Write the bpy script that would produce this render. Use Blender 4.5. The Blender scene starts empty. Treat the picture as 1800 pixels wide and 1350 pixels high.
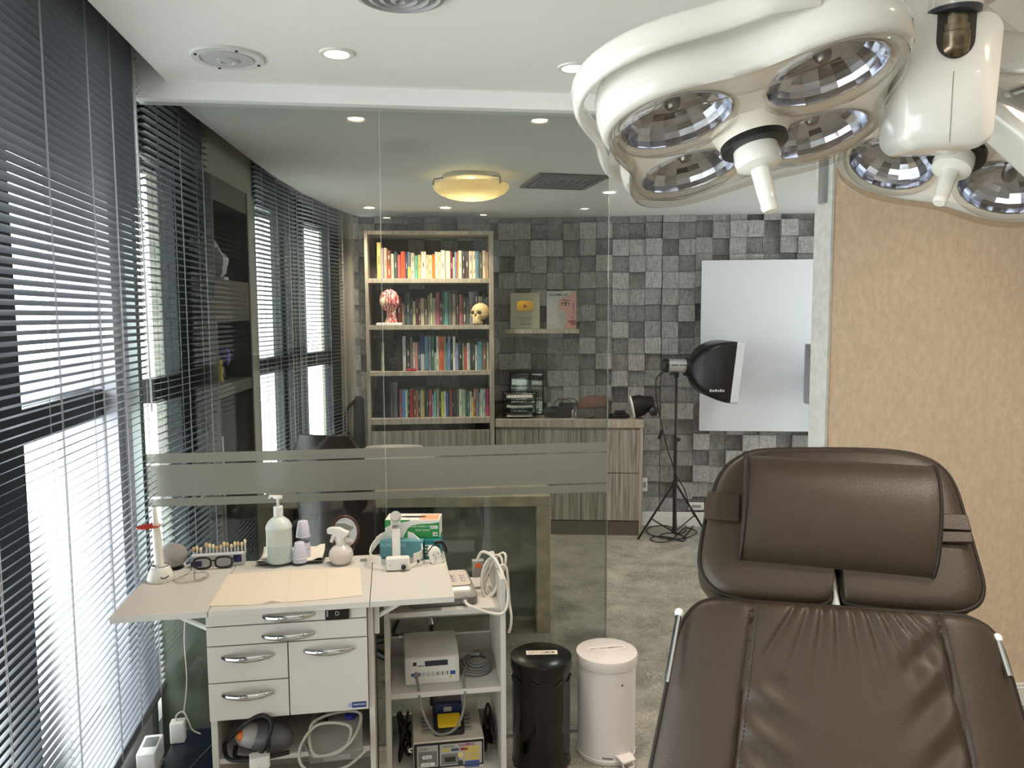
import bpy, bmesh, math, random
from mathutils import Vector, Matrix
random.seed(7)
S = bpy.context.scene
COL = S.collection
R_ = math.radians

# ------------------------------------------------------------------ camera maths (frame 1800 x 1350)
FPX, PITCH, ROLL, CAMH = 1352.0, R_(5.07), R_(0.28), 1.68
CAM = Vector((0, 0, CAMH))
FW = Vector((0, math.cos(PITCH), -math.sin(PITCH)))
_r0 = Vector((1, 0, 0)); _u0 = Vector((0, math.sin(PITCH), math.cos(PITCH)))
RT = math.cos(ROLL) * _r0 - math.sin(ROLL) * _u0
UP = math.cos(ROLL) * _u0 + math.sin(ROLL) * _r0
def ray(x, y): return FW * FPX + RT * (x - 900) + UP * (675 - y)
def oz(x, y, z): d = ray(x, y); return CAM + d * ((z - CAMH) / d.z)          # point at height z
def oy(x, y, Y): d = ray(x, y); return CAM + d * (Y / d.y)                    # point at distance Y
def od(x, y, D): return CAM + ray(x, y) * (D / FPX)                          # point at depth D
def opl(x, y, P, n):
    d = ray(x, y); n = Vector(n); return CAM + d * (n.dot(Vector(P) - CAM) / n.dot(d))
def c2w(v): return RT * v[0] + UP * v[1] + FW * v[2]                         # camera axes -> world

# ------------------------------------------------------------------ materials
def lin(c):
    out = []
    for v in c[:3]:
        v = v / 255.0
        out.append(v / 12.92 if v <= 0.04045 else ((v + 0.055) / 1.055) ** 2.4)
    return (out[0], out[1], out[2], 1.0)
MATS = {}
def mat(name, rgb, rough=0.5, metal=0.0, var=0.0, vscale=20.0, bump=0.0, bscale=200.0, coat=0.0, spec=0.5, trans=0.0, emit=0.0, stretch=None):
    if name in MATS: return MATS[name]
    m = bpy.data.materials.new(name); m.use_nodes = True
    nt = m.node_tree; b = nt.nodes['Principled BSDF']
    b.inputs['Base Color'].default_value = lin(rgb)
    b.inputs['Roughness'].default_value = rough
    b.inputs['Metallic'].default_value = metal
    b.inputs['Specular IOR Level'].default_value = spec
    b.inputs['Coat Weight'].default_value = coat
    b.inputs['Transmission Weight'].default_value = trans
    if emit:
        b.inputs['Emission Color'].default_value = lin(rgb); b.inputs['Emission Strength'].default_value = emit
    tc = None
    def coords():
        nonlocal tc
        if tc is None:
            tc = nt.nodes.new('ShaderNodeTexCoord'); mp = nt.nodes.new('ShaderNodeMapping')
            nt.links.new(tc.outputs['Object'], mp.inputs['Vector'])
            if stretch: mp.inputs['Scale'].default_value = stretch
            tc = mp
        return tc.outputs[0]
    if var:
        n = nt.nodes.new('ShaderNodeTexNoise'); n.inputs['Scale'].default_value = vscale; n.inputs['Detail'].default_value = 6
        nt.links.new(coords(), n.inputs['Vector'])
        r = nt.nodes.new('ShaderNodeValToRGB'); L = lin(rgb)
        r.color_ramp.elements[0].position = 0.3; r.color_ramp.elements[1].position = 0.7
        r.color_ramp.elements[0].color = tuple(max(0, c * (1 - var)) for c in L[:3]) + (1,)
        r.color_ramp.elements[1].color = tuple(min(1, c * (1 + var)) for c in L[:3]) + (1,)
        nt.links.new(n.outputs['Fac'], r.inputs['Fac']); nt.links.new(r.outputs['Color'], b.inputs['Base Color'])
    if bump:
        n = nt.nodes.new('ShaderNodeTexNoise'); n.inputs['Scale'].default_value = bscale; n.inputs['Detail'].default_value = 4
        nt.links.new(coords(), n.inputs['Vector'])
        bp = nt.nodes.new('ShaderNodeBump'); bp.inputs['Strength'].default_value = bump; bp.inputs['Distance'].default_value = 0.002
        nt.links.new(n.outputs['Fac'], bp.inputs['Height']); nt.links.new(bp.outputs['Normal'], b.inputs['Normal'])
    MATS[name] = m; return m
def clear(name, tint=(255, 255, 255), ior=1.45, rough=0.0, extra=0.0):
    """thin clear sheet: transparent with a fresnel reflection"""
    if name in MATS: return MATS[name]
    m = bpy.data.materials.new(name); m.use_nodes = True; nt = m.node_tree
    nt.nodes.remove(nt.nodes['Principled BSDF']); out = nt.nodes['Material Output']
    t = nt.nodes.new('ShaderNodeBsdfTransparent'); t.inputs['Color'].default_value = lin(tint)
    g = nt.nodes.new('ShaderNodeBsdfGlossy'); g.inputs['Roughness'].default_value = rough
    F0 = ((ior - 1) / (ior + 1)) ** 2
    ge = nt.nodes.new('ShaderNodeNewGeometry'); dt = nt.nodes.new('ShaderNodeVectorMath'); dt.operation = 'DOT_PRODUCT'
    nt.links.new(ge.outputs['Normal'], dt.inputs[0]); nt.links.new(ge.outputs['Incoming'], dt.inputs[1])
    def mth(op, a, b, clamp=False):
        n = nt.nodes.new('ShaderNodeMath'); n.operation = op; n.use_clamp = clamp
        for i, v in enumerate((a, b)):
            if v is None: continue
            if isinstance(v, (int, float)): n.inputs[i].default_value = v
            else: nt.links.new(v, n.inputs[i])
        return n.outputs[0]
    c = mth('ABSOLUTE', dt.outputs['Value'], None); c = mth('SUBTRACT', 1.0, c, True); c = mth('POWER', c, 5.0); c = mth('MULTIPLY', c, 1 - F0); c = mth('ADD', c, F0 + extra, True)
    mx = nt.nodes.new('ShaderNodeMixShader'); nt.links.new(c, mx.inputs['Fac'])
    nt.links.new(t.outputs[0], mx.inputs[1]); nt.links.new(g.outputs[0], mx.inputs[2]); nt.links.new(mx.outputs[0], out.inputs['Surface'])
    MATS[name] = m; return m
def frosted(name, rgb, through=0.2):
    if name in MATS: return MATS[name]
    m = bpy.data.materials.new(name); m.use_nodes = True; nt = m.node_tree
    nt.nodes.remove(nt.nodes['Principled BSDF']); out = nt.nodes['Material Output']
    d = nt.nodes.new('ShaderNodeBsdfDiffuse'); d.inputs['Color'].default_value = lin(rgb)
    t = nt.nodes.new('ShaderNodeBsdfTranslucent'); t.inputs['Color'].default_value = lin(rgb)
    r = nt.nodes.new('ShaderNodeBsdfRefraction'); r.inputs['Color'].default_value = lin((210, 216, 214)); r.inputs['Roughness'].default_value = 0.55; r.inputs['IOR'].default_value = 1.12
    a = nt.nodes.new('ShaderNodeMixShader'); a.inputs['Fac'].default_value = 0.6
    nt.links.new(d.outputs[0], a.inputs[1]); nt.links.new(t.outputs[0], a.inputs[2])
    c = nt.nodes.new('ShaderNodeMixShader'); c.inputs['Fac'].default_value = through
    nt.links.new(a.outputs[0], c.inputs[1]); nt.links.new(r.outputs[0], c.inputs[2]); nt.links.new(c.outputs[0], out.inputs['Surface'])
    MATS[name] = m; return m

# ------------------------------------------------------------------ mesh builder
_uid = {}
class MB:
    def __init__(s): s.v = []; s.f = []; s.mi = []
    def add(s, vs, fs, m=0):
        o = len(s.v); s.v += [Vector(v) for v in vs]; s.f += [tuple(i + o for i in f) for f in fs]; s.mi += [m] * len(fs); return s
    def box(s, x0, x1, y0, y1, z0, z1, m=0, M=None):
        vs = [Vector((x, y, z)) for z in (z0, z1) for y in (y0, y1) for x in (x0, x1)]
        if M: vs = [M @ v for v in vs]
        return s.add(vs, [(0, 2, 3, 1), (4, 5, 7, 6), (0, 1, 5, 4), (2, 6, 7, 3), (0, 4, 6, 2), (1, 3, 7, 5)], m)
    def prism(s, pts, h, M=None, m=0, z0=0.0):
        """polygon (counter-clockwise xy) extruded along z"""
        n = len(pts); vs = [Vector((p[0], p[1], z0)) for p in pts] + [Vector((p[0], p[1], z0 + h)) for p in pts]
        if M: vs = [M @ v for v in vs]
        return s.add(vs, [tuple(range(n - 1, -1, -1)), tuple(range(n, 2 * n))] + [(i, (i + 1) % n, n + (i + 1) % n, n + i) for i in range(n)], m)
    def loft(s, rings, closed=True, cap0=True, cap1=True, m=0):
        n = len(rings[0]); vs = [Vector(p) for r in rings for p in r]; fs = []
        for k in range(len(rings) - 1):
            for i in range(n if closed else n - 1):
                j = (i + 1) % n; fs.append((k * n + i, k * n + j, (k + 1) * n + j, (k + 1) * n + i))
        if cap0: fs.append(tuple(range(n - 1, -1, -1)))
        if cap1: fs.append(tuple(range((len(rings) - 1) * n, len(rings) * n)))
        return s.add(vs, fs, m)
    def lathe(s, prof, n=32, M=None, m=0, cap0=True, cap1=True):
        rings = []
        for r, z in prof:
            ring = [Vector((r * math.cos(2 * math.pi * i / n), r * math.sin(2 * math.pi * i / n), z)) for i in range(n)]
            rings.append([M @ p for p in ring] if M else ring)
        return s.loft(rings, True, cap0 and prof[0][0] > 1e-6, cap1 and prof[-1][0] > 1e-6, m)
    def tube(s, pts, r, n=8, closed=False, m=0, flat=1.0, ref=None):
        pts = [Vector(p) for p in pts]; N = len(pts); rings = []
        rr = r if isinstance(r, (list, tuple)) else [r] * N
        prev = None
        for i, p in enumerate(pts):
            a = pts[(i - 1) % N] if (closed or i > 0) else p; b = pts[(i + 1) % N] if (closed or i < N - 1) else p
            t = (b - a); t = t.normalized() if t.length > 1e-9 else Vector((0, 0, 1))
            if ref is not None: u = Vector(ref) - t * t.dot(Vector(ref))
            elif prev is None:
                g = Vector((0, 0, 1)) if abs(t.z) < 0.9 else Vector((1, 0, 0)); u = g - t * t.dot(g)
            else: u = prev - t * t.dot(prev)
            if u.length < 1e-6: u = t.orthogonal()
            u.normalize(); prev = u; w = t.cross(u)
            rings.append([p + (u * math.cos(2 * math.pi * k / n) + w * math.sin(2 * math.pi * k / n) * flat) * rr[i] for k in range(n)])
        if closed: rings.append(rings[0]); return s.loft(rings, True, False, False, m)
        return s.loft(rings, True, True, True, m)
    def ball(s, c, r, nu=20, nv=12, M=None, m=0, fn=None):
        rx, ry, rz = r if isinstance(r, (tuple, list)) else (r, r, r); rings = []
        for j in range(nv + 1):
            th = math.pi * j / nv; th = min(max(th, 0.02), math.pi - 0.02); ring = []
            for i in range(nu):
                ph = 2 * math.pi * i / nu; d = Vector((math.sin(th) * math.cos(ph), math.sin(th) * math.sin(ph), -math.cos(th)))
                k = fn(d) if fn else 1.0
                p = Vector((d.x * rx * k, d.y * ry * k, d.z * rz * k)) + Vector(c); ring.append(M @ p if M else p)
            rings.append(ring)
        return s.loft(rings, True, True, True, m)
    def text(s, txt, size, M, m=0, depth=0.0, align='LEFT', spacing=1.0, shear=0.0, bold=0.0):
        cu = bpy.data.curves.new('tmp', 'FONT'); cu.body = txt; cu.size = size; cu.align_x = align; cu.extrude = depth; cu.space_character = spacing; cu.shear = shear; cu.offset = bold; cu.resolution_u = 3
        ob = bpy.data.objects.new('tmp', cu); COL.objects.link(ob)
        dg = bpy.context.evaluated_depsgraph_get(); me = bpy.data.meshes.new_from_object(ob.evaluated_get(dg))
        s.add([M @ v.co for v in me.vertices], [tuple(p.vertices) for p in me.polygons], m)
        bpy.data.objects.remove(ob); bpy.data.curves.remove(cu); bpy.data.meshes.remove(me); return s
    def build(s, name, mats, parent=None, bevel=0.0, seg=2, smooth=40, world=False, label=None, sub=0, colors=None):
        me = bpy.data.meshes.new(name)
        vs = s.v
        if world and parent is not None:
            W = parent.matrix_basis.copy(); q = parent.parent
            while q is not None: W = q.matrix_basis @ W; q = q.parent
            I = W.inverted(); vs = [I @ v for v in vs]
        me.from_pydata([tuple(v) for v in vs], [], s.f)
        for mm in (mats if isinstance(mats, (list, tuple)) else [mats]): me.materials.append(mm)
        for p, i in zip(me.polygons, s.mi): p.material_index = i
        bm = bmesh.new(); bm.from_mesh(me); bmesh.ops.recalc_face_normals(bm, faces=bm.faces); bm.to_mesh(me); bm.free()
        if smooth: me.shade_smooth(); me.set_sharp_from_angle(angle=R_(smooth))
        o = bpy.data.objects.new(name, me); COL.objects.link(o)
        if parent is not None: o.parent = parent
        if bevel:
            b = o.modifiers.new('bevel', 'BEVEL'); b.width = bevel; b.segments = seg; b.limit_method = 'ANGLE'; b.angle_limit = R_(35); b.harden_normals = False
        if sub:
            q = o.modifiers.new('sub', 'SUBSURF'); q.levels = sub; q.render_levels = sub
        if label: o['label'] = label
        return o
def frame(o, x, y, z=None):
    """4x4 from origin and two axes"""
    x = Vector(x).normalized(); y = Vector(y); y = (y - x * x.dot(y)).normalized(); z = x.cross(y); o = Vector(o)
    return Matrix(((x.x, y.x, z.x, o.x), (x.y, y.y, z.y, o.y), (x.z, y.z, z.z, o.z), (0, 0, 0, 1)))
def thing(name, label, cat, loc=(0, 0, 0), rz=0.0, group=None):
    o = bpy.data.objects.new(name, None); o.empty_display_size = 0.05; COL.objects.link(o)
    o.location = loc; o.rotation_euler = (0, 0, rz); o['label'] = label; o['category'] = cat
    o.matrix_basis = Matrix.Translation(Vector(loc)) @ Matrix.Rotation(rz, 4, 'Z')
    if group: o['group'] = group
    return o
def tag(o, label, cat, group=None, kind=None):
    o['label'] = label; o['category'] = cat
    if group: o['group'] = group
    if kind: o['kind'] = kind
    return o
def structure(o): o['kind'] = 'structure'; return o
def sroot(name, loc=(0, 0, 0), rz=0.0):
    o = bpy.data.objects.new(name, None); COL.objects.link(o); o['kind'] = 'structure'
    o.matrix_basis = Matrix.Translation(Vector(loc)) @ Matrix.Rotation(rz, 4, 'Z'); return o
def dup(o, loc, rz, label, group=None):
    r = o.copy(); COL.objects.link(r); r.matrix_basis = Matrix.Translation(Vector(loc)) @ Matrix.Rotation(rz, 4, 'Z'); r['label'] = label
    if group: r['group'] = group
    for ch in list(o.children):
        c = ch.copy(); COL.objects.link(c); c.parent = r
        for g in ch.children:
            d = g.copy(); COL.objects.link(d); d.parent = c
    return r
def rrect(x0, x1, y0, y1, r, n=5):
    out = []
    for cx, cy, a0 in ((x1 - r, y1 - r, 0), (x0 + r, y1 - r, 90), (x0 + r, y0 + r, 180), (x1 - r, y0 + r, 270)):
        for k in range(n + 1):
            a = R_(a0 + 90 * k / n); out.append((cx + r * math.cos(a), cy + r * math.sin(a)))
    return out
def spline(pts, n=8, closed=False):
    P = [Vector(p) for p in pts]; N = len(P); out = []
    rng = range(N) if closed else range(N - 1)
    for i in rng:
        p0 = P[(i - 1) % N] if (closed or i > 0) else P[i]; p1 = P[i]; p2 = P[(i + 1) % N]; p3 = P[(i + 2) % N] if (closed or i + 2 < N) else p2
        for k in range(n):
            t = k / n
            out.append(0.5 * ((2 * p1) + (p2 - p0) * t + (2 * p0 - 5 * p1 + 4 * p2 - p3) * t * t + (3 * p1 - p0 - 3 * p2 + p3) * t ** 3))
    if not closed: out.append(P[-1])
    return out
def XY(o, rz=0.0): return Matrix.Translation(Vector(o)) @ Matrix.Rotation(rz, 4, 'Z')

# common materials
M_white = mat('white_paint', (226, 226, 222), 0.55)
M_lam = mat('white_laminate', (208, 203, 196), 0.4)
M_gloss = mat('white_gloss_plastic', (232, 230, 222), 0.18, coat=0.4)
M_plw = mat('white_plastic', (228, 227, 224), 0.35)
M_black = mat('black_plastic', (18, 18, 19), 0.4)
M_bcable = mat('black_rubber', (14, 14, 15), 0.55)
M_gcable = mat('grey_cable', (118, 116, 112), 0.5)
M_wcable = mat('white_cable', (215, 210, 200), 0.45)
M_chrome = mat('chrome', (215, 215, 215), 0.1, 1.0)
M_steel = mat('steel', (150, 148, 145), 0.28, 1.0)
M_alu = mat('aluminium', (170, 172, 175), 0.35, 1.0)
M_ink = mat('dark_ink', (35, 35, 40), 0.6)
# ================================================================== SETTING
ZC, ZB, ZH = 2.50, 2.45, 2.44          # front ceiling, back ceiling, underside of the header beam
PSL = 0.1266                            # partition line: Y = 2.957 + PSL * X
def PY(x): return 2.957 + PSL * x
PN = Vector((PSL, -1, 0)).normalized(); PU = Vector((1, PSL, 0)).normalized()
P0 = Vector((0, 2.957, 0))
def PT(px, py): return opl(px, py, P0, PN)
PROT = math.atan(PSL)

# floor -------------------------------------------------------------
def floor_mat():
    m = bpy.data.materials.new('vinyl_floor'); m.use_nodes = True; nt = m.node_tree; N = nt.nodes; L = nt.links; b = N['Principled BSDF']
    tc = N.new('ShaderNodeTexCoord')
    mp = N.new('ShaderNodeMapping'); mp.inputs['Rotation'].default_value = (0, 0, R_(7)); L.new(tc.outputs['Object'], mp.inputs[0])
    n1 = N.new('ShaderNodeTexNoise'); n1.inputs['Scale'].default_value = 5; n1.inputs['Detail'].default_value = 8; L.new(mp.outputs[0], n1.inputs['Vector'])
    r1 = N.new('ShaderNodeValToRGB'); e = r1.color_ramp.elements; e[0].position = .32; e[1].position = .7; e[0].color = lin((104, 101, 91)); e[1].color = lin((152, 148, 137)); L.new(n1.outputs['Fac'], r1.inputs[0])
    # fine pale scratches
    n2 = N.new('ShaderNodeTexNoise'); n2.inputs['Scale'].default_value = 34; n2.inputs['Detail'].default_value = 3; n2.inputs['Distortion'].default_value = 2.2; L.new(mp.outputs[0], n2.inputs['Vector'])
    ms = N.new('ShaderNodeMath'); ms.operation = 'SUBTRACT'; ms.inputs[1].default_value = .5; L.new(n2.outputs['Fac'], ms.inputs[0])
    ab = N.new('ShaderNodeMath'); ab.operation = 'ABSOLUTE'; L.new(ms.outputs[0], ab.inputs[0])
    r2 = N.new('ShaderNodeValToRGB'); e = r2.color_ramp.elements; e[0].position = 0; e[0].color = (1, 1, 1, 1); e[1].position = .05; e[1].color = (0, 0, 0, 1); L.new(ab.outputs[0], r2.inputs[0])
    n3 = N.new('ShaderNodeTexNoise'); n3.inputs['Scale'].default_value = 9; L.new(mp.outputs[0], n3.inputs['Vector'])
    r3 = N.new('ShaderNodeValToRGB'); e = r3.color_ramp.elements; e[0].position = .3; e[0].color = (.1, .1, .1, 1); e[1].position = .55; e[1].color = (.9, .9, .9, 1); L.new(n3.outputs['Fac'], r3.inputs[0])
    mu = N.new('ShaderNodeMath'); mu.operation = 'MULTIPLY'; L.new(r2.outputs[0], mu.inputs[0]); L.new(r3.outputs[0], mu.inputs[1])
    mx = N.new('ShaderNodeMixRGB'); mx.inputs[2].default_value = lin((190, 185, 170)); L.new(mu.outputs[0], mx.inputs[0]); L.new(r1.outputs[0], mx.inputs[1])
    bt = N.new('ShaderNodeTexBrick'); bt.inputs['Scale'].default_value = 1; bt.inputs['Mortar Size'].default_value = .0016; bt.inputs['Brick Width'].default_value = .92; bt.inputs['Row Height'].default_value = .92
    bt.offset = 0.0; bt.inputs['Color1'].default_value = (1, 1, 1, 1); bt.inputs['Color2'].default_value = (.93, .93, .93, 1); bt.inputs['Mortar'].default_value = (.25, .25, .25, 1); L.new(mp.outputs[0], bt.inputs['Vector'])
    m2 = N.new('ShaderNodeMixRGB'); m2.blend_type = 'MULTIPLY'; m2.inputs[0].default_value = 1; L.new(mx.outputs[0], m2.inputs[1]); L.new(bt.outputs['Color'], m2.inputs[2])
    L.new(m2.outputs[0], b.inputs['Base Color']); b.inputs['Roughness'].default_value = .42
    return m
structure(MB().box(-1.75, 3.7, -2.6, 6.6, -.08, 0).build('floor', floor_mat()))

# facade line ---------------------------------------------------------
EDGE = [(-2.6, -.60), (-.5, -.72), (1.0, -.95), (2.07, -1.095), (2.80, -1.20), (3.3, -1.235), (3.85, -1.277), (4.4, -1.305), (4.9, -1.31), (5.4, -1.28), (5.8, -1.23), (6.15, -1.16), (6.45, -1.08)]
def edge_x(y):
    for (y0, x0), (y1, x1) in zip(EDGE, EDGE[1:]):
        if y0 <= y <= y1: return x0 + (x1 - x0) * (y - y0) / (y1 - y0)
    return EDGE[-1][1] if y > 6 else EDGE[0][1]
M_ceil = mat('ceiling_paint', (238, 237, 234), 0.7, var=.01, vscale=3)
# front ceiling: from behind the camera to the header
fr = [(x, y) for y, x in EDGE if y < 2.8] + [(-1.205, PY(-1.205))]
poly = fr + [(3.7, PY(3.7)), (3.7, -2.6)]
structure(MB().prism([(x, y) for x, y in reversed(poly)], .05, z0=ZC).build('ceiling', M_ceil, smooth=0))
bk = [(edge_x(PY(-1.2) + .05), PY(-1.2) + .05)] + [(x, y) for y, x in EDGE if y > 2.9]
poly = bk + [(3.7, 6.45), (3.7, PY(3.7) + .05)]
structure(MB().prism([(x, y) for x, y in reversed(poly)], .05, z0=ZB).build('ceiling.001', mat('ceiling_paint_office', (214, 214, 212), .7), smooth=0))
structure(MB().box(-2.1, 3.8, -2.7, 6.7, 2.68, 2.74).build('light_block_slab', mat('slab_grey', (60, 60, 60), .9)))  # unseen slab, added to keep sky light from leaking in
# header beam over the glass
hb = MB().box(-1.345, 3.7, -.045, .045, ZH, 2.68, M=XY(P0, PROT)); structure(hb.build('trim_1', mat('beam_paint', (242, 242, 243), .6)))

# right wall (beige wallpaper) -------------------------------------------
def wallpaper():
    m = bpy.data.materials.new('beige_wallpaper'); m.use_nodes = True; nt = m.node_tree; N = nt.nodes; L = nt.links; b = N['Principled BSDF']
    tc = N.new('ShaderNodeTexCoord'); mp = N.new('ShaderNodeMapping'); mp.inputs['Scale'].default_value = (1, 1, .55); L.new(tc.outputs['Object'], mp.inputs[0])
    n = N.new('ShaderNodeTexNoise'); n.inputs['Scale'].default_value = 42; n.inputs['Detail'].default_value = 9; n.inputs['Roughness'].default_value = .72; L.new(mp.outputs[0], n.inputs[0])
    r = N.new('ShaderNodeValToRGB'); e = r.color_ramp.elements; e[0].position = .4; e[0].color = lin((202, 180, 156)); e[1].position = .62; e[1].color = lin((217, 196, 171)); L.new(n.outputs['Fac'], r.inputs[0])
    w = N.new('ShaderNodeTexNoise'); w.inputs['Scale'].default_value = 60; w.inputs['Detail'].default_value = 4
    mp2 = N.new('ShaderNodeMapping'); mp2.inputs['Scale'].default_value = (1, 1, 8); L.new(tc.outputs['Object'], mp2.inputs[0]); L.new(mp2.outputs[0], w.inputs[0])
    mx = N.new('ShaderNodeMixRGB'); mx.blend_type = 'OVERLAY'; mx.inputs[0].default_value = .12; L.new(r.outputs[0], mx.inputs[1]); L.new(w.outputs['Fac'], mx.inputs[2])
    L.new(mx.outputs[0], b.inputs['Base Color']); b.inputs['Roughness'].default_value = .6
    bp = N.new('ShaderNodeBump'); bp.inputs['Strength'].default_value = .25; bp.inputs['Distance'].default_value = .002; L.new(n.outputs['Fac'], bp.inputs['Height']); L.new(bp.outputs[0], b.inputs['Normal'])
    return m
M_wp = wallpaper()
XW = (PT(1447, 600) - P0).dot(PU)                    # where the solid wall starts along the partition line
wr = MB().box(XW, 3.75, -.05, .07, 0, ZH + .1, M=XY(P0, PROT)); structure(wr.build('wall_right', M_wp, smooth=0))
te = MB().box(XW - .012, XW - .001, -.055, .075, 0, ZH, M=XY(P0, PROT)); structure(te.build('trim_2', mat('cement_trim', (190, 190, 184), .7, var=.12, vscale=30), smooth=0))
al = MB().box(XW - .03, XW - .013, -.02, .02, 2.12, ZH, M=XY(P0, PROT)); structure(al.build('trim_3', M_alu, smooth=0))
bb = MB(); bb.box(XW, 3.7, -.068, -.051, 0, .085, M=XY(P0, PROT)); bb.box(XW, 3.7, -.064, -.051, .085, .1, M=XY(P0, PROT)); structure(bb.build('baseboard_right', M_white, bevel=.003))
# the far sides of both rooms, out of the picture
ws = MB(); ws.box(3.7, 3.8, -2.7, 3.9, 0, 2.7); ws.box(3.7, 3.8, 3.9, 5.8, 0, .5); ws.box(3.7, 3.8, 3.9, 5.8, 2.3, 2.7); ws.box(3.7, 3.8, 5.8, 6.7, 0, 2.7); structure(ws.build('wall_side', mat('warm_wall', (206, 194, 178), .8)))
SW = sroot('added_window_6', (3.75, 4.85, 0)); wf = MB()  # unseen window, added to bring cool daylight into the office
for y0, y1, z0, z1 in ((-.95, -.89, .5, 2.3), (.89, .95, .5, 2.3), (-.03, .03, .5, 2.3), (-.89, .89, .5, .56), (-.89, .89, 2.24, 2.3)): wf.box(-.03, .03, y0, y1, z0, z1)
wf.build('window_frame', mat('dark_window_frame', (38, 42, 46), .45, .3), SW)
for y0, y1 in ((-.89, -.03), (.03, .89)): MB().box(-.004, .004, y0, y1, .56, 2.24).build('glass_pane', clear('window_glass', (242, 246, 245), 1.4), SW, smooth=0)
structure(MB().box(-2.1, 3.8, -2.8, -2.7, 0, 2.7).build('wall_near', mat('pale_wall', (190, 186, 180), .8)))

# back wall: three-dimensional square blocks -----------------------------------
def blocks_mat():
    m = bpy.data.materials.new('grey_wood_blocks'); m.use_nodes = True; nt = m.node_tree; N = nt.nodes; L = nt.links; b = N['Principled BSDF']
    at = N.new('ShaderNodeAttribute'); at.attribute_name = 'tone'
    tc = N.new('ShaderNodeTexCoord'); mp = N.new('ShaderNodeMapping'); mp.inputs['Scale'].default_value = (1, 1, 5); L.new(tc.outputs['Object'], mp.inputs[0])
    n = N.new('ShaderNodeTexNoise'); n.inputs['Scale'].default_value = 22; n.inputs['Detail'].default_value = 8; n.inputs['Roughness'].default_value = .7; L.new(mp.outputs[0], n.inputs[0])
    mp2 = N.new('ShaderNodeMapping'); mp2.inputs['Scale'].default_value = (6, 6, 1); L.new(tc.outputs['Object'], mp2.inputs[0])
    n2 = N.new('ShaderNodeTexNoise'); n2.inputs['Scale'].default_value = 18; n2.inputs['Detail'].default_value = 6; L.new(mp2.outputs[0], n2.inputs[0])
    ad = N.new('ShaderNodeMath'); ad.operation = 'ADD'; L.new(n.outputs['Fac'], ad.inputs[0]); L.new(n2.outputs['Fac'], ad.inputs[1])
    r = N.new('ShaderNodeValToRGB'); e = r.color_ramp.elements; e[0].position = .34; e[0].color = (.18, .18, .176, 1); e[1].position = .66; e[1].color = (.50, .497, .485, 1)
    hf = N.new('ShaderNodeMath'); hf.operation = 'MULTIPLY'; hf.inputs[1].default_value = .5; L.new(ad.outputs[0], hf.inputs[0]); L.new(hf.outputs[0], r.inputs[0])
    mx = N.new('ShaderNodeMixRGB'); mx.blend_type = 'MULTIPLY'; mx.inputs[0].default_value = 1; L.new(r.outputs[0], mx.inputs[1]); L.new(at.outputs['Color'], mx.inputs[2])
    L.new(mx.outputs[0], b.inputs['Base Color']); b.inputs['Roughness'].default_value = .75
    return m
def bwall(x):            # front of the back wall (deepest face) at X
    return 6.19 + (.09 * (x + .1) if x < -.1 else -.075 * (x + .1))
rnd = random.Random(11); PITCHB = .128; M_blk = blocks_mat()
for (xa, xb) in ((-1.32, -.1), (-.1, 1.18), (1.18, 3.69)):
    mb = MB(); tones = []
    pa = Vector((xa, bwall(xa), 0)); pb = Vector((xb, bwall(xb), 0)); L_ = (pb - pa).length; rz = math.atan2(pb.y - pa.y, pb.x - pa.x); M = XY(pa, rz)
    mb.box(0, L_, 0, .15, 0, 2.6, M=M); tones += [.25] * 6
    ni = int(math.ceil(L_ / PITCHB - .05))
    for i in range(ni):
        zo = rnd.choice((0, .006, -.006)); last = -1
        for j in range(20):
            d = rnd.choice([q for q in (.003, .014, .028, .044, .058) if q != last]); last = d
            x0, x1 = i * PITCHB + .0012, min(L_, (i + 1) * PITCHB - .0012); z0 = max(0, j * PITCHB + .0012 - .03 + zo); z1 = (j + 1) * PITCHB - .0012 - .03 + zo
            mb.box(x0, x1, -d, 0, z0, min(z1, 2.449), M=M); tones += [.58 + .42 * d / .058 + rnd.uniform(-.12, .12)] * 6  # shade in the colour: recessed blocks toned darker, plus random spread
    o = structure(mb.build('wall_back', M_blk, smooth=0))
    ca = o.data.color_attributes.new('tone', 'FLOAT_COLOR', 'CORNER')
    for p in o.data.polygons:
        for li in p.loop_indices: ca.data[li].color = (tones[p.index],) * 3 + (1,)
mb = MB()
pa = Vector((1.0, bwall(1.0), 0)); rz = math.atan2(-.075, 1)
mb.box(0, 2.69, -.078, -.060, 0, .085, M=XY(pa, rz)); mb.box(0, 2.69, -.072, -.060, .085, .115, M=XY(pa, rz)); structure(mb.build('baseboard_back', M_white, bevel=.003))

# facade: windows with dark frames behind the blinds --------------------------
BL = [((-1.065, 1.35), (-1.312, 2.775)), ((-1.33, 2.845), (-1.372, 3.53)), ((-1.412, 4.30), (-1.375, 4.985)), ((-1.371, 5.01), (-1.245, 5.74))]
M_frame = mat('dark_window_frame', (38, 42, 46), .45, .3)
M_pane = clear('window_glass', (242, 246, 245), 1.4)
M_slat = mat('blind_slat', (90, 94, 100), .4, .2, spec=.5)
M_pier = mat('pier_plaster', (158, 155, 144), .8, var=.03)
M_lilac = mat('pier_white', (214, 214, 226), .7)
def chord(k, out=0.0):
    a = Vector(BL[k][0] + (0,)); b = Vector(BL[k][1] + (0,)); u = (b - a).normalized(); n = Vector((-u.y, u.x, 0))   # n points outdoors
    return a + n * out, u, n, (b - a).length
def tpx(k, px, out):     # distance along the facade chord where pixel column px falls
    a, u, n, L = chord(k, out); p = opl(px, 560, a, n); return (p - a).dot(u)
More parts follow.
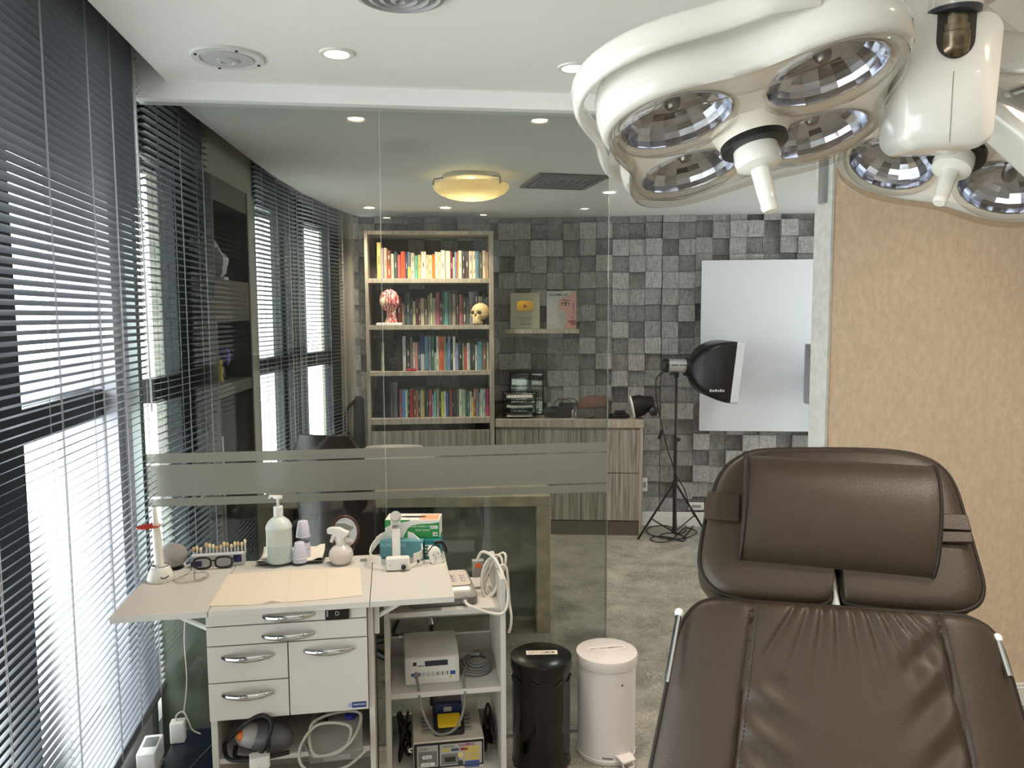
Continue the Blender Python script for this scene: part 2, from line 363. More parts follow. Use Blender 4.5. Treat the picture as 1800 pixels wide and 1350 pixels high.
def window(name, k, t0, t1, posts, z0=.12, zh=2.33, ztr=(1.33, 1.43), out=.15):
    a, u, n, L = chord(k, out); M = frame(a, u, n); root = sroot(name, a)
    mb = MB()
    mb.box(t0, t1, -.03, .04, 0, z0, M=M); mb.box(t0, t1, -.03, .04, zh, 2.7, M=M); mb.box(t0, t1, -.025, .035, ztr[0], ztr[1], M=M)
    for p0, p1 in posts: mb.box(p0, p1, -.03, .04, z0, zh, M=M)
    mb.build('window_frame', M_frame, root, world=True, smooth=0, bevel=.004)
    pos = [t0] + [v for p in posts for v in p] + [t1]
    for i in range(0, len(pos), 2):
        if pos[i + 1] - pos[i] > .03:
            for za, zb in ((z0, ztr[0]), (ztr[1], zh)):
                MB().box(pos[i], pos[i + 1], 0, .008, za, zb, M=M).build('glass_pane', M_pane, root, world=True, smooth=0)
    return root
O1 = .17
window('window_1', 0, -.45, tpx(0, 205, O1), [(-.45, -.38), (tpx(0, -75, O1), tpx(0, 8, O1)), (tpx(0, 176, O1), tpx(0, 205, O1))], z0=.27, out=O1)
window('added_window_5', 0, -3.9, -.5, [(-3.9, -3.84), (-2.8, -2.74), (-1.65, -1.59), (-.56, -.5)], z0=.5, out=O1)  # unseen window behind the camera, added for daylight on ceiling and chair
window('window_2', 1, tpx(1, 262, .13) - .03, tpx(1, 372, .13), [(tpx(1, 302, .13), tpx(1, 322, .13)), (tpx(1, 352, .13), tpx(1, 372, .13))], out=.13)
window('window_3', 2, -.02, tpx(2, 530, .13) + .02, [(-.02, .0), (tpx(2, 509, .13), tpx(2, 530, .13) + .02)], out=.13)
window('window_4', 3, -.05, tpx(3, 592, .13), [(-.05, .0), (tpx(3, 577, .13), tpx(3, 592, .13))], out=.13)
# solid pieces of the facade
def pier(name, k, t0, t1, m, out0, out1, z0=0, z1=2.68):
    a, u, n, L = chord(k, 0); M = frame(a, u, n); return structure(MB().box(t0, t1, out0, out1, z0, z1, M=M).build(name, m, smooth=0))
pier('wall_left', 0, tpx(0, 205, O1), 1.40, frosted('pier_translucent', (226, 226, 240), .15), .14, .15)  # white pier, made translucent so that it shows bright
pier('wall_left.005', 0, 1.40, 1.56, M_lilac, .1, .3)
pier('wall_left.001', 0, -3.9, -.5, M_pier, .1, .3, 0, .5); pier('wall_left.004', 0, -4.4, -3.9, M_pier, .1, .3)
a2, u2, n2, L2 = chord(1)
pier('wall_left.002', 1, L2 - .01, L2 + .80, M_pier, .215, .26); pier('wall_left.006', 1, L2 - .01, L2 + .80, M_pier, .01, .214, 2.335, 2.68); pier('wall_left.007', 1, L2 + .635, L2 + .80, M_pier, .0, .214, 0, 2.334)
pier('wall_left.003', 3, tpx(3, 592, .13), .95, mat('pier_warm', (172, 164, 152), .8), .0, .26)
for k, (ta, tb) in enumerate(((-4.4, 1.5), (0, .75), (-.1, .8), (-.1, .95))):      # closing strip above the window heads
    pier('trim_%d' % (4 + k), k, ta, tb, mat('pocket_grey', (96, 96, 96), .9), .22, .3, 2.33, 2.72)
for k, (ta, tb) in enumerate(((-1.0, 1.5), (0, .7))):
    pier('baseboard_left' + ('' if k == 0 else '.001'), k, ta, tb, mat('skirting_white', (196, 198, 198), .5), .045, .13, 0, .24 if k == 0 else .12)

# venetian blinds -----------------------------------------------------------
def blind(k, tilt, ztop, zbot, pitch, label, cords, width=.025, over=0.0, wand=None):
    a, u, n, L = chord(k); root = thing('venetian_blind', label, 'window blind', (a.x, a.y, 0), 0, 'aluminium blinds along the windows')
    M = frame(a, u, n); mb = MB(); z = zbot + .03
    ct, st = math.cos(tilt), math.sin(tilt)
    rr = random.Random(k)
    while z < ztop - .04:
        prof = []
        sg = rr.uniform(-.02, .02); c2, s2 = math.cos(tilt + sg), math.sin(tilt + sg)
        for i in range(4):                                    # crowned slat cross-section
            q = -1 + 2 * i / 3.0; y = q * width / 2; h = .0022 * (1 - q * q)
            prof.append((y * c2 - h * s2, -y * s2 + h * c2))
        vs = []
        for t in (.0, L):
            vs += [M @ Vector((t, p[0], z + p[1])) for p in prof] + [M @ Vector((t, p[0], z + p[1] - .0006)) for p in reversed(prof)]
        fs = [tuple(range(7, -1, -1)), tuple(range(8, 16))] + [(i, (i + 1) % 8, 8 + (i + 1) % 8, 8 + i) for i in range(8)]
        mb.add(vs, fs); z += pitch
    mb.build('slats', M_slat, root, world=True, smooth=50)
    MB().box(0, L, -.018, .018, ztop - .035, ztop, M=M).build('headrail', mat('blind_rail', (96, 97, 102), .4, .3), root, world=True, bevel=.002)
    MB().box(0, L, -.013, .013, zbot, zbot + .016, M=M).build('bottom_rail', mat('blind_rail', (96, 97, 102), .4, .3), root, world=True, bevel=.003)
    lc = mat('blind_cord', (172, 172, 172), .7)
    for t in cords:
        c = MB()
        for y in (-.0135, .0135): c.tube([M @ Vector((t, y, zbot)), M @ Vector((t, y, ztop))], .0009, 5)
        c.tube([M @ Vector((t + .006, -.014, zbot)), M @ Vector((t + .006, -.014, ztop))], .0011, 5)
        c.build('ladder_cord', lc, root, world=True)
    if wand:
        MB().tube([M @ Vector((wand[0], -.022, ztop - .03)), M @ Vector((wand[0] + .004, -.03, wand[1]))], .0038, 8).build('tilt_wand', mat('wand_clear', (200, 204, 206), .15, 0), root, world=True)
    return root
blind(0, R_(27), 2.66, .30, .0235, 'grey venetian blind nearest the camera, in front of the glass partition', (.25, .62, .93, 1.13, 1.36), width=.026, wand=(1.345, 1.35))
blind(1, R_(6), 2.62, .16, .027, 'open venetian blind just behind the left end of the glass partition', (.1, .33, .6))
blind(2, R_(20), 2.58, .16, .026, 'venetian blind between the plaster pier and the end blind of the office', (.08, .3, .52, .66))
blind(3, R_(14), 2.56, .16, .026, 'end venetian blind of the office, closest to the tall bookcase', (.04, .2, .45, .7))

# display niche in the plaster pier between the blinds --------------------------
a, u, n, L = chord(1); Mn = frame(a + u * (L + .02), u, n)          # local x along the facade, y outdoors
nr = thing('display_niche', 'tall recessed niche unit with dark compartments between two window blinds', 'shelf unit', (Mn.translation.x, Mn.translation.y, 0))
M_niche = mat('niche_grey', (96, 93, 86), .6)
nw = .60; nb = MB()
for x0, x1 in ((0, .022), (nw - .022, nw)): nb.box(x0, x1, -.012, .20, 0, 2.33, M=Mn)
nb.build('carcass', M_niche, nr, world=True, bevel=.002)
for z0, z1 in ((0, .1), (1.30, 1.36), (1.66, 1.86), (2.22, 2.33)):
    MB().box(.0225, nw - .0225, -.008, .19, z0, z1, M=Mn).build('panel', M_niche, nr, world=True, smooth=0)
MB().box(.0225, nw - .0225, .191, .20, 0, 2.33, M=Mn).build('back_panel', mat('niche_back', (40, 40, 42), .5), nr, world=True, smooth=0)
def lump(d, k=6, amp=.12): return 1 + amp * math.sin(k * d.x + 1) * math.cos(k * d.y) + amp * .6 * math.sin(k * d.z * 1.3)
p = Mn @ Vector((.38, .09, 1.361)); t = thing('flower_vase', 'purple flowers in a small dark vase inside the niche', 'flowers', p)
MB().lathe([(.018, 0), (.026, .03), (.016, .06), (.02, .075)], 16).build('vase', M_black, t)
fl = MB(); rr = random.Random(3)
for i in range(14): fl.ball((rr.uniform(-.045, .045), rr.uniform(-.03, .03), .09 + rr.uniform(0, .06)), .02, 8, 6, fn=lambda d: lump(d, 9, .2))
fl.build('blossoms', mat('purple_petals', (92, 76, 168), .7), t)
p = Mn @ Vector((.25, .06, 1.361)); t = MB()
t.lathe([(.02, 0), (.022, .01), (.016, .03), (.022, .05), (.02, .07), (.012, .08)], 14); t.ball((0, 0, .095), .02, 12, 8)
o = t.build('figurine', mat('figurine_ochre', (196, 164, 92), .5)); o.location = p; tag(o, 'small ochre figurine beside the purple flowers in the niche', 'figurine')
p = Mn @ Vector((.36, .09, 1.861)); t = MB(); t.box(-.05, .05, -.03, .03, 0, .02); t.ball((0, 0, .09), (.06, .04, .075), 16, 10, fn=lambda d: lump(d, 5, .16)); t.ball((-.03, 0, .17), .04, 14, 9, fn=lambda d: lump(d, 7, .12))
o = t.build('ornament', mat('ornament_white', (205, 205, 210), .5), bevel=.001); o.location = p; tag(o, 'white sculpted ornament in the upper compartment of the niche', 'ornament')
p = Mn @ Vector((.34, .15, .101)); t = thing('picture_frame', 'tall white picture frame leaning in the lower niche compartment', 'picture frame', p, math.atan2(u.y, u.x))
tb = MB()
for x0, x1, z0, z1 in ((-.17, -.14, 0, .95), (.14, .17, 0, .95), (-.14, .14, 0, .03), (-.14, .14, .92, .95)): tb.box(x0, x1, -.02, .0, z0, z1)
tb.build('frame', M_white, t, bevel=.002); MB().box(-.14, .14, -.008, -.002, .03, .92).build('picture', mat('dark_print', (70, 84, 86), .25, var=.3, vscale=8), t)

# ================================================================== glass partition
PR = sroot('wall_glass_partition', (0, 2.957, 0), PROT)
M_glass = clear('partition_glass', (230, 233, 230), 1.5)
M_gedge = mat('glass_edge', (138, 150, 144), .15, spec=.8)
def pu(px, py=600): return (PT(px, py) - P0).dot(PU)
uL, uM, uR = pu(262) - .035, pu(673.5), pu(1068)
for k, (x0, x1) in enumerate(((uL, uM - .002), (uM + .002, uR))):
    g = MB().box(x0, x1, -.005, .005, .012, ZH + .002).build('glass_pane', M_glass, PR, smooth=0)
    e = MB(); e.box(x1 + .0002, x1 + .0018, -.005, .005, .012, ZH); e.build('glass_edge', M_gedge, PR, smooth=0)
MB().box(uL, uR, -.012, .012, 0, .012).build('floor_channel', M_alu, PR, smooth=0)
MB().box(uL - .03, uL, -.02, .02, 0, ZH).build('wall_channel', mat('channel_grey', (150, 158, 156), .4, .6), PR, smooth=0)
structure(MB().box(uL + .01, uL + .62, .03, .06, .0, .70, M=XY(P0, PROT)).build('wall_left.008', mat('low_screen_grey', (164, 170, 158), .35), smooth=0))
M_fro = frosted('frosted_film', (196, 194, 184), .3)
zf = lambda px, py: PT(px, py).z
zt0, zt1, zt2, zt3, zt4, zt5 = zf(670, 787), zf(670, 803.5), zf(670, 806.5), zf(670, 860), zf(670, 863.5), zf(670, 877)
for x0, x1 in ((uL, uM - .002), (uM + .002, uR)):
    MB().box(x0, x1, -.0062, -.0052, zt1, zt0).build('frosted_strip', M_fro, PR, smooth=0)
    MB().box(x0, x1, -.0062, -.0052, zt3, zt2).build('frosted_band', M_fro, PR, smooth=0)
    MB().box(x0, x1, -.0062, -.0052, zt5, zt4).build('frosted_strip', M_fro, PR, smooth=0)

# ================================================================== OFFICE BEHIND THE GLASS
def wood(name, c0, c1, scale=(14, 14, .9)):
    m = bpy.data.materials.new(name); m.use_nodes = True; nt = m.node_tree; N = nt.nodes; L = nt.links; b = N['Principled BSDF']
    tc = N.new('ShaderNodeTexCoord'); mp = N.new('ShaderNodeMapping'); mp.inputs['Scale'].default_value = scale; L.new(tc.outputs['Object'], mp.inputs[0])
    n = N.new('ShaderNodeTexNoise'); n.inputs['Scale'].default_value = 3; n.inputs['Detail'].default_value = 8; n.inputs['Distortion'].default_value = .6; L.new(mp.outputs[0], n.inputs[0])
    r = N.new('ShaderNodeValToRGB'); e = r.color_ramp.elements; e[0].position = .35; e[0].color = lin(c0); e[1].position = .65; e[1].color = lin(c1); L.new(n.outputs['Fac'], r.inputs[0])
    L.new(r.outputs[0], b.inputs['Base Color']); b.inputs['Roughness'].default_value = .5; MATS[name] = m; return m
M_wood = wood('grey_oak', (150, 140, 127), (184, 173, 158))
M_door = wood('grey_oak_doors', (112, 107, 98), (172, 165, 153), (20, 20, .7))
M_bookback = mat('bookcase_back', (112, 110, 106), .6)

# bookcase: front plane through two floor points
A_ = Vector((-1.115, 5.745, 0)); B_ = Vector((-.135, 5.83, 0)); BU = (B_ - A_).normalized(); BR = math.atan2(BU.y, BU.x); BN = Vector((BU.y, -BU.x, 0))
def bp(px, py): p = opl(px, py, A_, BN); return (p - A_).dot(BU), p.z
BW = (B_ - A_).length; BD = .33
bc = thing('bookcase', 'tall grey-oak bookcase with four open shelves full of books', 'bookcase', A_, BR)
xl, zt = bp(639.5, 405); xr, _ = bp(867, 403); xi0, _ = bp(647, 500); xi1, _ = bp(860, 500)
zs = [bp(755, y)[1] for y in (489.5, 571.5, 652.5, 735)]           # tops of the shelf front edges
T = .028; TB = .033
b = MB(); b.box(xl, xi0, 0, BD, 0, zt).build('side_panel', M_wood, bc, bevel=.0015)
MB().box(xi1, xr, 0, BD, 0, zt).build('side_panel', M_wood, bc, bevel=.0015)
MB().box(xi0, xi1, 0, BD, zt - T, zt).build('top_panel', M_wood, bc, bevel=.0015)
for i, z in enumerate(zs): MB().box(xi0, xi1, .0, BD, z - TB - (.012 if i == 3 else 0), z).build('shelf', M_wood, bc, bevel=.0015)
MB().box(xi0, xi1, BD - .012, BD, .06, zt - T).build('back_panel', M_bookback, bc, smooth=0)
zd1 = bp(755, 757)[1]; xm, _ = bp(758, 760)
for x0, x1 in ((xi0 + .002, xm - .002), (xm + .002, xi1 - .002)): MB().box(x0, x1, .004, .022, .08, zd1).build('door', M_door, bc, bevel=.0015)
MB().box(xi0, xi1, .03, BD - .02, .0, .075).build('plinth', mat('plinth_dark', (92, 84, 74), .6), bc)

# books -----------------------------------------------------------------
ORD = ['first', 'second', 'third', 'fourth', 'fifth', 'sixth', 'seventh', 'eighth', 'ninth', 'tenth', 'eleventh', 'twelfth', 'thirteenth', 'fourteenth', 'fifteenth', 'sixteenth', 'seventeenth', 'eighteenth', 'nineteenth', 'twentieth']
def ordinal(i):
    if i < 20: return ORD[i]
    t = {2: 'twenty', 3: 'thirty', 4: 'forty'}[(i + 1) // 10]; q = (i + 1) % 10
    return {2: 'twentieth', 3: 'thirtieth', 4: 'fortieth'}[(i + 1) // 10] if q == 0 else t + '-' + ORD[q - 1]
def cname(c):
    r, g, b = c; mx, mn = max(c), min(c); l = (mx + mn) / 2
    if mx - mn < 22 or (mx - mn) / max(mx, 1) < .16:
        return 'black' if l < 52 else 'dark grey' if l < 85 else 'grey' if l < 150 else 'pale grey' if l < 195 else 'white'
    if r >= g >= b:
        if l > 185 and r - b < 75: return 'cream'
        if r - g < 28: return 'olive' if l < 125 else 'yellow'
        if g - b < 22: return 'maroon' if l < 78 else 'brown' if r < 130 else 'red' if r - g > 80 else 'pink' if l > 130 else 'dusty red'
        return 'brown' if r < 165 else 'orange' if r - b > 110 else 'tan'
    if r >= b > g: return 'pink' if l > 90 else 'maroon'
    if g >= r and g >= b: return 'green' if g - b > 12 and g - r > 8 and b < g - 12 else 'teal' if g - r > 12 else 'yellow-green'
    return 'navy' if l < 75 else 'teal' if g > r + 25 and b - g < 18 else 'blue' if l < 165 else 'pale blue'
M_pages = mat('paper_pages', (214, 204, 182), .8)
BM = {}
def bmat(c):
    if c not in BM: BM[c] = mat('book_cloth_%02x%02x%02x' % c, c, .5)
    return BM[c]
SC = 280 / 1800.0
def book(x0, x1, z0, zt_, c, shelf, i, lean=0.0, c2=None, rng=None, depth=.15, setback=.055, txt=0):
    w = (x1 - x0) - .0008; h = zt_ - z0; mb = MB(); d = depth
    sp = [(-w / 2 * math.cos(a) , -min(.006, w * .3) * math.sin(a)) for a in [math.pi * k / 6 for k in range(7)]]
    # spine + boards wrap the page block
    mb.loft([[(p[0], p[1], z) for p in [(-w / 2, d)] + sp + [(w / 2, d)]] for z in (0, h)], True, True, True, 0)
    mb.box(-w / 2 + .0018, w / 2 - .0018, d - .004, d + .001, .003, h - .002, m=1)
    mb.box(-w / 2 + .0018, w / 2 - .0018, .004, d - .002, h - .001, h + .0002, m=1)
    if c2: mb.loft([[(p[0] * 1.01, p[1] - .0003, z) for p in sp] for z in (0, h * .45)], False, False, False, 2)
    if txt and w > .012:                                       # printed title bars on the spine
        for q in range(txt):
            zc = h * (.25 + .5 * q / max(1, txt - 1)) if txt > 1 else h * .5
            mb.box(-w * .11, w * .11, -min(.006, w * .3) - .0004, -.002, zc - h * rng.uniform(.05, .13), zc + h * rng.uniform(.05, .13), m=3)
    ink = (236, 232, 220) if sum(c) < 330 else (112, 92, 76)
    o = mb.build('book', [bmat(c), M_pages, bmat(c2) if c2 else M_pages, bmat(ink)], None, smooth=45)
    p = A_ + BU * ((x0 + x1) / 2) + Vector((-BU.y, BU.x, 0)) * setback; o.location = (p.x, p.y, z0 + .0006); o.rotation_euler = (0, lean, BR)
    hs = 'tall' if h > .27 else 'short' if h < .2 else ''; ws = 'slim' if w < .016 else 'thick' if w > .03 else ''
    adj = ' '.join(q for q in (hs, ws) if q); names = ['top', 'second', 'third', 'bottom']
    tag(o, ("%s %s book, %s from the left on the bookcase's %s shelf" % (adj, cname(c), ordinal(i), names[shelf])).strip(), 'book', 'books on the %s shelf of the bookcase' % names[shelf])
    return o
def up(c, k): return tuple(min(250, int(v * k + 6)) for v in c)
S1 = [(270, 317, 210, (212, 186, 116)), (322, 349, 275, (150, 142, 150)), (351, 383, 272, (232, 184, 158)), (385, 430, 300, (126, 74, 58), (222, 84, 54)), (432, 464, 340, (232, 220, 190)), (466, 502, 315, (74, 88, 88)), (504, 540, 350, (206, 104, 98)), (542, 594, 315, (228, 92, 54)), (595, 616, 322, (58, 72, 116)), (618, 654, 318, (130, 140, 145), (214, 196, 112)), (656, 696, 330, (220, 206, 184), (236, 226, 200)), (698, 734, 360, (112, 180, 158)), (736, 768, 350, (226, 192, 118)), (770, 828, 315, (236, 222, 204)), (829, 857, 350, (212, 194, 160)), (858, 897, 355, (238, 218, 170)), (898, 928, 345, (232, 122, 42)), (929, 962, 318, (238, 222, 190)), (963, 996, 322, (232, 214, 180)), (997, 1047, 300, (236, 224, 196)), (1052, 1106, 308, (232, 218, 190)), (1107, 1133, 315, (112, 44, 40)), (1134, 1152, 380, (230, 214, 186)), (1153, 1176, 318, (124, 150, 184)), (1177, 1196, 322, (216, 116, 62)), (1197, 1238, 305, (234, 222, 196)), (1240, 1274, 315, (64, 62, 62)), (1276, 1316, 318, (92, 68, 68)), (1318, 1361, 310, (236, 220, 192)), (1362, 1398, 310, (240, 230, 206)), (1399, 1438, 312, (104, 146, 168)), (1440, 1471, 330, (102, 102, 74)), (1473, 1514, 303, (236, 222, 194)), (1516, 1546, 320, (222, 182, 148))]
S2 = [(430, 484, 780, (58, 56, 50)), (490, 540, 820, (120, 46, 52)), (542, 575, 895, (160, 144, 122)), (577, 598, 775, (66, 84, 84)), (600, 640, 765, (76, 96, 96)), (642, 668, 830, (64, 78, 84)), (670, 705, 870, (176, 166, 144)), (707, 738, 825, (70, 52, 52)), (740, 760, 840, (104, 66, 68)), (762, 805, 835, (176, 164, 146)), (807, 845, 840, (100, 98, 82)), (847, 872, 800, (140, 138, 132)), (874, 900, 780, (192, 194, 152)), (902, 940, 835, (160, 158, 152)), (942, 985, 770, (158, 86, 106)), (987, 1012, 850, (70, 70, 64)), (1014, 1036, 770, (78, 96, 90)), (1038, 1082, 768, (78, 154, 150)), (1084, 1126, 770, (96, 96, 96)), (1128, 1170, 785, (152, 142, 134)), (1172, 1206, 800, (74, 66, 60)), (1208, 1250, 795, (156, 98, 106)), (1252, 1290, 830, (86, 86, 80)), (1292, 1322, 835, (90, 98, 98)), (1324, 1384, 765, (124, 132, 140)), (1386, 1428, 755, (92, 92, 136)), (1432, 1480, 820, (196, 190, 184)), (1482, 1510, 790, (80, 80, 86)), (1512, 1545, 830, (160, 162, 168))]
S3 = [(315, 350, 240, (172, 172, 156)), (560, 600, 170, (190, 194, 192)), (606, 645, 280, (44, 44, 46)), (648, 678, 180, (126, 108, 104)), (680, 706, 240, (206, 196, 186)), (708, 735, 240, (206, 140, 130)), (737, 763, 255, (66, 84, 114)), (765, 812, 140, (52, 60, 108), (178, 178, 178)), (814, 858, 175, (86, 130, 154)), (860, 888, 175, (120, 134, 140)), (890, 922, 175, (54, 108, 96)), (924, 944, 360, (176, 192, 180)), (946, 976, 175, (214, 210, 200)), (978, 1030, 178, (204, 98, 44)), (1032, 1056, 178, (154, 150, 140)), (1058, 1074, 250, (108, 156, 190)), (1076, 1107, 175, (108, 146, 180)), (1110, 1132, 260, (54, 54, 54)), (1135, 1164, 180, (224, 224, 220)), (1166, 1200, 255, (138, 154, 190)), (1202, 1242, 250, (44, 50, 46)), (1244, 1264, 255, (154, 164, 130)), (1266, 1292, 295, (204, 80, 70)), (1294, 1330, 255, (206, 206, 200)), (1332, 1350, 260, (66, 66, 64)), (1352, 1386, 265, (54, 60, 60)), (1388, 1414, 280, (212, 212, 210)), (1416, 1472, 240, (106, 152, 170)), (1474, 1520, 255, (124, 102, 86)), (1522, 1560, 245, (202, 198, 176))]
S4 = [(330, 362, 680, (58, 68, 74)), (420, 458, 700, (74, 76, 80)), (460, 502, 690, (94, 98, 104)), (525, 554, 772, (160, 80, 92)), (556, 588, 772, (76, 142, 206)), (590, 619, 772, (186, 202, 208)), (622, 642, 840, (42, 38, 38)), (644, 686, 775, (160, 34, 34)), (690, 714, 780, (146, 66, 50)), (716, 740, 772, (168, 122, 78)), (742, 763, 775, (44, 44, 42)), (765, 782, 775, (204, 204, 194)), (784, 810, 775, (186, 170, 88)), (812, 832, 775, (38, 44, 42)), (834, 860, 790, (44, 68, 62)), (862, 895, 775, (170, 50, 66)), (897, 920, 835, (132, 182, 182)), (922, 942, 785, (148, 202, 208)), (950, 975, 775, (172, 172, 160)), (978, 998, 790, (44, 50, 46)), (1000, 1027, 800, (202, 208, 62)), (1029, 1054, 790, (216, 220, 216)), (1056, 1080, 800, (64, 114, 176)), (1082, 1101, 790, (50, 46, 56)), (1103, 1120, 775, (194, 64, 64)), (1122, 1144, 800, (38, 38, 42)), (1146, 1176, 810, (38, 40, 44)), (1180, 1199, 790, (102, 102, 96)), (1203, 1242, 772, (204, 204, 192)), (1245, 1275, 778, (160, 200, 160)), (1277, 1296, 790, (88, 94, 90)), (1298, 1325, 810, (64, 110, 116)), (1327, 1348, 800, (224, 224, 198)), (1350, 1370, 870, (226, 206, 134)), (1372, 1396, 775, (166, 98, 64)), (1398, 1431, 790, (130, 142, 148)), (1433, 1447, 815, (190, 202, 202)), (1449, 1470, 780, (222, 226, 222)), (1472, 1510, 778, (184, 206, 196)), (1513, 1551, 778, (206, 82, 136)), (1553, 1566, 778, (212, 192, 186))]
brng = random.Random(5)
for sh, (lst, oy_, base) in enumerate(((S1, 390, 625), (S2, 390, 1145), (S3, 560, 565), (S4, 560, 1085))):
    zb = zs[sh]
    for i, e in enumerate(lst):
        x0, _ = bp(620 + e[0] * SC, oy_ + base * SC); x1, _ = bp(620 + e[1] * SC, oy_ + base * SC)
        x1 = min(x1, xi1 - .003); x0 = max(x0, xi0 + .003)
        _, zt_ = bp(620 + e[0] * SC, oy_ + e[2] * SC); _, z0_ = bp(620 + e[0] * SC, oy_ + base * SC)
        book(x0, x1, zb, zb + (zt_ - z0_), e[3], sh, i, 0.0, e[4] if len(e) > 4 else None, brng, depth=brng.uniform(.13, .17), setback=.125 if sh == 1 else .055, txt=brng.choice((0, 1, 1, 2)))
def bloc(x, z, back): p = A_ + BU * x + Vector((-BU.y, BU.x, 0)) * back; return Vector((p.x, p.y, z))
x0, _ = bp(620 + 607 * SC, 640); x1, _ = bp(620 + 712 * SC, 640)
o = MB().box(0, x1 - x0, 0, .04, 0, .02).build('book', bmat((168, 36, 62)), bevel=.001); o.location = bloc(x0, zs[2] + .0005, .006); o.rotation_euler = (0, 0, BR)
tag(o, "small crimson book lying flat in front of others on the bookcase's third shelf", 'book', 'books on the third shelf of the bookcase')
# black bag on the third shelf
x0, _ = bp(620 + 415 * SC, 640); x1, _ = bp(620 + 556 * SC, 640); wv = x1 - x0
t = thing('black_case', 'slouched black case on the third bookcase shelf', 'case', bloc((x0 + x1) / 2, zs[2] + .0006, .10), BR)
mb = MB(); mb.loft([[(wv / 2 * q * math.cos(a2) + sh_, .07 * q * math.sin(a2), z) for a2 in [2 * math.pi * k / 16 for k in range(16)]] for q, z, sh_ in ((.92, 0, 0), (1, .03, 0), (.95, .1, .01), (.72, .18, .02), (.4, .26, .035), (.2, .28, .04))]); mb.build('body', mat('black_fabric', (20, 20, 22), .7, bump=.3), t)
MB().box(-.05, .01, -.074, -.062, .05, .1).build('pocket', mat('black_fabric', (20, 20, 22), .7, bump=.3), t, bevel=.004)

# anatomical bust (left on the second shelf) -----------------------------------
def headfn(d):
    k = 1.0
    f = max(0, -d.y)
    k += .10 * math.exp(-((d.x) ** 2 / .02 + (d.z + .12) ** 2 / .03)) * (f > 0)        # nose
    for sx in (-1, 1):
        k -= .09 * math.exp(-(((d.x - sx * .34) ** 2) / .02 + (d.z - .08) ** 2 / .02)) * f  # eye hollows
        k += .05 * math.exp(-(((d.x - sx * .5) ** 2) / .03 + (d.z + .22) ** 2 / .03)) * f   # cheek bones
    k -= .06 * math.exp(-((d.z + .48) ** 2 / .006 + d.x ** 2 / .12)) * f                    # mouth
    k += .05 * math.exp(-((d.z + .78) ** 2 / .03 + d.x ** 2 / .1)) * f                      # chin
    if d.z < 0: k *= 1 - .18 * (d.z ** 2)
    return k
x0, _ = bp(661, 560); x1, _ = bp(706, 560)
t = thing('anatomical_bust', 'red and white anatomical muscle head model on a white base', 'anatomical model', bloc((x0 + x1) / 2, zs[1] + .0006, .06), BR); t.matrix_basis = t.matrix_basis @ Matrix.Diagonal((1.0, 1.1, 1.18, 1))
MB().box(-.095, .095, -.045, .045, 0, .016).build('base', M_white, t, bevel=.002)
def muscle():
    m = bpy.data.materials.new('muscle_red'); m.use_nodes = True; nt = m.node_tree; N = nt.nodes; L = nt.links; b = N['Principled BSDF']
    tc = N.new('ShaderNodeTexCoord'); w = N.new('ShaderNodeTexWave'); w.inputs['Scale'].default_value = 16; w.inputs['Distortion'].default_value = 9; w.inputs['Detail'].default_value = 2; w.inputs['Detail Scale'].default_value = 3
    L.new(tc.outputs['Object'], w.inputs[0]); r = N.new('ShaderNodeValToRGB'); e = r.color_ramp.elements; e[0].position = .35; e[0].color = lin((176, 40, 52)); e[1].position = .8; e[1].color = lin((232, 200, 186))
    L.new(w.outputs['Fac'], r.inputs[0]); L.new(r.outputs[0], b.inputs['Base Color']); b.inputs['Roughness'].default_value = .35; return m
M_mus = muscle(); Mh = Matrix.Translation((0, 0, .155)) @ Matrix.Rotation(R_(62), 4, 'Z')
MB().ball((0, 0, 0), (.062, .078, .082), 36, 26, M=Mh, fn=headfn).build('head', M_mus, t)
MB().loft([[(.012 + rx * math.cos(a2), .004 + ry * math.sin(a2), z) for a2 in [2 * math.pi * k / 16 for k in range(16)]] for rx, ry, z in ((.05, .034, .016), (.044, .034, .03), (.034, .032, .06), (.036, .036, .1))]).build('neck', M_mus, t)
e = MB(); e.ball((0, 0, 0), (.012, .019, .026), 14, 10); e.tube([(.0, .0 + .014 * math.cos(q), .02 * math.sin(q)) for q in [2 * math.pi * k / 14 for k in range(14)]], .005, 6, closed=True)
o = e.build('ear', mat('ear_cream', (232, 208, 172), .4), t); o.location = (-.045, -.045, .15); o.rotation_euler = (0, 0, R_(60))
# skull (right on the second shelf)
def skullfn(d):
    k = 1.0; f = max(0, -d.y)
    if d.z < -.15: k *= 1 - .30 * min(1, (-d.z - .15) * 1.4) * (1 - .75 * f)
    for sx in (-1, 1): k -= .30 * math.exp(-(((d.x - sx * .36) ** 2) / .022 + (d.z + .02) ** 2 / .02)) * (f > .2)
    k -= .26 * math.exp(-(d.x ** 2 / .008 + (d.z + .36) ** 2 / .018)) * (f > .2)
    k += .08 * math.exp(-((d.z + .3) ** 2 / .01 + (abs(d.x) - .55) ** 2 / .03)) * f
    k -= .05 * math.exp(-((d.z + .6) ** 2 / .003)) * f
    k += .02 * math.sin(d.x * 42) * math.exp(-((d.z + .60) ** 2 / .012)) * f
    return k
x0, _ = bp(828, 560); x1, _ = bp(861, 560)
p = bloc((x0 + x1) / 2 - .004, zs[1] + .0006, .058)
t = thing('skull_model', 'yellowed skull model at the right end of the second bookcase shelf', 'skull', p, BR + R_(-32)); t.scale = (1.2, 1.2, 1.2); t.matrix_basis = XY(p, BR + R_(-32)) @ Matrix.Scale(1.2, 4)
M_bone = mat('bone', (222, 196, 142), .45, var=.14, vscale=14); M_hol = mat('hollow_shade', (58, 42, 26), .8)  # dark colour stands for the shade inside eye and nose hollows
Ms_ = Matrix.Translation((0, .012, .072)) @ Matrix.Rotation(R_(-6), 4, 'X')
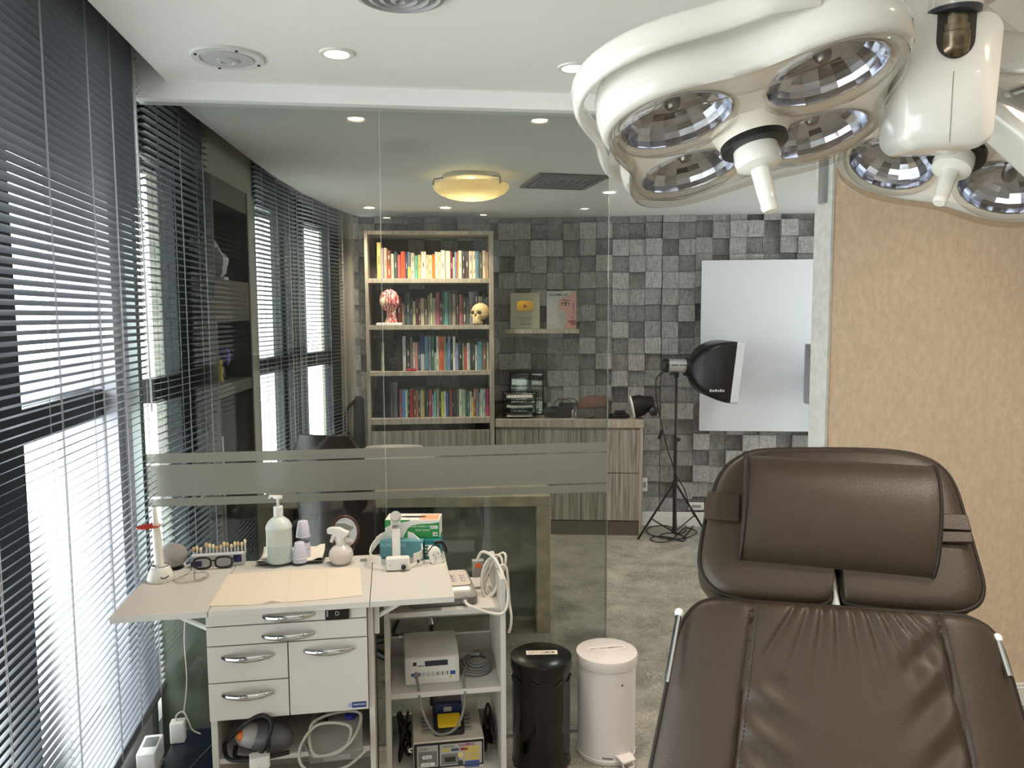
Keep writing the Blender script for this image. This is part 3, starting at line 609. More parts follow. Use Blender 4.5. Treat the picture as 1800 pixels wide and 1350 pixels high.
MB().ball((0, 0, 0), (.058, .068, .066), 40, 28, M=Ms_, fn=skullfn).build('cranium', M_bone, t, smooth=70)
MB().loft([[Ms_ @ Vector((x * k_, y, z)) for x, y in ((-.034, -.045), (-.02, -.062), (0, -.066), (.02, -.062), (.034, -.045), (.02, -.02), (-.02, -.02))] for z, k_ in ((-.02, 1.0), (-.035, .85), (-.048, .8))]).build('upper_jaw', M_bone, t, bevel=.003)
MB().loft([[Ms_ @ Vector((x * k_, y + dy, z)) for x, y in ((-.036, -.02), (-.03, -.048), (-.012, -.062), (.012, -.062), (.03, -.048), (.036, -.02), (.024, -.02), (.02, -.04), (-.02, -.04), (-.024, -.02))] for z, k_, dy in ((-.0525, .92, .0), (-.066, .9, .0), (-.0715, .8, .003))]).build('jaw', M_bone, t, bevel=.002)
th = MB()
for q in range(-4, 5): th.box(q * .0056 - .0024, q * .0056 + .0024, -.0655 + .0011 * q * q * .7, -.055 + .0011 * q * q * .7, -.0535, -.0465, M=Ms_)
th.build('teeth', mat('tooth_bone', (232, 216, 176), .4), t, bevel=.0006)
for sx in (-1, 1): MB().ball((sx * .0225, -.0555, -.001), (.0145, .0085, .0125), 18, 12, M=Ms_).build('eye_socket', M_hol, t)
MB().ball((0, -.061, -.021), (.0075, .006, .0105), 14, 10, M=Ms_).build('nose_cavity', M_hol, t)
for sx in (-1, 1): MB().tube([Ms_ @ Vector((sx * .022, -.055, -.018)), Ms_ @ Vector((sx * .042, -.042, -.016)), Ms_ @ Vector((sx * .052, -.015, -.012))], .005, 8).build('cheekbone', M_bone, t)
# low cabinet right of the bookcase ------------------------------------------
A2 = Vector((-.118, 5.832, 0)); B2 = Vector((1.0, 5.752, 0)); CU = (B2 - A2).normalized(); CR = math.atan2(CU.y, CU.x); CN = Vector((CU.y, -CU.x, 0))
def cp(px, py): p = opl(px, py, A2, CN); return (p - A2).dot(CU), p.z
CD = .24
cx0, _ = cp(871, 760); cx1, ct = cp(1131, 738); ct0 = cp(1131, 752)[1]
tag(MB().box(cx0, cx1 + .004, -.006, .30, ct0, ct).build('countertop', M_wood, bevel=.002), 'grey-oak top running over the low cabinets beside the bookcase', 'countertop').matrix_basis = XY(A2, CR)
zb0 = cp(1100, 915)[1]; zm = cp(1100, 832)[1]
units = [(cx0, cp(947, 800)[0], 'low grey-oak cabinet next to the tall bookcase, under the letter trays'), (cp(947, 800)[0], cp(1021.5, 800)[0], 'middle low grey-oak cabinet under the camera'), (cp(1021.5, 800)[0], cx1, 'low grey-oak drawer cabinet at the open end, beside the tripod')]
for i, (x0, x1, lab) in enumerate(units):
    t = thing('low_cabinet', lab, 'cabinet', A2 + CU * x0, CR, 'low cabinets under the oak top'); w = x1 - x0 - .001
    b = MB(); b.box(0, w, .022, CD, .0, ct0 - .001); b.build('carcass', M_wood, t, bevel=.001)
    if i == 2:
        MB().box(w - .026, w, 0, .022, 0, ct0 - .001).build('end_panel', M_wood, t, bevel=.001); w -= .027
        MB().box(.002, w, .0, .02, zm + .003, ct0 - .018).build('drawer', M_door, t, bevel=.001); MB().box(.002, w, .0, .02, zb0, zm - .003).build('drawer', M_door, t, bevel=.001)
    else: MB().box(.003, w - .003, .0, .02, zb0, ct0 - .018).build('door', M_door, t, bevel=.001)
    MB().box(.0, w, .006, .021, 0, zb0 - .008).build('plinth', mat('plinth_dark', (92, 84, 74), .6), t)
def cpos(px, back, z=None):
    x, _ = cp(px, 738); k = (5.8 + back) / 5.8; x = x * k + (k - 1) * .0
    p = A2 + CU * x + Vector((-CU.y, CU.x, 0)) * back; return Vector((p.x, p.y, (ct if z is None else z) + .0006))

# three-tier letter tray
t = thing('letter_tray', 'black wire three-tier letter tray standing on the oak counter', 'letter tray', cpos(910, .135), CR + R_(6))
for k in range(3):
    z = .012 + k * .072; s = MB(); wx, wy = .125, .12
    s.tube([(-wx, -wy, z + .03), (wx, -wy, z + .03), (wx, wy, z + .03), (-wx, wy, z + .03)], .003, 6, closed=True)
    s.tube([(-wx * .94, -wy * .8, z), (wx * .94, -wy * .8, z), (wx * .94, wy * .96, z), (-wx * .94, wy * .96, z)], .002, 6, closed=True)
    for q in range(-5, 6): s.tube([(q * .023, -wy, z + .03), (q * .023, -wy * .8, z), (q * .023, wy * .96, z), (q * .023, wy, z + .03)], .0013, 5)
    for q in range(-4, 5): s.tube([(-wx * .94, q * .026, z), (wx * .94, q * .026, z)], .0013, 5)
    s.build('tray', M_black, t)
    if k < 3: MB().box(-.10, .10, -.105, .10, z + .003, z + .008 + .004 * k).build('paper_sheets', mat('paper', (225, 225, 222), .8), t)
s = MB()
for sx in (-1, 1):
    for sy in (-.7, .7): s.tube([(sx * .128, sy * .12, .0), (sx * .128, sy * .12, .2)], .003, 6)
s.build('posts', M_black, t)
# small framed mirror leaning behind the tray
t = thing('table_mirror', 'rectangular table mirror in a thin black frame behind the letter tray', 'mirror', cpos(920, .272), CR)
Mi = Matrix.Rotation(R_(-3), 4, 'X')
MB().box(-.135, .135, -.008, .004, .0, .335, M=Mi).build('frame', M_black, t, bevel=.002)
MB().box(-.127, .127, -.0092, -.0078, .01, .327, M=Mi).build('mirror_glass', mat('mirror_silver', (225, 228, 228), .02, 1.0), t)
# DSLR camera with flash
t = thing('camera', 'black camera lying with its lens to the left on the oak counter', 'camera', cpos(985, .10), CR + R_(12))
b = MB(); b.prism(rrect(-.055, .075, -.032, .032, .012), .088); b.build('body', M_black, t, bevel=.004)
b = MB(); Ml = Matrix.Translation((-.05, 0, .045)) @ Matrix.Rotation(R_(-90), 4, 'Y'); b.lathe([(.036, 0), (.037, .02), (.04, .025), (.04, .06), (.037, .065), (.037, .085), (.03, .088)], 24, M=Ml); b.build('lens', mat('lens_black', (12, 12, 13), .25), t)
b = MB(); b.prism(rrect(-.02, .02, -.018, .018, .006), .03, z0=.088); b.build('viewfinder', M_black, t, bevel=.003)
b = MB(); b.tube(spline([(.07, 0, .08), (.06, .03, .13), (-.02, .05, .135), (-.06, .04, .07), (-.05, .03, .01)], 8), .005, 6, flat=.4); b.build('strap', M_bcable, t)
# small charger base with cables (white plug strip behind the camera)
t = thing('charger_stand', 'white charging dock with black battery blocks behind the camera', 'charger', cpos(990, .24), CR)
MB().box(-.14, .14, -.03, .03, 0, .045).build('dock', M_plw, t, bevel=.003)
for x in (-.09, .02): MB().box(x - .035, x + .035, -.025, .02, .0455, .072).build('battery', M_black, t, bevel=.004)
MB().tube(spline([(-.055, -.01, .06), (-.03, -.03, .12), (.05, -.02, .135), (.1, .0, .09), (.11, .01, .046)], 8), .003, 6).build('cable', M_bcable, t)
# grey camera bag
t = thing('camera_bag', 'grey camera bag with rust-brown flap between the camera and the flash head', 'bag', cpos(1040, .13), CR + R_(-6))
def bagring(z, w, d, sx=0): return [(sx + w * math.copysign(abs(math.cos(a2)) ** .6, math.cos(a2)), d * math.copysign(abs(math.sin(a2)) ** .6, math.sin(a2)), z) for a2 in [2 * math.pi * k / 24 for k in range(24)]]
M_bag = mat('bag_grey', (92, 88, 84), .8, var=.15, vscale=30, bump=.3)
MB().loft([bagring(0, .125, .075), bagring(.04, .132, .08), bagring(.11, .12, .075, .008), bagring(.15, .10, .06, .015), bagring(.165, .07, .04, .02)]).build('body', M_bag, t)
fl = MB(); fl.loft([[(x, -.083 + .02 * (z > .13) * (z - .13) / .03, z) for x, z in r] + [(x, -.08 + .02 * (z > .13) * (z - .13) / .03, z) for x, z in reversed(r)] for r in ([(-.07, .165), (.1, .168)], [(-.1, .12), (.12, .12)], [(-.11, .075), (.125, .10)])], True, True, True); fl.build('flap', mat('bag_rust', (108, 78, 66), .8, bump=.3), t)
MB().prism(rrect(-.1, .02, .02, .075, .012), .012, M=Matrix.Translation((0, -.079, 0)) @ Matrix.Rotation(R_(90), 4, 'X')).build('front_pocket', M_bag, t, bevel=.003)
MB().tube(spline([(-.11, -.05, .1), (-.14, -.075, .05), (-.13, -.085, .008), (-.06, -.095, .008), (.0, -.09, .03)], 8), .008, 6, flat=.35).build('strap', M_bag, t)
# flash head with black cover
t = thing('flash_head', 'black studio flash head resting at the open end of the oak counter', 'flash', cpos(1122, .10), CR)
Mf = Matrix.Translation((-.05, 0, .085)) @ Matrix.Rotation(R_(78), 4, 'Y')
MB().lathe([(.082, 0), (.084, .02), (.08, .07), (.064, .1), (.06, .14), (.05, .16)], 28, M=Mf).build('body', mat('black_nylon', (10, 10, 11), .6), t)
MB().lathe([(.088, -.012), (.088, .0), (.08, .0)], 28, M=Mf).build('front_rim', M_plw, t)
MB().lathe([(.03, 0), (.034, .01), (.034, .05), (.02, .06)], 20, M=Matrix.Translation((.10, -.045, .05)) @ Matrix.Rotation(R_(70), 4, 'X')).build('knob', M_black, t)
t = thing('cable_bundle', 'tangled black leads in front of the flash head on the counter', 'cable', cpos(1085, .09))
b = MB(); pts = [(.07 * math.cos(q * .9) + .02 * math.sin(q * 2.3), .05 * math.sin(q * .9) + .015 * math.cos(q * 1.7), .012 + .008 * (1 + math.sin(q * 1.3))) for q in range(22)]; b.tube(spline(pts, 5), .007, 6); b.build('cable', M_bcable, t)
MB().box(-.03, .05, -.03, .01, .028, .06).build('adapter', M_black, t, bevel=.004)

# floating shelf, plaque and book --------------------------------------------
def on_wall(px, py, off): # point on the right half of the back wall, off metres in front
    n = Vector((-.075, -1, 0)).normalized(); p0 = Vector((0, bwall(0), 0)) + n * off; return opl(px, py, p0, n)
WU = Vector((1, -.075, 0)).normalized(); WN = Vector((-.075, -1, 0)).normalized(); WR = math.atan2(WU.y, WU.x)
p0 = on_wall(888, 579, .2); p1 = on_wall(1018, 579, .2); zt_ = p0.z; zl = on_wall(900, 586.5, .2).z; w = (p1 - p0).dot(WU)
o = MB().box(0, w, 0, .152, zl - zt_, 0).build('wall_shelf', M_wood, bevel=.0015); o.matrix_basis = XY(p0, WR); tag(o, 'floating grey-oak wall shelf carrying the plaque and the magazine', 'wall shelf')
def upright(name, px0, px1, ytop, label, cat, thick=.012):
    a_ = on_wall(px0, 577.5, .1); b_ = on_wall(px1, 577.5, .1); h = on_wall(px0, ytop, .1).z - zt_
    t = thing(name, label, cat, (a_.x, a_.y, zt_ + .0006), WR); return t, (b_ - a_).dot(WU), h
t, w, h = upright('award_plaque', 897, 948.5, 514.5, 'silver award plaque with a golden play-button emblem on the wall shelf', 'plaque')
L7 = Matrix.Rotation(R_(-7), 4, 'X')
MB().box(0, w, 0, .012, 0, h, M=L7).build('board', mat('champagne_metal', (186, 182, 164), .35, .5), t, bevel=.001)
def playpts(cx, cz, a_, b_, n=40):
    return [(cx + a_ * math.copysign(abs(math.cos(q)) ** .42, math.cos(q)), cz + b_ * math.copysign(abs(math.sin(q)) ** .62, math.sin(q))) for q in [2 * math.pi * k / n for k in range(n)]]
F7 = L7 @ Matrix.Rotation(R_(90), 4, 'X')
MB().prism(playpts(w * .5, h * .635, w * .285, h * .145), .004, M=F7, z0=.0003).build('emblem', mat('gold', (236, 190, 92), .16, 1.0), t, bevel=.001)
MB().prism([(w * .46, h * .58), (w * .58, h * .635), (w * .46, h * .69)], .003, M=F7, z0=.0045).build('play_mark', mat('gold_dark', (120, 104, 74), .3, 1.0), t)
b = MB()
for zz, x0, x1, th in ((.30, .2, .8, .006), (.245, .3, .76, .004), (.20, .27, .76, .003)): b.box(w * x0, w * x1, -.0012, .0, h * zz, h * zz + th, M=L7)
b.box(w * .34, w * .68, -.0012, 0, h * .12, h * .15, M=L7); b.build('engraving', mat('engraved', (134, 130, 116), .6), t)
t, w, h = upright('magazine', 961, 1013, 511, 'upright magazine with half a face on its cover on the wall shelf', 'magazine')
MB().box(0, w, 0, .012, 0, h, M=L7).build('cover', mat('magazine_grey', (196, 192, 190), .4), t, bevel=.001)
MB().text('ZIGOMA 2.0', h * .088, F7 @ Matrix.Translation((w * .06, h * .87, .0006)), spacing=1.05, bold=.0006).build('lettering', M_ink, t, smooth=0)
def layer(pts, z, m, name, h_=.0004): MB().prism([(p[0] * w, p[1] * h) for p in pts], h_, M=F7, z0=z).build(name, m, t, smooth=0)
M_face = mat('print_face', (206, 160, 150), .5, var=.06, vscale=20); M_faced = mat('print_shade', (172, 116, 108), .5); M_dk = mat('print_dark', (74, 50, 46), .5); M_xr = mat('print_bone', (176, 176, 176), .5, var=.15, vscale=40); M_lip = mat('print_lip', (170, 92, 92), .5)
def ell(cx, cy, a_, b_, n=20, r0=0, r1=360): return [(cx + a_ * math.cos(R_(r0 + (r1 - r0) * k / n)), cy + b_ * math.sin(R_(r0 + (r1 - r0) * k / n))) for k in range(n + (r1 - r0 != 360))]
layer([(.99, .01), (.99, .99), (.86, .99), (.62, .82), (.42, .80), (.38, .52), (.55, .47), (.66, .34), (.66, .2), (.55, .01)], .0003, M_face, 'printed_face')
layer([(.38, .5), (.55, .45), (.66, .30), (.62, .12), (.5, .08), (.42, .2), (.33, .42)], .0006, M_xr, 'printed_bone')
layer([(.94, .3), (.82, .33), (.8, .30), (.88, .28), (.95, .285)], .0008, M_faced, 'printed_nose'); layer([(.9, .36), (.86, .62), (.9, .7), (.93, .7), (.93, .36)], .0007, M_faced, 'printed_nose')
layer([(.46, .73), (.58, .765), (.78, .74), (.78, .725), (.58, .745)], .0008, M_dk, 'printed_eyebrow')
layer(ell(.63, .655, .14, .045), .0008, M_dk, 'printed_eye'); layer(ell(.63, .65, .10, .026), .0011, mat('print_white', (222, 214, 210), .5), 'printed_eye_white'); layer(ell(.63, .655, .04, .028), .0014, mat('print_iris', (84, 44, 34), .4), 'printed_iris')
layer([(.70, .205), (.84, .235), (.985, .23), (.985, .09), (.84, .10)], .0008, M_lip, 'printed_lips'); layer([(.70, .203), (.985, .175), (.985, .165), (.8, .185)], .0011, M_dk, 'printed_mouth_line')
b = MB(); b.box(.05 * w, .3 * w, -.0008, 0, .09 * h, .095 * h, M=L7); b.box(.05 * w, .3 * w, -.0008, 0, .06 * h, .065 * h, M=L7); b.box(.08 * w, .84 * w, -.0008, 0, .83 * h, .833 * h, M=L7); b.build('small_print', mat('print_grey', (120, 118, 118), .6), t)

# white backdrop board ------------------------------------------------------------
bpx = [(1231.5, 459), (1425, 453), (1423, 763.5), (1225.5, 757)]
q0 = on_wall(1226, 700, .085)
bdir = Vector((1, -.085, 0)).normalized(); bn = Vector((bdir.y, -bdir.x, 0))
wb0 = opl(1228.5, 757, q0, bn); zb_ = wb0.z; ztp = opl(1231, 458, q0, bn).z
o = MB().prism(rrect(0, 1.55, 0, ztp - zb_, .012, 4), .006, M=Matrix.Rotation(R_(90), 4, 'X')).build('backdrop_board', mat('white_board', (222, 226, 232), .6)); o.matrix_basis = XY((wb0.x, wb0.y, zb_), math.atan2(bdir.y, bdir.x)); tag(o, 'large white backdrop board on the block wall behind the softbox lamp', 'backdrop board')
# wall outlets
def outlet(px, py, label, w=.075, h=.115, off=.05):
    p = on_wall(px, py, off); t = thing('wall_outlet', label, 'outlet', p, WR, 'outlets on the back wall'); 
    MB().box(-w / 2, w / 2, 0, .012, -h / 2, h / 2).build('plate', M_plw, t, bevel=.003)
    MB().box(-w * .3, w * .3, -.003, .0, -h * .2, h * .2).build('socket', mat('socket_grey', (150, 150, 150), .5), t, bevel=.002); return t
outlet(1133.5, 852, 'white wall outlet beside the end of the low cabinet', .04, .11); outlet(1224, 890, 'white wall outlet just above the skirting behind the tripod leg', .12, .06, .066)

# softbox lamp on tripod ------------------------------------------------------------
fx = oz(1185, 944, 0.02); SY = fx.y
t = thing('softbox_lamp', 'studio lamp with black softbox on a black tripod facing right', 'studio lamp', (fx.x, SY, 0))
zt_ = oy(1186, 664, SY).z; zh_ = oy(1184, 852, SY).z; zl_ = .05
MB().tube([(0, 0, zl_), (0, 0, .75)], .014, 12).build('lower_pole', M_black, t); MB().tube([(0, 0, .75), (0, 0, zt_)], .009, 12).build('upper_pole', M_black, t)
cl = MB(); cl.lathe([(.02, 0), (.02, .05)], 14, M=Matrix.Translation((0, 0, zh_ - .02))); cl.lathe([(.017, 0), (.017, .04)], 14, M=Matrix.Translation((0, 0, .74))); cl.lathe([(.02, 0), (.02, .025)], 14, M=Matrix.Translation((0, 0, zl_ + .0))); cl.build('collar', M_black, t)
MB().ball((.025, -.01, .76), .013, 10, 8).build('knob', M_black, t)
feet = [oz(1121, 948, .008), oz(1241, 937, .008), Vector((fx.x + .06, SY + .22, .008))]
for f_ in feet:
    f_ = Vector((f_.x - fx.x, f_.y - SY, .008)); top = Vector((f_.x * .05, f_.y * .05, zh_))
    lg = MB(); lg.tube([top, f_], .0085, 8); lg.build('leg', M_black, t); MB().tube([top.lerp(f_, .62), (f_.x * .04, f_.y * .04, zl_ + .012)], .005, 6).build('strut', M_black, t)
HZ = oy(1192, 643, SY).z
hx0 = oy(1167, 643, SY).x - fx.x; hx1 = oy(1208, 643, SY).x - fx.x
Mx = Matrix.Translation((0, 0, HZ)) @ Matrix.Rotation(R_(6), 4, 'Y') @ Matrix.Rotation(R_(90), 4, 'Y')       # lathe axis along +x, drooping slightly
Mx2 = Matrix.Translation((0, 0, HZ)) @ Matrix.Rotation(R_(2), 4, 'Y') @ Matrix.Rotation(R_(90), 4, 'Y')
MB().lathe([(.048, hx0 + .03), (.05, hx0 + .035), (.05, hx1 - .01)], 24, M=Mx2).build('flash_body', mat('silver_shell', (196, 198, 202), .3, .7), t)
MB().lathe([(.04, hx0 - .01), (.05, hx0), (.052, hx0 + .03)], 24, M=Mx2).build('rear_cap', M_black, t)
pm = MB()
for q in range(9): pm.box(hx0 + .045 + q * .0125, hx0 + .045 + q * .0125 + (.009 if q != 4 else .002), -.0512, -.050, HZ + .004, HZ + .013)
pm.build('print_marks', M_ink, t, smooth=0)
MB().box(-.016, .016, -.016, .016, zt_, HZ - .05).build('bracket', M_black, t, bevel=.004); MB().tube([(-.05, -.02, zt_ + .03), (-.015, -.012, zt_ + .03)], .009, 8).build('knob', M_black, t)
fy = .23
def sq(s, x, r): # rounded square ring in local yz, shifted along x
    return [Mx @ Vector((p[0], p[1], x)) for p in rrect(-s, s, -s, s, r, 4)]
xs = hx1 + .005; xe = oy(1276, 665, SY).x - fx.x
rings = [sq(.055, xs, .054), sq(.075, xs + .01, .07)] + [sq(.075 + .145 * math.sin(math.pi / 2 * q) ** 1.0, xs + .01 + (xe - xs - .01) * (1 - math.cos(math.pi / 2 * q)) * .55 + (xe - xs - .01) * q * .45, .07 - .05 * q) for q in (.15, .3, .45, .6, .75, .9, 1)]
MB().loft(rings, True, False, False).build('softbox', mat('softbox_nylon', (9, 10, 12), .35, bump=.2, bscale=30), t)
MB().loft([sq(.2205, xe - .004, .02), sq(.2205, xe + .05, .02), sq(.212, xe + .05, .02), sq(.21, xe + .012, .02)], True, False, True).build('diffuser', mat('diffuser_white', (210, 212, 220), .7), t)
MB().lathe([(.068, xs - .02), (.07, xs + .012)], 24, M=Mx).build('speed_ring', M_black, t)
pm = MB(); Mk_ = Mx @ Matrix.Translation((.15, -.2325, 0)) @ frame((0, 0, (xs + xe) / 2 - .02), (-.1, 0, 1), (-1, 0, -.1))
for q in range(6): pm.box(q * .018, q * .018 + .013, 0, .014 if q % 2 else .018, 0, .0006, M=Mk_)
pm.build('print_marks', mat('pale_print', (190, 190, 192), .6), t, smooth=0)
cb = MB(); P_ = [oy(1165, 655, SY), oy(1154, 665, SY - .01), oy(1153, 690, SY), oy(1157, 720, SY), oy(1164, 750, SY), oy(1172, 785, SY), oy(1182, 815, SY), oy(1190, 838, SY - .02), oy(1203, 860, SY), oy(1212, 890, SY), oy(1221, 908, SY + .05)]
cb.tube([p - Vector((fx.x, SY, 0)) for p in spline(P_, 6)], .0045, 6); cb.build('power_cord', M_bcable, t)
MB().box(-.012, .012, -.01, .01, -.035, .035, M=Matrix.Translation(oy(1161, 764, SY - .015) - Vector((fx.x, SY, 0))) @ Matrix.Rotation(R_(20), 4, 'Y')).build('cord_switch', M_black, t, bevel=.004)
pts = [(1212, 895), (1206, 918), (1205, 932), (1193, 938), (1175, 925), (1150, 925), (1137, 931), (1144, 940), (1172, 946), (1205, 946), (1225, 935), (1205, 928), (1192, 938), (1178, 950), (1160, 953), (1144, 949), (1150, 943), (1175, 944), (1200, 951), (1204, 944), (1180, 937), (1162, 940), (1165, 945), (1195, 948), (1215, 930), (1222, 915)]
b = MB(); b.tube(spline([oz(x, y, .006 + .004 * (i % 3)) for i, (x, y) in enumerate(pts)], 6), .0045, 6); o = b.build('cable_coil', M_bcable); tag(o, 'black power cable coiled on the floor under the softbox tripod', 'cable')

# second softbox, only its front edge shows past the wall end ----------------------
q_ = oy(1419, 660, 5.55); t = thing('softbox_lamp', 'second softbox half hidden behind the end of the beige wall', 'studio lamp', (q_.x + .30, 5.52, 0))
zc = q_.z; Mx = Matrix.Translation((0, 0, zc)) @ Matrix.Rotation(R_(-90), 4, 'Y')
MB().loft([sq(.06, -.22, .05), sq(.1, -.2, .05), sq(.19, -.02, .02), sq(.222, .2, .02)], True, True, False).build('softbox', mat('softbox_nylon', (9, 10, 12), .35), t)
MB().loft([sq(.223, .19, .02), sq(.223, .25, .02), sq(.215, .25, .02), sq(.215, .215, .02)], True, False, True).build('diffuser', mat('diffuser_grey', (182, 184, 190), .7), t)
MB().lathe([(.05, -.36), (.05, -.215)], 20, M=Mx).build('flash_body', mat('silver_shell', (196, 198, 202), .3, .7), t)
MB().tube([(.28, 0, .05), (.28, 0, zc - .05)], .011, 10).build('pole', M_black, t)
for q in range(3): MB().tube([(.28 + .02 * math.cos(q * 2.1), .02 * math.sin(q * 2.1), .45), (.28 + .27 * math.cos(q * 2.1), .27 * math.sin(q * 2.1), .008)], .008, 6).build('leg', M_black, t)

# stone desk -------------------------------------------------------------------------
M_stone = mat('pale_stone', (176, 166, 142), .35, var=.22, vscale=14); M_stone2 = mat('greenish_stone', (126, 130, 119), .4, var=.28, vscale=9)
dr = oz(968, 1112, 0); DR = math.atan2(.02, 1)
t = thing('desk', 'pale stone desk with slab leg and greenish stone front panel', 'desk', (dr.x, dr.y, 0), DR)
DZ = oy(968, 872, dr.y).z; dl = 1.52; dd = .66
b = MB(); b.box(-dl, 0, 0, dd, DZ - .055, DZ); b.build('desktop', M_stone, t, bevel=.003)
MB().box(-.075, 0, 0, dd, 0, DZ - .0555).build('slab_leg', M_stone, t, bevel=.003); MB().box(-dl, -dl + .07, 0, dd, 0, DZ - .0555).build('slab_leg', M_stone, t, bevel=.003)
MB().box(-.62, -.076, .10, .14, .30, DZ - .056).build('front_panel', M_stone2, t); MB().box(-.62, -.0765, .22, .26, .0, .30).build('front_panel', M_stone2, t); MB().box(-dl + .071, -.63, .40, .44, .1, DZ - .056).build('front_panel', mat('dark_panel', (62, 62, 60), .5), t)

# office chairs ------------------------------------------------------------------------
def office_chair(label, loc, rz, shell, seatz=.47, backh=1.06, bw=.24, arms=True, base=True):
    t = thing('office_chair', label, 'chair', loc, rz, 'chairs at the stone desk')
    # local: the chair faces -y; the backrest is on the +y side
    rings = []
    for k in range(9):
        q = k / 8; z = seatz + .06 + (backh - seatz - .06) * q; w = bw * (1.0 - .25 * max(0, q - .6) / .4 * max(0, q - .6) / .4 * 1.6 - .1 * (1 - q)); y = .22 + .10 * q - .05 * math.sin(math.pi * q)
        th = .03 * (1 - .4 * q)
        rings.append([(x * w, y - .05 * (1 - x * x) * 0 + .045 * -(x * x) , z) for x in (-1, -.7, -.35, 0, .35, .7, 1)] + [(x * w, y + .045 * -(x * x) + th, z) for x in (1, .7, .35, 0, -.35, -.7, -1)])
    MB().loft(rings).build('backrest', shell, t, bevel=.006, smooth=60)
    MB().prism(rrect(-.25, .25, -.24, .24, .08), .07, z0=seatz - .03).build('seat', shell, t, bevel=.02, seg=3)
    if arms:
        for sx in (-1, 1): MB().tube(spline([(sx * .24, .2, seatz + .0), (sx * .29, .18, seatz + .16), (sx * .3, .05, seatz + .215), (sx * .29, -.15, seatz + .21), (sx * .26, -.2, seatz + .13), (sx * .22, -.12, seatz + .0)], 8), .016, 8).build('armrest', M_black, t)
    MB().tube([(0, 0, .09), (0, 0, seatz - .03)], .028, 12).build('gas_column', M_black, t)
    for k in range(5):
        a2 = 2 * math.pi * k / 5 + .3; e = Vector((.28 * math.cos(a2), .28 * math.sin(a2), .075)); g = MB().tube([(0, 0, .11), e], [.024, .016], 8).build('leg', M_black, t)
        MB().lathe([(.0275, -.02), (.0275, .02)], 14, M=Matrix.Translation((e.x, e.y, .0285)) @ Matrix.Rotation(R_(90), 4, 'X') @ Matrix.Rotation(a2, 4, 'Y')).build('caster', M_black, t)
    return t
dx = oy(560, 800, 3.72)
office_chair('dark brown office chair with its back to the glass partition', (dx.x + .20, 3.58, 0), math.pi + R_(-14), mat('dark_leather', (52, 40, 38), .3, coat=.2), backh=oy(553, 776, 3.4).z + .05, bw=.2)
wx = oy(700, 790, 4.95)
o = office_chair('pale high-backed office chair behind the stone desk', (wx.x - .05, 4.95, 0), R_(4), mat('pale_leather', (172, 166, 156), .5), backh=oy(640, 785, 5.2).z, bw=.30)
# black folded tripod bag left of the bookcase
bx = oy(634, 760, 5.98)
t = thing('tripod_bag', 'black tripod bag standing upright left of the tall bookcase', 'bag', (bx.x, 5.93, 0))
MB().lathe([(.03, 0), (.05, .02), (.052, .4), (.046, .8), (.04, oy(634, 697, 5.95).z - .02), (.02, oy(634, 696, 5.95).z)], 18).build('body', mat('black_fabric', (20, 20, 22), .7, bump=.3), t)
MB().tube(spline([(-.03, -.03, 1.03), (-.085, -.05, .95), (-.085, -.05, .8), (-.03, -.04, .72)], 8), .012, 6, flat=.4).build('handle', mat('black_fabric', (20, 20, 22), .7), t)
# ================================================================== CEILING FITTINGS
WARM = (1.0, .86, .70); COOL = (.88, .95, 1.0)
def spot(x, y, z, power, color, name='lamp', cone=125, blend=.9, r=.03, parent=None):
    l = bpy.data.lights.new(name, 'SPOT'); l.energy = power; l.color = color; l.spot_size = R_(cone); l.spot_blend = blend; l.shadow_soft_size = r
    o = bpy.data.objects.new(name, l); COL.objects.link(o); o.location = (x, y, z); return o
def downlight(p, z, label, power, warm=True, r=.036, strength=26):
    t = thing('downlight', label, 'downlight', (p.x, p.y, z), 0, 'recessed ceiling downlights')
    MB().lathe([(r + .018, 0), (r + .016, -.006), (r + .003, -.006), (r, -.001), (r, 0)], 28).build('trim_ring', mat('fitting_white', (226, 224, 218), .4), t)
    MB().lathe([(r - .001, -.0008), (r * .6, -.006), (.0001, -.008)], 24, cap0=False).build('lens', mat('lamp_warm' if warm else 'lamp_white', (255, 222, 186) if warm else (255, 248, 236), .4, emit=strength), t)
    spot(p.x, p.y, z - .02, power, WARM if warm else (1, .93, .82)); return t
FP = 25
downlight(oz(592, 93, ZC), ZC, 'round downlight between the ceiling speaker and the big surgical lamp', FP)
downlight(oz(1008, 118, ZC), ZC, 'round downlight partly hidden by the rim of the big surgical lamp', FP)
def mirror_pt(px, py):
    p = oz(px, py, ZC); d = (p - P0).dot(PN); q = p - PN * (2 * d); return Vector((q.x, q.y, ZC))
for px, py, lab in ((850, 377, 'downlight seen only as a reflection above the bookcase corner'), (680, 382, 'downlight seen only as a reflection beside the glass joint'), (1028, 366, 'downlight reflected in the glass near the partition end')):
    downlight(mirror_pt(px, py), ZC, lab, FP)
for x, y, lab in ((1.15, 1.0, 'downlight above the dental chair foot'), (1.75, 2.45, 'unseen downlight added to wash the beige wall'), (2.5, 1.9, 'downlight towards the far right corner'), (.95, 1.75, 'unseen downlight added above the chair headrest')):  # all unseen; beige-wall and headrest ones added for their light
    downlight(Vector((x, y, ZC)), ZC, lab, 8 if 'beige' in lab else 40 if 'headrest' in lab else FP)
downlight(oz(649, 364, ZB), ZB, 'warm downlight over the left end of the tall bookcase', 34)
downlight(oz(783, 364, ZB), ZB, 'warm downlight over the right end of the tall bookcase', 34)
for x, y, lab in ((1.9, 4.2, 'unseen office downlight added behind the beige wall, near the partition opening'), (2.9, 4.8, 'unseen downlight added in the far right corner of the office')):  # both out of view, added to brighten the office
    downlight(Vector((x, y, ZB)), ZB, lab, 20, False)
downlight(oz(1071, 337, ZB), ZB, 'office downlight right of the square ceiling vent', 14, False)

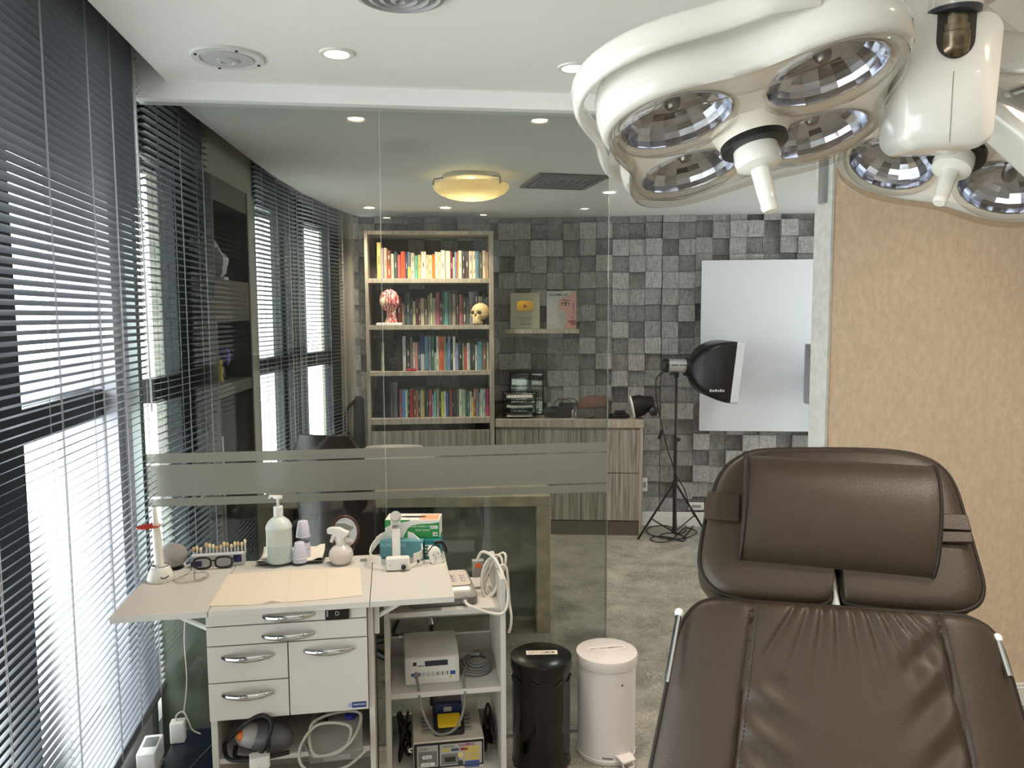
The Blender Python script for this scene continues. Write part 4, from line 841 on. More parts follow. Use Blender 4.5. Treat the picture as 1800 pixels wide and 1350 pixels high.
# ceiling speaker
def round_grille(p, r, label, name, cat):
    t = thing(name, label, cat, (p.x, p.y, ZC))
    MB().lathe([(r, 0), (r, -.004), (r * .97, -.008), (r * .76, -.009), (r * .74, -.004), (r * .72, -.004)], 40, cap1=True).build('rim', mat('speaker_white', (214, 214, 212), .45), t)
    MB().lathe([(r * .715, -.0045), (r * .70, -.010), (r * .3, -.012), (r * .29, -.017), (r * .2, -.019), (r * .15, -.015), (r * .06, -.016)], 40).build('cone', mat('speaker_grey', (190, 190, 190), .5), t)
    b = MB()
    for k in range(4): b.ball((r * .87 * math.cos(R_(35 + 90 * k)), r * .87 * math.sin(R_(35 + 90 * k)), -.0085), r * .045, 10, 6)
    b.build('screw', M_ink, t); return t
round_grille(oz(400, 100, ZC), .112, 'round white speaker set in the ceiling near the first blind', 'ceiling_speaker', 'speaker')
p = oz(703, -16, ZC); t = thing('ceiling_diffuser', 'round grey air diffuser cut off by the upper edge of the photo', 'air vent', (p.x, p.y, ZC))
for k, r in enumerate((.115, .085, .055, .025)): MB().lathe([(r, 0 if k == 0 else -.004), (r, -.012 - .004 * k), (r - .012, -.016 - .004 * k), (r - .02, -.006), (r - .022, -.002)], 36, cap0=False, cap1=False).build('ring', mat('vent_grey', (158, 158, 158), .45), t)
MB().lathe([(.113, -.0005), (.0001, -.001)], 36).build('throat', mat('vent_dark', (52, 52, 52), .8), t)
MB().tube([(-.1, .0, -.008), (.1, 0, -.008)], .005, 6).build('spider', mat('vent_grey', (158, 158, 158), .45), t)

# glass bowl ceiling lamp
p = oz(828, 309, ZB); D_ = .212
t = thing('bowl_ceiling_lamp', 'lit glass bowl lamp hung by clips from the office ceiling', 'ceiling lamp', (p.x, p.y, ZB))
MB().lathe([(.16, 0), (.16, -.022), (.15, -.028)], 40).build('base_plate', mat('lamp_base', (196, 194, 186), .3, .4), t)
def bowlmat():
    m = bpy.data.materials.new('lit_bowl_glass'); m.use_nodes = True; nt = m.node_tree; b = nt.nodes['Principled BSDF']
    b.inputs['Base Color'].default_value = lin((255, 240, 206)); b.inputs['Roughness'].default_value = .25; b.inputs['Transmission Weight'].default_value = 0
    out = nt.nodes['Material Output']; tr = nt.nodes.new('ShaderNodeBsdfTranslucent'); tr.inputs['Color'].default_value = lin((255, 246, 218)); mx = nt.nodes.new('ShaderNodeMixShader'); mx.inputs[0].default_value = .75
    nt.links.new(b.outputs[0], mx.inputs[1]); nt.links.new(tr.outputs[0], mx.inputs[2]); nt.links.new(mx.outputs[0], out.inputs[0]); return m
prof = [(D_ * math.sin(a2), -.055 - .080 * (math.cos(a2))) for a2 in [math.pi / 2 * k / 10 for k in range(11)]]
MB().lathe([(max(r, .0001), z) for r, z in prof] + [(r - .004, z + .003) for r, z in reversed(prof[1:])] + [(.0001, -.126)], 48, cap0=False, cap1=False).build('glass_bowl', bowlmat(), t)
for k in range(3):
    a2 = R_(200 + 120 * k); MB().tube([(D_ * .72 * math.cos(a2), D_ * .72 * math.sin(a2), -.02), (D_ * .99 * math.cos(a2), D_ * .99 * math.sin(a2), -.03), (D_ * 1.02 * math.cos(a2), D_ * 1.02 * math.sin(a2), -.055), (D_ * .95 * math.cos(a2), D_ * .95 * math.sin(a2), -.068)], .005, 6).build('clip', M_steel, t)
MB().ball((0, 0, -.055), (.022, .022, .028), 16, 10).build('bulb', mat('bulb', (255, 236, 196), .4, emit=18), t)
l = bpy.data.lights.new('bowl_light', 'SPOT'); l.spot_size = R_(165); l.spot_blend = .3; l.energy = 190; l.color = (1, .9, .68); l.shadow_soft_size = .03; o = bpy.data.objects.new('bowl_light', l); COL.objects.link(o); o.location = (p.x, p.y, ZB - .075)
# square air vent
c0, c1, c2_, c3 = oz(945, 303.5, ZB), oz(1062, 308, ZB), oz(1036, 331, ZB), oz(915, 328, ZB)
ctr = (c0 + c1 + c2_ + c3) / 4; rz = math.atan2((c1 - c0).y, (c1 - c0).x); w = ((c1 - c0).length + (c2_ - c3).length) / 4; d = (c0 - c3).length / 2
t = thing('ceiling_vent', 'square grey air-conditioning vent in the office ceiling', 'air vent', (ctr.x, ctr.y, ZB), rz)
M_vent = mat('vent_frame', (104, 106, 106), .5)
for k, q in enumerate((1, .78, .6, .42, .24)):
    f = MB(); x1, y1, x0, y0 = w * q, d * q, w * (q - .12), d * (q - .12); zz = -.012 + .002 * k
    for a_, b_ in (((-x1, -y1), (x1, -y0)), ((-x1, y0), (x1, y1)), ((-x1, -y0), (-x0, y0)), ((x0, -y0), (x1, y0))): f.box(a_[0], b_[0], a_[1], b_[1], zz, zz + .008)
    f.build('louvre', M_vent, t, bevel=.001)
MB().box(-w * .99, w * .99, -d * .99, d * .99, -.003, -.0005).build('back_plate', mat('vent_dark', (52, 52, 52), .8), t)

# ================================================================== SURGICAL LAMPS
M_lamp = mat('lamp_shell', (210, 207, 200), .16, coat=.5)
M_lampface = mat('lamp_face', (240, 231, 220), .25)
M_refl = mat('reflector', (198, 202, 216), .12, 1.0)
M_cover = clear('lamp_cover', (240, 238, 234), 1.42, extra=.02)
def clover(k=1.0, n=96, R0=.283, A_=.037): return [((R0 - A_ * math.cos(4 * q)) * k * math.cos(q), (R0 - A_ * math.cos(4 * q)) * k * math.sin(q)) for q in [2 * math.pi * i / n for i in range(n)]]
def lamp_head(root, M, s=1.0, rail=(70, 300)):
    """M: local x,y in the face plane, +z points out of the lit face"""
    def ring(k, z): return [M @ Vector((x * s, y * s, z * s)) for x, y in clover(k)]
    W = lambda mb, name, mt, **kw: mb.build(name, mt, root, world=True, **kw)
    W(MB().loft([ring(.90, .004), ring(.965, .012), ring(1.0, .004), ring(1.015, -.02), ring(1.0, -.06), ring(.95, -.095), ring(.84, -.122), ring(.6, -.14), ring(.3, -.15), ring(.05, -.152)], True, False, True), 'housing', M_lamp, smooth=70)
    bm = bmesh.new(); loops = []
    def loop(pts): vv = [bm.verts.new(p) for p in pts]; return [bm.edges.new((vv[i], vv[(i + 1) % len(vv)])) for i in range(len(vv))]
    es = loop([Vector((x * .905, y * .905, .0035)) for x, y in clover(1.0)])
    for sx, sy in ((-1, 1), (1, 1), (-1, -1), (1, -1)): es += loop([Vector((sx * .128 + .097 * math.cos(2 * math.pi * k / 36), sy * .128 + .097 * math.sin(2 * math.pi * k / 36), .0035)) for k in range(36)])
    bmesh.ops.triangle_fill(bm, use_beauty=True, use_dissolve=False, edges=es)
    fp = MB(); bm.verts.index_update(); fp.add([M @ (v.co * s) for v in bm.verts], [tuple(v.index for v in f.verts) for f in bm.faces]); bm.free()
    W(fp, 'face_plate', M_lampface, smooth=0)
    for sx, sy in ((-1, 1), (1, 1), (-1, -1), (1, -1)):
        cx, cy = sx * .128, sy * .128
        def place(r, z, a2): return M @ Vector(((cx + r * math.cos(a2)) * s, (cy + r * math.sin(a2)) * s, z * s))
        prof = [(.1005, .0036), (.1005, .0065), (.097, .0065)] + [(.0965 * math.cos(q), .004 - .062 * math.sin(q)) for q in [math.pi / 2 * k / 9 for k in range(10)]][:-1] + [(.004, -.058)]
        W(MB().loft([[place(r, z, 2 * math.pi * k / 20) for k in range(20)] for r, z in prof], True, False, True), 'reflector', M_refl, smooth=0)
        b = MB(); b.loft([[place(r, z, 2 * math.pi * k / 16) for k in range(16)] for r, z in ((.016, -.055), (.016, -.03), (.010, -.02))]); W(b, 'bulb_holder', M_steel)
        dome = [(.112 * math.cos(q), .012 + .030 * math.sin(q)) for q in [math.pi / 2 * k / 8 for k in range(9)]]
        W(MB().loft([[place(max(r, .0005), z, 2 * math.pi * k / 36) for k in range(36)] for r, z in dome], True, False, True), 'lens_dome', M_cover, smooth=80)
    W(MB().loft([ring(.955, .011), ring(.965, .022), ring(.95, .032), ring(.90, .038), ring(.86, .030)], True, False, False), 'clear_cover', M_cover, smooth=80)
    W(MB().lathe([(.075 * s, .003 * s), (.068 * s, .02 * s), (.062 * s, .031 * s)], 32, M=M), 'centre_boss', M_lampface, smooth=50)
    Mc = lambda z: M @ Matrix.Translation((0, 0, z * s))
    W(MB().lathe([(.062 * s, 0), (.062 * s, .014 * s), (.05 * s, .016 * s)], 32, M=Mc(.030)), 'socket_ring', M_black, bevel=.001)
    W(MB().lathe([(.041 * s, 0), (.043 * s, .018 * s), (.041 * s, .034 * s), (.028 * s, .041 * s), (.017 * s, .042 * s)], 32, M=Mc(.046)), 'handle_collar', M_gloss, smooth=50)
    W(MB().lathe([(.018 * s, 0), (.0165 * s, .05 * s), (.015 * s, .072 * s), (.016 * s, .074 * s), (.015 * s, .080 * s), (.012 * s, .085 * s)], 24, M=Mc(.087)), 'handle_grip', M_gloss, smooth=40)
    if rail:
        r = []; n = 60
        for i in range(n + 1):
            q = R_(rail[0] + (rail[1] - rail[0]) * i / n); rad = (.283 - .03 * math.cos(4 * q)) * 1.12
            if i < 4: rad *= 1 - .10 * (4 - i) / 4
            if i > n - 4: rad *= 1 - .10 * (i - n + 4) / 4
            r.append(M @ Vector((rad * math.cos(q) * s, rad * math.sin(q) * s, -.07 * s)))
        W(MB().tube(r, .026 * s, 14, flat=.42, ref=M.to_3x3() @ Vector((0, 0, 1))), 'grab_rail', M_lamp, smooth=60)
        for q in (rail[0] + 4, (rail[0] + rail[1]) / 2, rail[1] - 4):
            q = R_(q); rad = (.283 - .03 * math.cos(4 * q)); W(MB().tube([M @ Vector((rad * .9 * math.cos(q) * s, rad * .9 * math.sin(q) * s, -.07 * s)), M @ Vector((rad * 1.13 * math.cos(q) * s, rad * 1.13 * math.sin(q) * s, -.07 * s))], .016 * s, 10), 'rail_stud', M_lamp)
# first lamp: big head on the left
u_ = c2w((.92, .21, -.27)); v_ = c2w((-.30, .09, -.95)); c_ = od(1318, 222, 1.40)
Ml1 = frame(c_, u_, v_)
L1 = thing('surgical_lamp', 'large white surgical lamp head with four round lenses, left one of two', 'surgical lamp', c_, 0, 'ceiling surgical lamps')
lamp_head(L1, Ml1, .96, (66, 296))
zdir = Ml1.to_3x3() @ Vector((0, 0, 1))
top1 = c_ - zdir * .15
# arm of the first lamp reaching up and right to the ceiling mount
J = od(1640, -150, 1.72)
a0 = od(1388, 2, 1.30); a1 = od(1520, -22, 1.42)
b = MB(); b.tube(spline([od(1362, 8, 1.30), a0, od(1450, -8, 1.36), a1, od(1600, -70, 1.6)], 6), [.03] + [.037] * 22 + [.034] * 2, 16, flat=.7); b.build('swing_arm', M_lamp, L1, world=True, smooth=60)
MB().tube([top1 + zdir * .02, od(1450, -8, 1.38)], .03, 14).build('neck_joint', M_lamp, L1, world=True, smooth=60)
# second lamp: smaller in view, right, with yoke housing in front
u2_ = c2w((.95, -.12, .25)); n2_ = c2w((-.42, -.87, -.22)).normalized(); u2_ = (u2_ - n2_ * u2_.dot(n2_)).normalized(); v2_ = n2_.cross(u2_)
c2p = od(1690, 248, 1.72)
Ml2 = frame(c2p, u2_, v2_) @ Matrix.Rotation(R_(33), 4, 'Z')
L2_ = thing('surgical_lamp', 'white surgical lamp head behind the yoke box, right one of two, pointing down left', 'surgical lamp', c2p, 0, 'ceiling surgical lamps')
lamp_head(L2_, Ml2, .98, None)
# yoke housing
yc = od(1650, 152, 1.36); ys = 1.36 / FPX
My = frame(yc, RT * 1 + FW * -.10 + UP * .01, UP - FW * .16)
def yk(w, h, z, r): return [My @ Vector((p[0] * (1 - .06 * (p[1] < 0)), p[1], z)) for p in rrect(-w, w, -h, h, r, 6)]
hw, hh = 83 * ys, 112 * ys
yb = MB(); yb.loft([yk(hw * .9, hh * .93, .055, .03), yk(hw * .97, hh * .98, .045, .03), yk(hw, hh, .028, .032), yk(hw, hh, -.05, .032), yk(hw * .95, hh * .97, -.065, .03)]); yb.build('yoke_housing', M_lamp, L2_, world=True, smooth=60)
MB().box(-.0006, .0006, -hh * .92, hh * .12, .0548, .0556, M=My).build('seam', mat('seam_grey', (120, 118, 112), .6), L2_, world=True, smooth=0)
# dark plate standing for the shaded U opening, and the steel pivot
sh = [(-24 * ys, 34 * ys + k * 0) for k in range(1)]
nt_ = [(x * ys, y * ys) for x, y in [(-31, 112), (-31, 64)] + [(31 * math.cos(R_(180 + 12 * k)), 64 + 31 * math.sin(R_(180 + 12 * k))) for k in range(1, 15)] + [(31, 64), (31, 112)]]
MB().prism(nt_, .002, M=My, z0=.0545).build('pivot_slot', mat('slot_shade', (40, 36, 32), .5), L2_, world=True, smooth=0)
Mp = My @ Matrix.Translation((2 * ys, 0, .04))
stl = mat('worn_steel', (128, 116, 98), .26, 1.0, var=.4, vscale=60)
Rx = Matrix.Rotation(R_(-90), 4, 'X')
MB().lathe([(.0005, 0), (.018, .002), (.026, .010), (.0285, .02), (.0285, .042), (.0272, .043), (.0272, .054), (.024, .055), (.0235, .085)], 32, M=Mp @ Matrix.Translation((0, 34 * ys, 0)) @ Rx).build('pivot_pin', stl, L2_, world=True, smooth=35)
MB().lathe([(.036, 0), (.041, .003), (.0415, .010), (.038, .013)], 36, M=Mp @ Matrix.Translation((0, 105 * ys, 0)) @ Rx).build('gasket', mat('gasket_dark', (44, 46, 50), .4), L2_, world=True, smooth=40)
MB().lathe([(.0395, 0), (.0415, .004), (.0415, .11)], 36, M=Mp @ Matrix.Translation((0, 113 * ys, 0)) @ Rx).build('arm_sleeve', M_lamp, L2_, world=True, smooth=40)
MB().ball(tuple(Mp @ Vector((-.012, 150 * ys, .0405))), .0035, 8, 6).build('screw', M_ink, L2_, world=True)
# beam of the second head running down to the right behind the yoke
bm_ = MB(); pa, pb = od(1700, 100, 1.62), od(1905, 282, 1.54)
Mb = frame(pa, pb - pa, UP * 1.0 + FW * .2); Lb = (pb - pa).length
bm_.loft([[Mb @ Vector((x, p[0], p[1])) for p in rrect(-.085, .085, -.05, .05, .025, 5)] for x in (-.09, 0, Lb)] + [[Mb @ Vector((Lb + e_, p[0] * k_, p[1] * k_)) for p in rrect(-.085, .085, -.05, .05, .025, 5)] for e_, k_ in ((.02, .94), (.036, .8), (.045, .5))]); bm_.build('support_beam', M_lamp, L2_, world=True, smooth=60)
MB().tube([Mb @ Vector((.0, .042, .052)), Mb @ Vector((Lb, .042, .052))], .004, 8).build('beam_ridge', M_lamp, L2_, world=True)
MB().tube([Mb @ Vector((.0, .062, .046)), Mb @ Vector((Lb, .062, .046))], .0025, 8).build('beam_ridge', mat('seam_grey', (120, 118, 112), .6), L2_, world=True)
MB().tube([pa - (pb - pa).normalized() * .0, c2p - n2_ * .12], .05, 16).build('neck_joint', M_lamp, L2_, world=True)
# ceiling mount carrying both arms
sl = Mp @ Vector((0, 260 * ys, 0)); Jz = Vector((J.x + .1, J.y, ZC))
LM = thing('lamp_ceiling_mount', 'white ceiling mount and elbow arms carrying the surgical lamps', 'lamp mount', Jz)
MB().lathe([(.13, 0), (.13, -.03), (.09, -.05), (.045, -.055), (.045, -.12)], 36).build('canopy', M_lamp, LM, smooth=40)
MB().tube(spline([sl, sl + Vector((.0, .02, .08)), Vector((Jz.x - .05, Jz.y, ZC - .1)), Vector((Jz.x, Jz.y, ZC - .06))], 8), .04, 16).build('elbow_arm', M_lamp, LM, world=True, smooth=60)
MB().tube(spline([od(1600, -70, 1.6), od(1630, -110, 1.66), Vector((Jz.x, Jz.y, ZC - .1))], 8), .033, 16).build('elbow_arm', M_lamp, LM, world=True, smooth=60)
# ================================================================== DENTAL CHAIR
M_lea = mat('taupe_leather', (55, 44, 33), .42, bump=.25, bscale=420, var=.05, vscale=6, spec=.32)
M_pipe = mat('leather_piping', (36, 31, 26), .5, spec=.2)
yaw = R_(8); AX = Vector((math.cos(yaw), -math.sin(yaw), 0)); BKD = Vector((math.sin(yaw), math.cos(yaw), 0))
def tilted(P, beta): b = Vector((0, 0, 1)) * math.cos(beta) + BKD * math.sin(beta); return frame(P, AX, b)    # x right, y up the cushion, z towards the sitter
CH = thing('dental_chair', 'taupe leather dental chair with headrest pillow, filling the lower right corner', 'dental chair', (.62, .62, 0), -yaw)
PB = oy(1475, 1068, 1.12); MBk = tilted(PB, R_(33)); MBi = MBk.inverted()
def onp(M, px, py, off=0.0): p = opl(px, py, M @ Vector((0, 0, off)), M.to_3x3() @ Vector((0, 0, 1))); q = M.inverted() @ p; return (q.x, q.y)
def interp(tab, y):
    for (y0, a0), (y1, a1) in zip(tab, tab[1:]):
        if (y0 - y) * (y1 - y) <= 0 and y0 != y1: return a0 + (a1 - a0) * (y - y0) / (y1 - y0)
    return tab[-1][1]
Lb_ = [onp(MBk, *p) for p in ((1120, 1480), (1134, 1400), (1145, 1345), (1158, 1280), (1172, 1210), (1184, 1150), (1194, 1110), (1207, 1084), (1226, 1064), (1252, 1054))]
Rb_ = [onp(MBk, *p) for p in ((1850, 1480), (1832, 1400), (1818, 1345), (1800, 1280), (1780, 1210), (1762, 1150), (1749, 1122), (1733, 1104), (1712, 1092), (1690, 1084))]
def evens(L, n):
    out = []; d = [0]
    for a_, b_ in zip(L, L[1:]): d.append(d[-1] + math.dist(a_, b_))
    for k in range(n):
        s_ = d[-1] * k / (n - 1)
        for i in range(len(L) - 1):
            if d[i] <= s_ <= d[i + 1] + 1e-9:
                q = (s_ - d[i]) / max(1e-9, d[i + 1] - d[i]); out.append((L[i][0] + (L[i + 1][0] - L[i][0]) * q, L[i][1] + (L[i + 1][1] - L[i][1]) * q)); break
    return out
sm = lambda L: [(v.x, v.y) for v in spline([Vector((p[0], p[1], 0)) for p in L], 6)]
Lf, Rf = evens(sm(Lb_), 110), evens(sm(Rb_), 110)
NX = 120; sl0 = onp(MBk, 1318, 1078), onp(MBk, 1285, 1345); sr0 = onp(MBk, 1636, 1092), onp(MBk, 1690, 1345)
def seamx(sg, y): (x0, y0), (x1, y1) = sg; return x0 + (x1 - x0) * (y - y0) / (y1 - y0)
ytop = Lf[-1][1]
FOLD = [(-.062, .8, -1.5), (-.045, .7, -.9), (-.028, .8, -.5), (-.010, .9, -.2), (.010, .8, .1), (.028, 1.0, .35), (.045, .9, .75), (.062, .9, 1.15), (.080, .8, 1.6)]
def bk_h(x, y, a_, b_):
    e = 1 - abs(2 * a_ - 1) ** 5; e *= 1 - b_ ** 14
    h = .004 + .036 * max(0, e) ** .6
    for sg in (sl0, sr0): h -= .005 * math.exp(-((x - seamx(sg, y)) / .0026) ** 2) + .003 * math.exp(-((x - seamx(sg, y)) / .012) ** 2)
    d = max(0, ytop - y)                                          # gathers fanning out from the top edge
    mid = 1 / (1 + math.exp(-(x - seamx(sl0, y)) / .006)) / (1 + math.exp((x - seamx(sr0, y)) / .006))
    for fx_, am, sl_ in FOLD:
        xc = fx_ + sl_ * d * .45; h -= mid * am * .0062 * math.exp(-((x - xc) / (.0045 + .04 * d)) ** 2) * math.exp(-(d / .10) ** 2) * min(1, d / .008)
    h += mid * .004 * math.sin((x * 70 + y * 110)) * math.exp(-((x - seamx(sl0, y) - .03) / .035) ** 2) * (1 if d > .09 else 0) * min(1, max(0, (d - .09) / .05))
    h += mid * .003 * math.sin((x * -80 + y * 95)) * math.exp(-((x - seamx(sr0, y) + .03) / .035) ** 2) * min(1, max(0, (d - .02) / .03))
    return h
vs = []; fs = []
for j in range(110):
    for i in range(NX + 1):
        q = i / NX; x = Lf[j][0] + (Rf[j][0] - Lf[j][0]) * q; y = Lf[j][1] + (Rf[j][1] - Lf[j][1]) * q
        vs.append(MBk @ Vector((x, y, bk_h(x, y, q, j / 109))))
for j in range(109):
    for i in range(NX): a_ = j * (NX + 1) + i; fs.append((a_, a_ + 1, a_ + NX + 2, a_ + NX + 1))
per = [Lf[j] for j in range(109, -1, -1)] + [Rf[j] for j in range(110)]
n0 = len(vs); vs += [MBk @ Vector((p[0], p[1], -.055)) for p in per]; K = len(per)
rim = [j * (NX + 1) for j in range(109, -1, -1)] + [j * (NX + 1) + NX for j in range(110)]
for i in range(K - 1): fs.append((rim[i], rim[i + 1], n0 + i + 1, n0 + i))
fs.append(tuple(range(n0, n0 + K)))
fs.append(tuple([109 * (NX + 1) + i for i in range(NX + 1)] + [n0 + K - 1, n0]))
b = MB(); b.add(vs, fs); b.build('backrest', M_lea, CH, world=True, smooth=75)
MB().tube([MBk @ Vector((p[0], p[1], .003)) for p in [Lf[j] for j in range(0, 110, 2)] + [Lf[109]] + [Rf[j] for j in range(109, -1, -2)]], .0042, 8).build('piping', M_pipe, CH, world=True, smooth=70)
for sg in (sl0, sr0):
    st = MB(); yy = ytop - .012
    while yy > -.30:
        for o_ in (-.0062, .0062):
            x = seamx(sg, yy) + o_; j = min(range(110), key=lambda k: abs(Lf[k][1] - yy)); q = (x - Lf[j][0]) / (Rf[j][0] - Lf[j][0])
            zz = bk_h(x, yy, q, j / 109) + .0006; x2 = seamx(sg, yy - .0042) + o_; st.tube([MBk @ Vector((x, yy, zz)), MBk @ Vector((x2, yy - .0042, zz))], .0007, 5)
        yy -= .0066
    so_ = st.build('stitching', mat('thread', (40, 35, 30), .7), CH, world=True)
# headrest
PH = oy(1475, 1068, 1.135); MH = tilted(PH, R_(42))
hp = [(1228, 985), (1233, 945), (1242, 903), (1253, 865), (1264, 839), (1282, 817), (1313, 800), (1349, 794), (1433, 792.5), (1522, 793.5), (1589, 799), (1633, 812), (1660, 832), (1678, 861), (1695, 914), (1709, 963), (1724, 1017), (1727, 1043), (1718, 1065), (1691, 1078), (1655, 1080), (1589, 1077), (1522, 1071), (1490, 1066), (1481, 1056), (1478, 1030), (1477, 1005), (1454, 1005), (1456, 1030), (1459, 1052), (1452, 1063), (1429, 1067), (1367, 1063.5), (1300, 1056), (1264, 1046), (1242, 1028), (1231, 1008)]
ho = [onp(MH, *p) for p in hp]
sp_ = []
N_ = len(ho)
hs = [(v.x, v.y) for v in spline([Vector((p[0], p[1], 0)) for p in ho], 4, closed=True)]
cxh, cyh = onp(MH, 1467, 905)
def hring(k, z): return [MH @ Vector((cxh + (x - cxh) * k, cyh + (y - cyh) * k, z)) for x, y in hs]
MB().loft([hring(.97, -.045), hring(.99, -.04), hring(1.0, -.008), hring(.995, .004), hring(.975, .012), hring(.93, .018), hring(.85, .021), hring(.6, .023), hring(.3, .023), hring(.02, .023)]).build('headrest', M_lea, CH, world=True, smooth=70)
MB().tube([MH @ Vector((cxh + (x - cxh) * .995, cyh + (y - cyh) * .995, .006)) for x, y in hs], .0038, 8, closed=True).build('piping', M_pipe, CH, world=True, smooth=70)
# pillow: D-section bolster lying on the headrest
off = .022
c_lt, c_lb, c_rt, c_rb = (onp(MH, *p, off) for p in ((1308, 806), (1299, 984), (1632, 826), (1642, 1016)))
def pil(q, k=1.0):
    top = Vector((c_lt[0] + (c_rt[0] - c_lt[0]) * q, c_lt[1] + (c_rt[1] - c_lt[1]) * q, 0)); bot = Vector((c_lb[0] + (c_rb[0] - c_lb[0]) * q, c_lb[1] + (c_rb[1] - c_lb[1]) * q, 0))
    ring = []
    for i in range(17):
        s_ = i / 16; hgt = .052 * (math.sin(math.pi * s_ ** .8) ** .55) * k
        p = top.lerp(bot, s_); ring.append(MH @ Vector((p.x, p.y - .0 , off + .002 + max(0, hgt))))
    ring += [MH @ Vector((bot.x, bot.y, off - .001)), MH @ Vector((top.x, top.y, off - .001))]
    return ring
MB().loft([pil(0, .97), pil(.01, 1.0)] + [pil(q) for q in (.1, .2, .35, .5, .65, .8, .9)] + [pil(.99), pil(1, .97)]).build('pillow', M_lea, CH, world=True, smooth=50)
for q_ in (.004, .996): MB().tube(pil(q_, 1.0)[:17], .0028, 8).build('piping', M_pipe, CH, world=True, smooth=70)
def strap(pts, name='strap'):
    q = [onp(MH, *p, off) for p in pts]; MB().loft([[MH @ Vector((x, y, z)) for x, y in q] for z in (off + .0005, off + .007)]).build(name, M_lea, CH, world=True, bevel=.0015)
strap([(1243, 866), (1300, 872), (1299, 920), (1236, 914)]); strap([(1638, 905), (1698, 908), (1706, 936), (1640, 933)]); strap([(1640, 936), (1706, 938), (1709, 957), (1641, 956)])
# chrome grab rods at the sides, headrest bar, seat, base
def rod(p0, p1, D0, D1):
    MB().tube([od(*p0, D0), od(*p1, D1)], .0045, 8).build('side_rod', M_chrome, CH, world=True); MB().ball(tuple(od(*p0, D0)), .007, 10, 8).build('rod_end', M_plw, CH, world=True)
rod((1194, 1077), (1172, 1200), 1.16, 1.10); rod((1753, 1122), (1775, 1190), 1.10, 1.06)
MB().tube([MBk @ Vector((0, -.02, -.03)), MH @ Vector((0, .08, -.03))], .03, 12, flat=.3).build('headrest_bar', M_plw, CH, world=True)
bkc = MBk @ Vector((0, -.34, -.02))
sb = MB(); Ms = XY((bkc.x, bkc.y, .60), -yaw); sb.prism(rrect(-.27, .27, -.62, .10, .06), .11, M=Ms); sb.build('seat', M_lea, CH, world=True, bevel=.02, seg=3)
MB().loft([[MBk @ Vector((x, y, z)) for x, y in ((-.24, -.24), (.24, -.24), (.25, -.60), (-.25, -.60))] for z in (-.055, .01)]).build('lower_backrest', M_lea, CH, world=True, bevel=.015)
MB().prism(rrect(-.12, .12, -.15, .15, .04), .58, M=XY((bkc.x, bkc.y - .2, .03), -yaw)).build('column', M_white, CH, world=True, bevel=.01)
MB().prism(rrect(-.28, .28, -.55, .30, .1), .05, M=XY((bkc.x, bkc.y - .2, 0), -yaw)).build('base', M_white, CH, world=True, bevel=.012)

# ================================================================== WHITE CART
ZT = .86; O_ = oz(365, 1075, ZT); CRZ = R_(9); CU_ = Vector((math.cos(CRZ), math.sin(CRZ), 0)); CV_ = Vector((-math.sin(CRZ), math.cos(CRZ), 0))
CT = thing('dental_cart', 'white dental cart with drawers, door and two folding top leaves', 'cart', (O_.x, O_.y, 0), CRZ)
Mct = XY((O_.x, O_.y, 0), CRZ); Mcti = Mct.inverted()
def cl_(px, py, z=ZT): return Mcti @ oz(px, py, z)
def cfp(px, py, back=.012): p = opl(px, py, O_ + CV_ * back, -CV_); q = Mcti @ p; return q.x, q.z
uA, uB, uC = 0.0, cl_(650, 1060).x, cl_(797, 1040).x; uL_ = cl_(188, 1090).x; vD = .445
b = MB(); b.box(uA + .001, uB - .001, 0, vD, ZT - .018, ZT).build('worktop', M_lam, CT, bevel=.0015)
MB().box(uL_, uA - .001, 0, vD, ZT - .018, ZT).build('side_leaf', M_lam, CT, bevel=.0015); MB().box(uB + .001, uC, 0, vD, ZT - .018, ZT).build('side_leaf', M_lam, CT, bevel=.0015)
xL, xR = cfp(363, 1150)[0], cfp(647, 1150)[0]; zbL = cfp(368, 1270)[1]; zc1 = cfp(365, 1103.5)[1]; zc2 = cfp(365, 1138)[1]; zc3 = cfp(365, 1203)[1]; xs_ = cfp(508, 1200)[0]; z0c = .14
cb_ = MB(); cb_.box(xL, xL + .018, .03, .42, z0c, ZT - .019); cb_.box(xR - .0, xR + .016, .03, .42, z0c, ZT - .019); cb_.box(xL + .0185, xR - .0005, .40, .418, z0c, ZT - .019); cb_.box(xL + .0185, xR - .0005, .034, .399, zbL, zbL + .016); cb_.box(xL + .0185, xR - .0005, .034, .399, z0c, z0c + .018)
cb_.build('carcass', M_lam, CT, bevel=.001)
g_ = .0016
def front(x0, x1, z0, z1, name): return MB().box(x0 + g_, x1 - g_, .012, .029, z0 + g_, z1 - g_).build(name, M_lam, CT, bevel=.001)
def handle(par, px0, px1, py0, py1):
    (x0, z0), (x1, z1) = cfp(px0, py0), cfp(px1, py1); zc = (z0 + z1) / 2; pts = []; n = 14
    for i in range(n + 1):
        q = i / n; pts.append((x0 + (x1 - x0) * q, .0105 - .024 * math.sin(math.pi * q) ** .7, zc))
    MB().tube(pts, [.0055 + .0035 * math.sin(math.pi * i / n) for i in range(n + 1)], 10, flat=.45, ref=(0, 0, 1)).build('handle', M_chrome, par, smooth=60)
d1 = front(xL, xR, zc1, ZT - .0185, 'drawer'); handle(d1, 462, 551, 1085, 1079)
d2 = front(xL, xR, zc2, zc1, 'drawer'); handle(d2, 461, 551, 1119, 1112)
d3 = front(xL, xs_, zc3, zc2, 'drawer'); handle(d3, 390, 480, 1157, 1150)
d4 = front(xL, xs_, zbL, zc3, 'drawer'); handle(d4, 391, 481, 1223, 1216)
d5 = front(xs_, xR, zbL, zc2, 'door'); handle(d5, 534, 622, 1145, 1138)
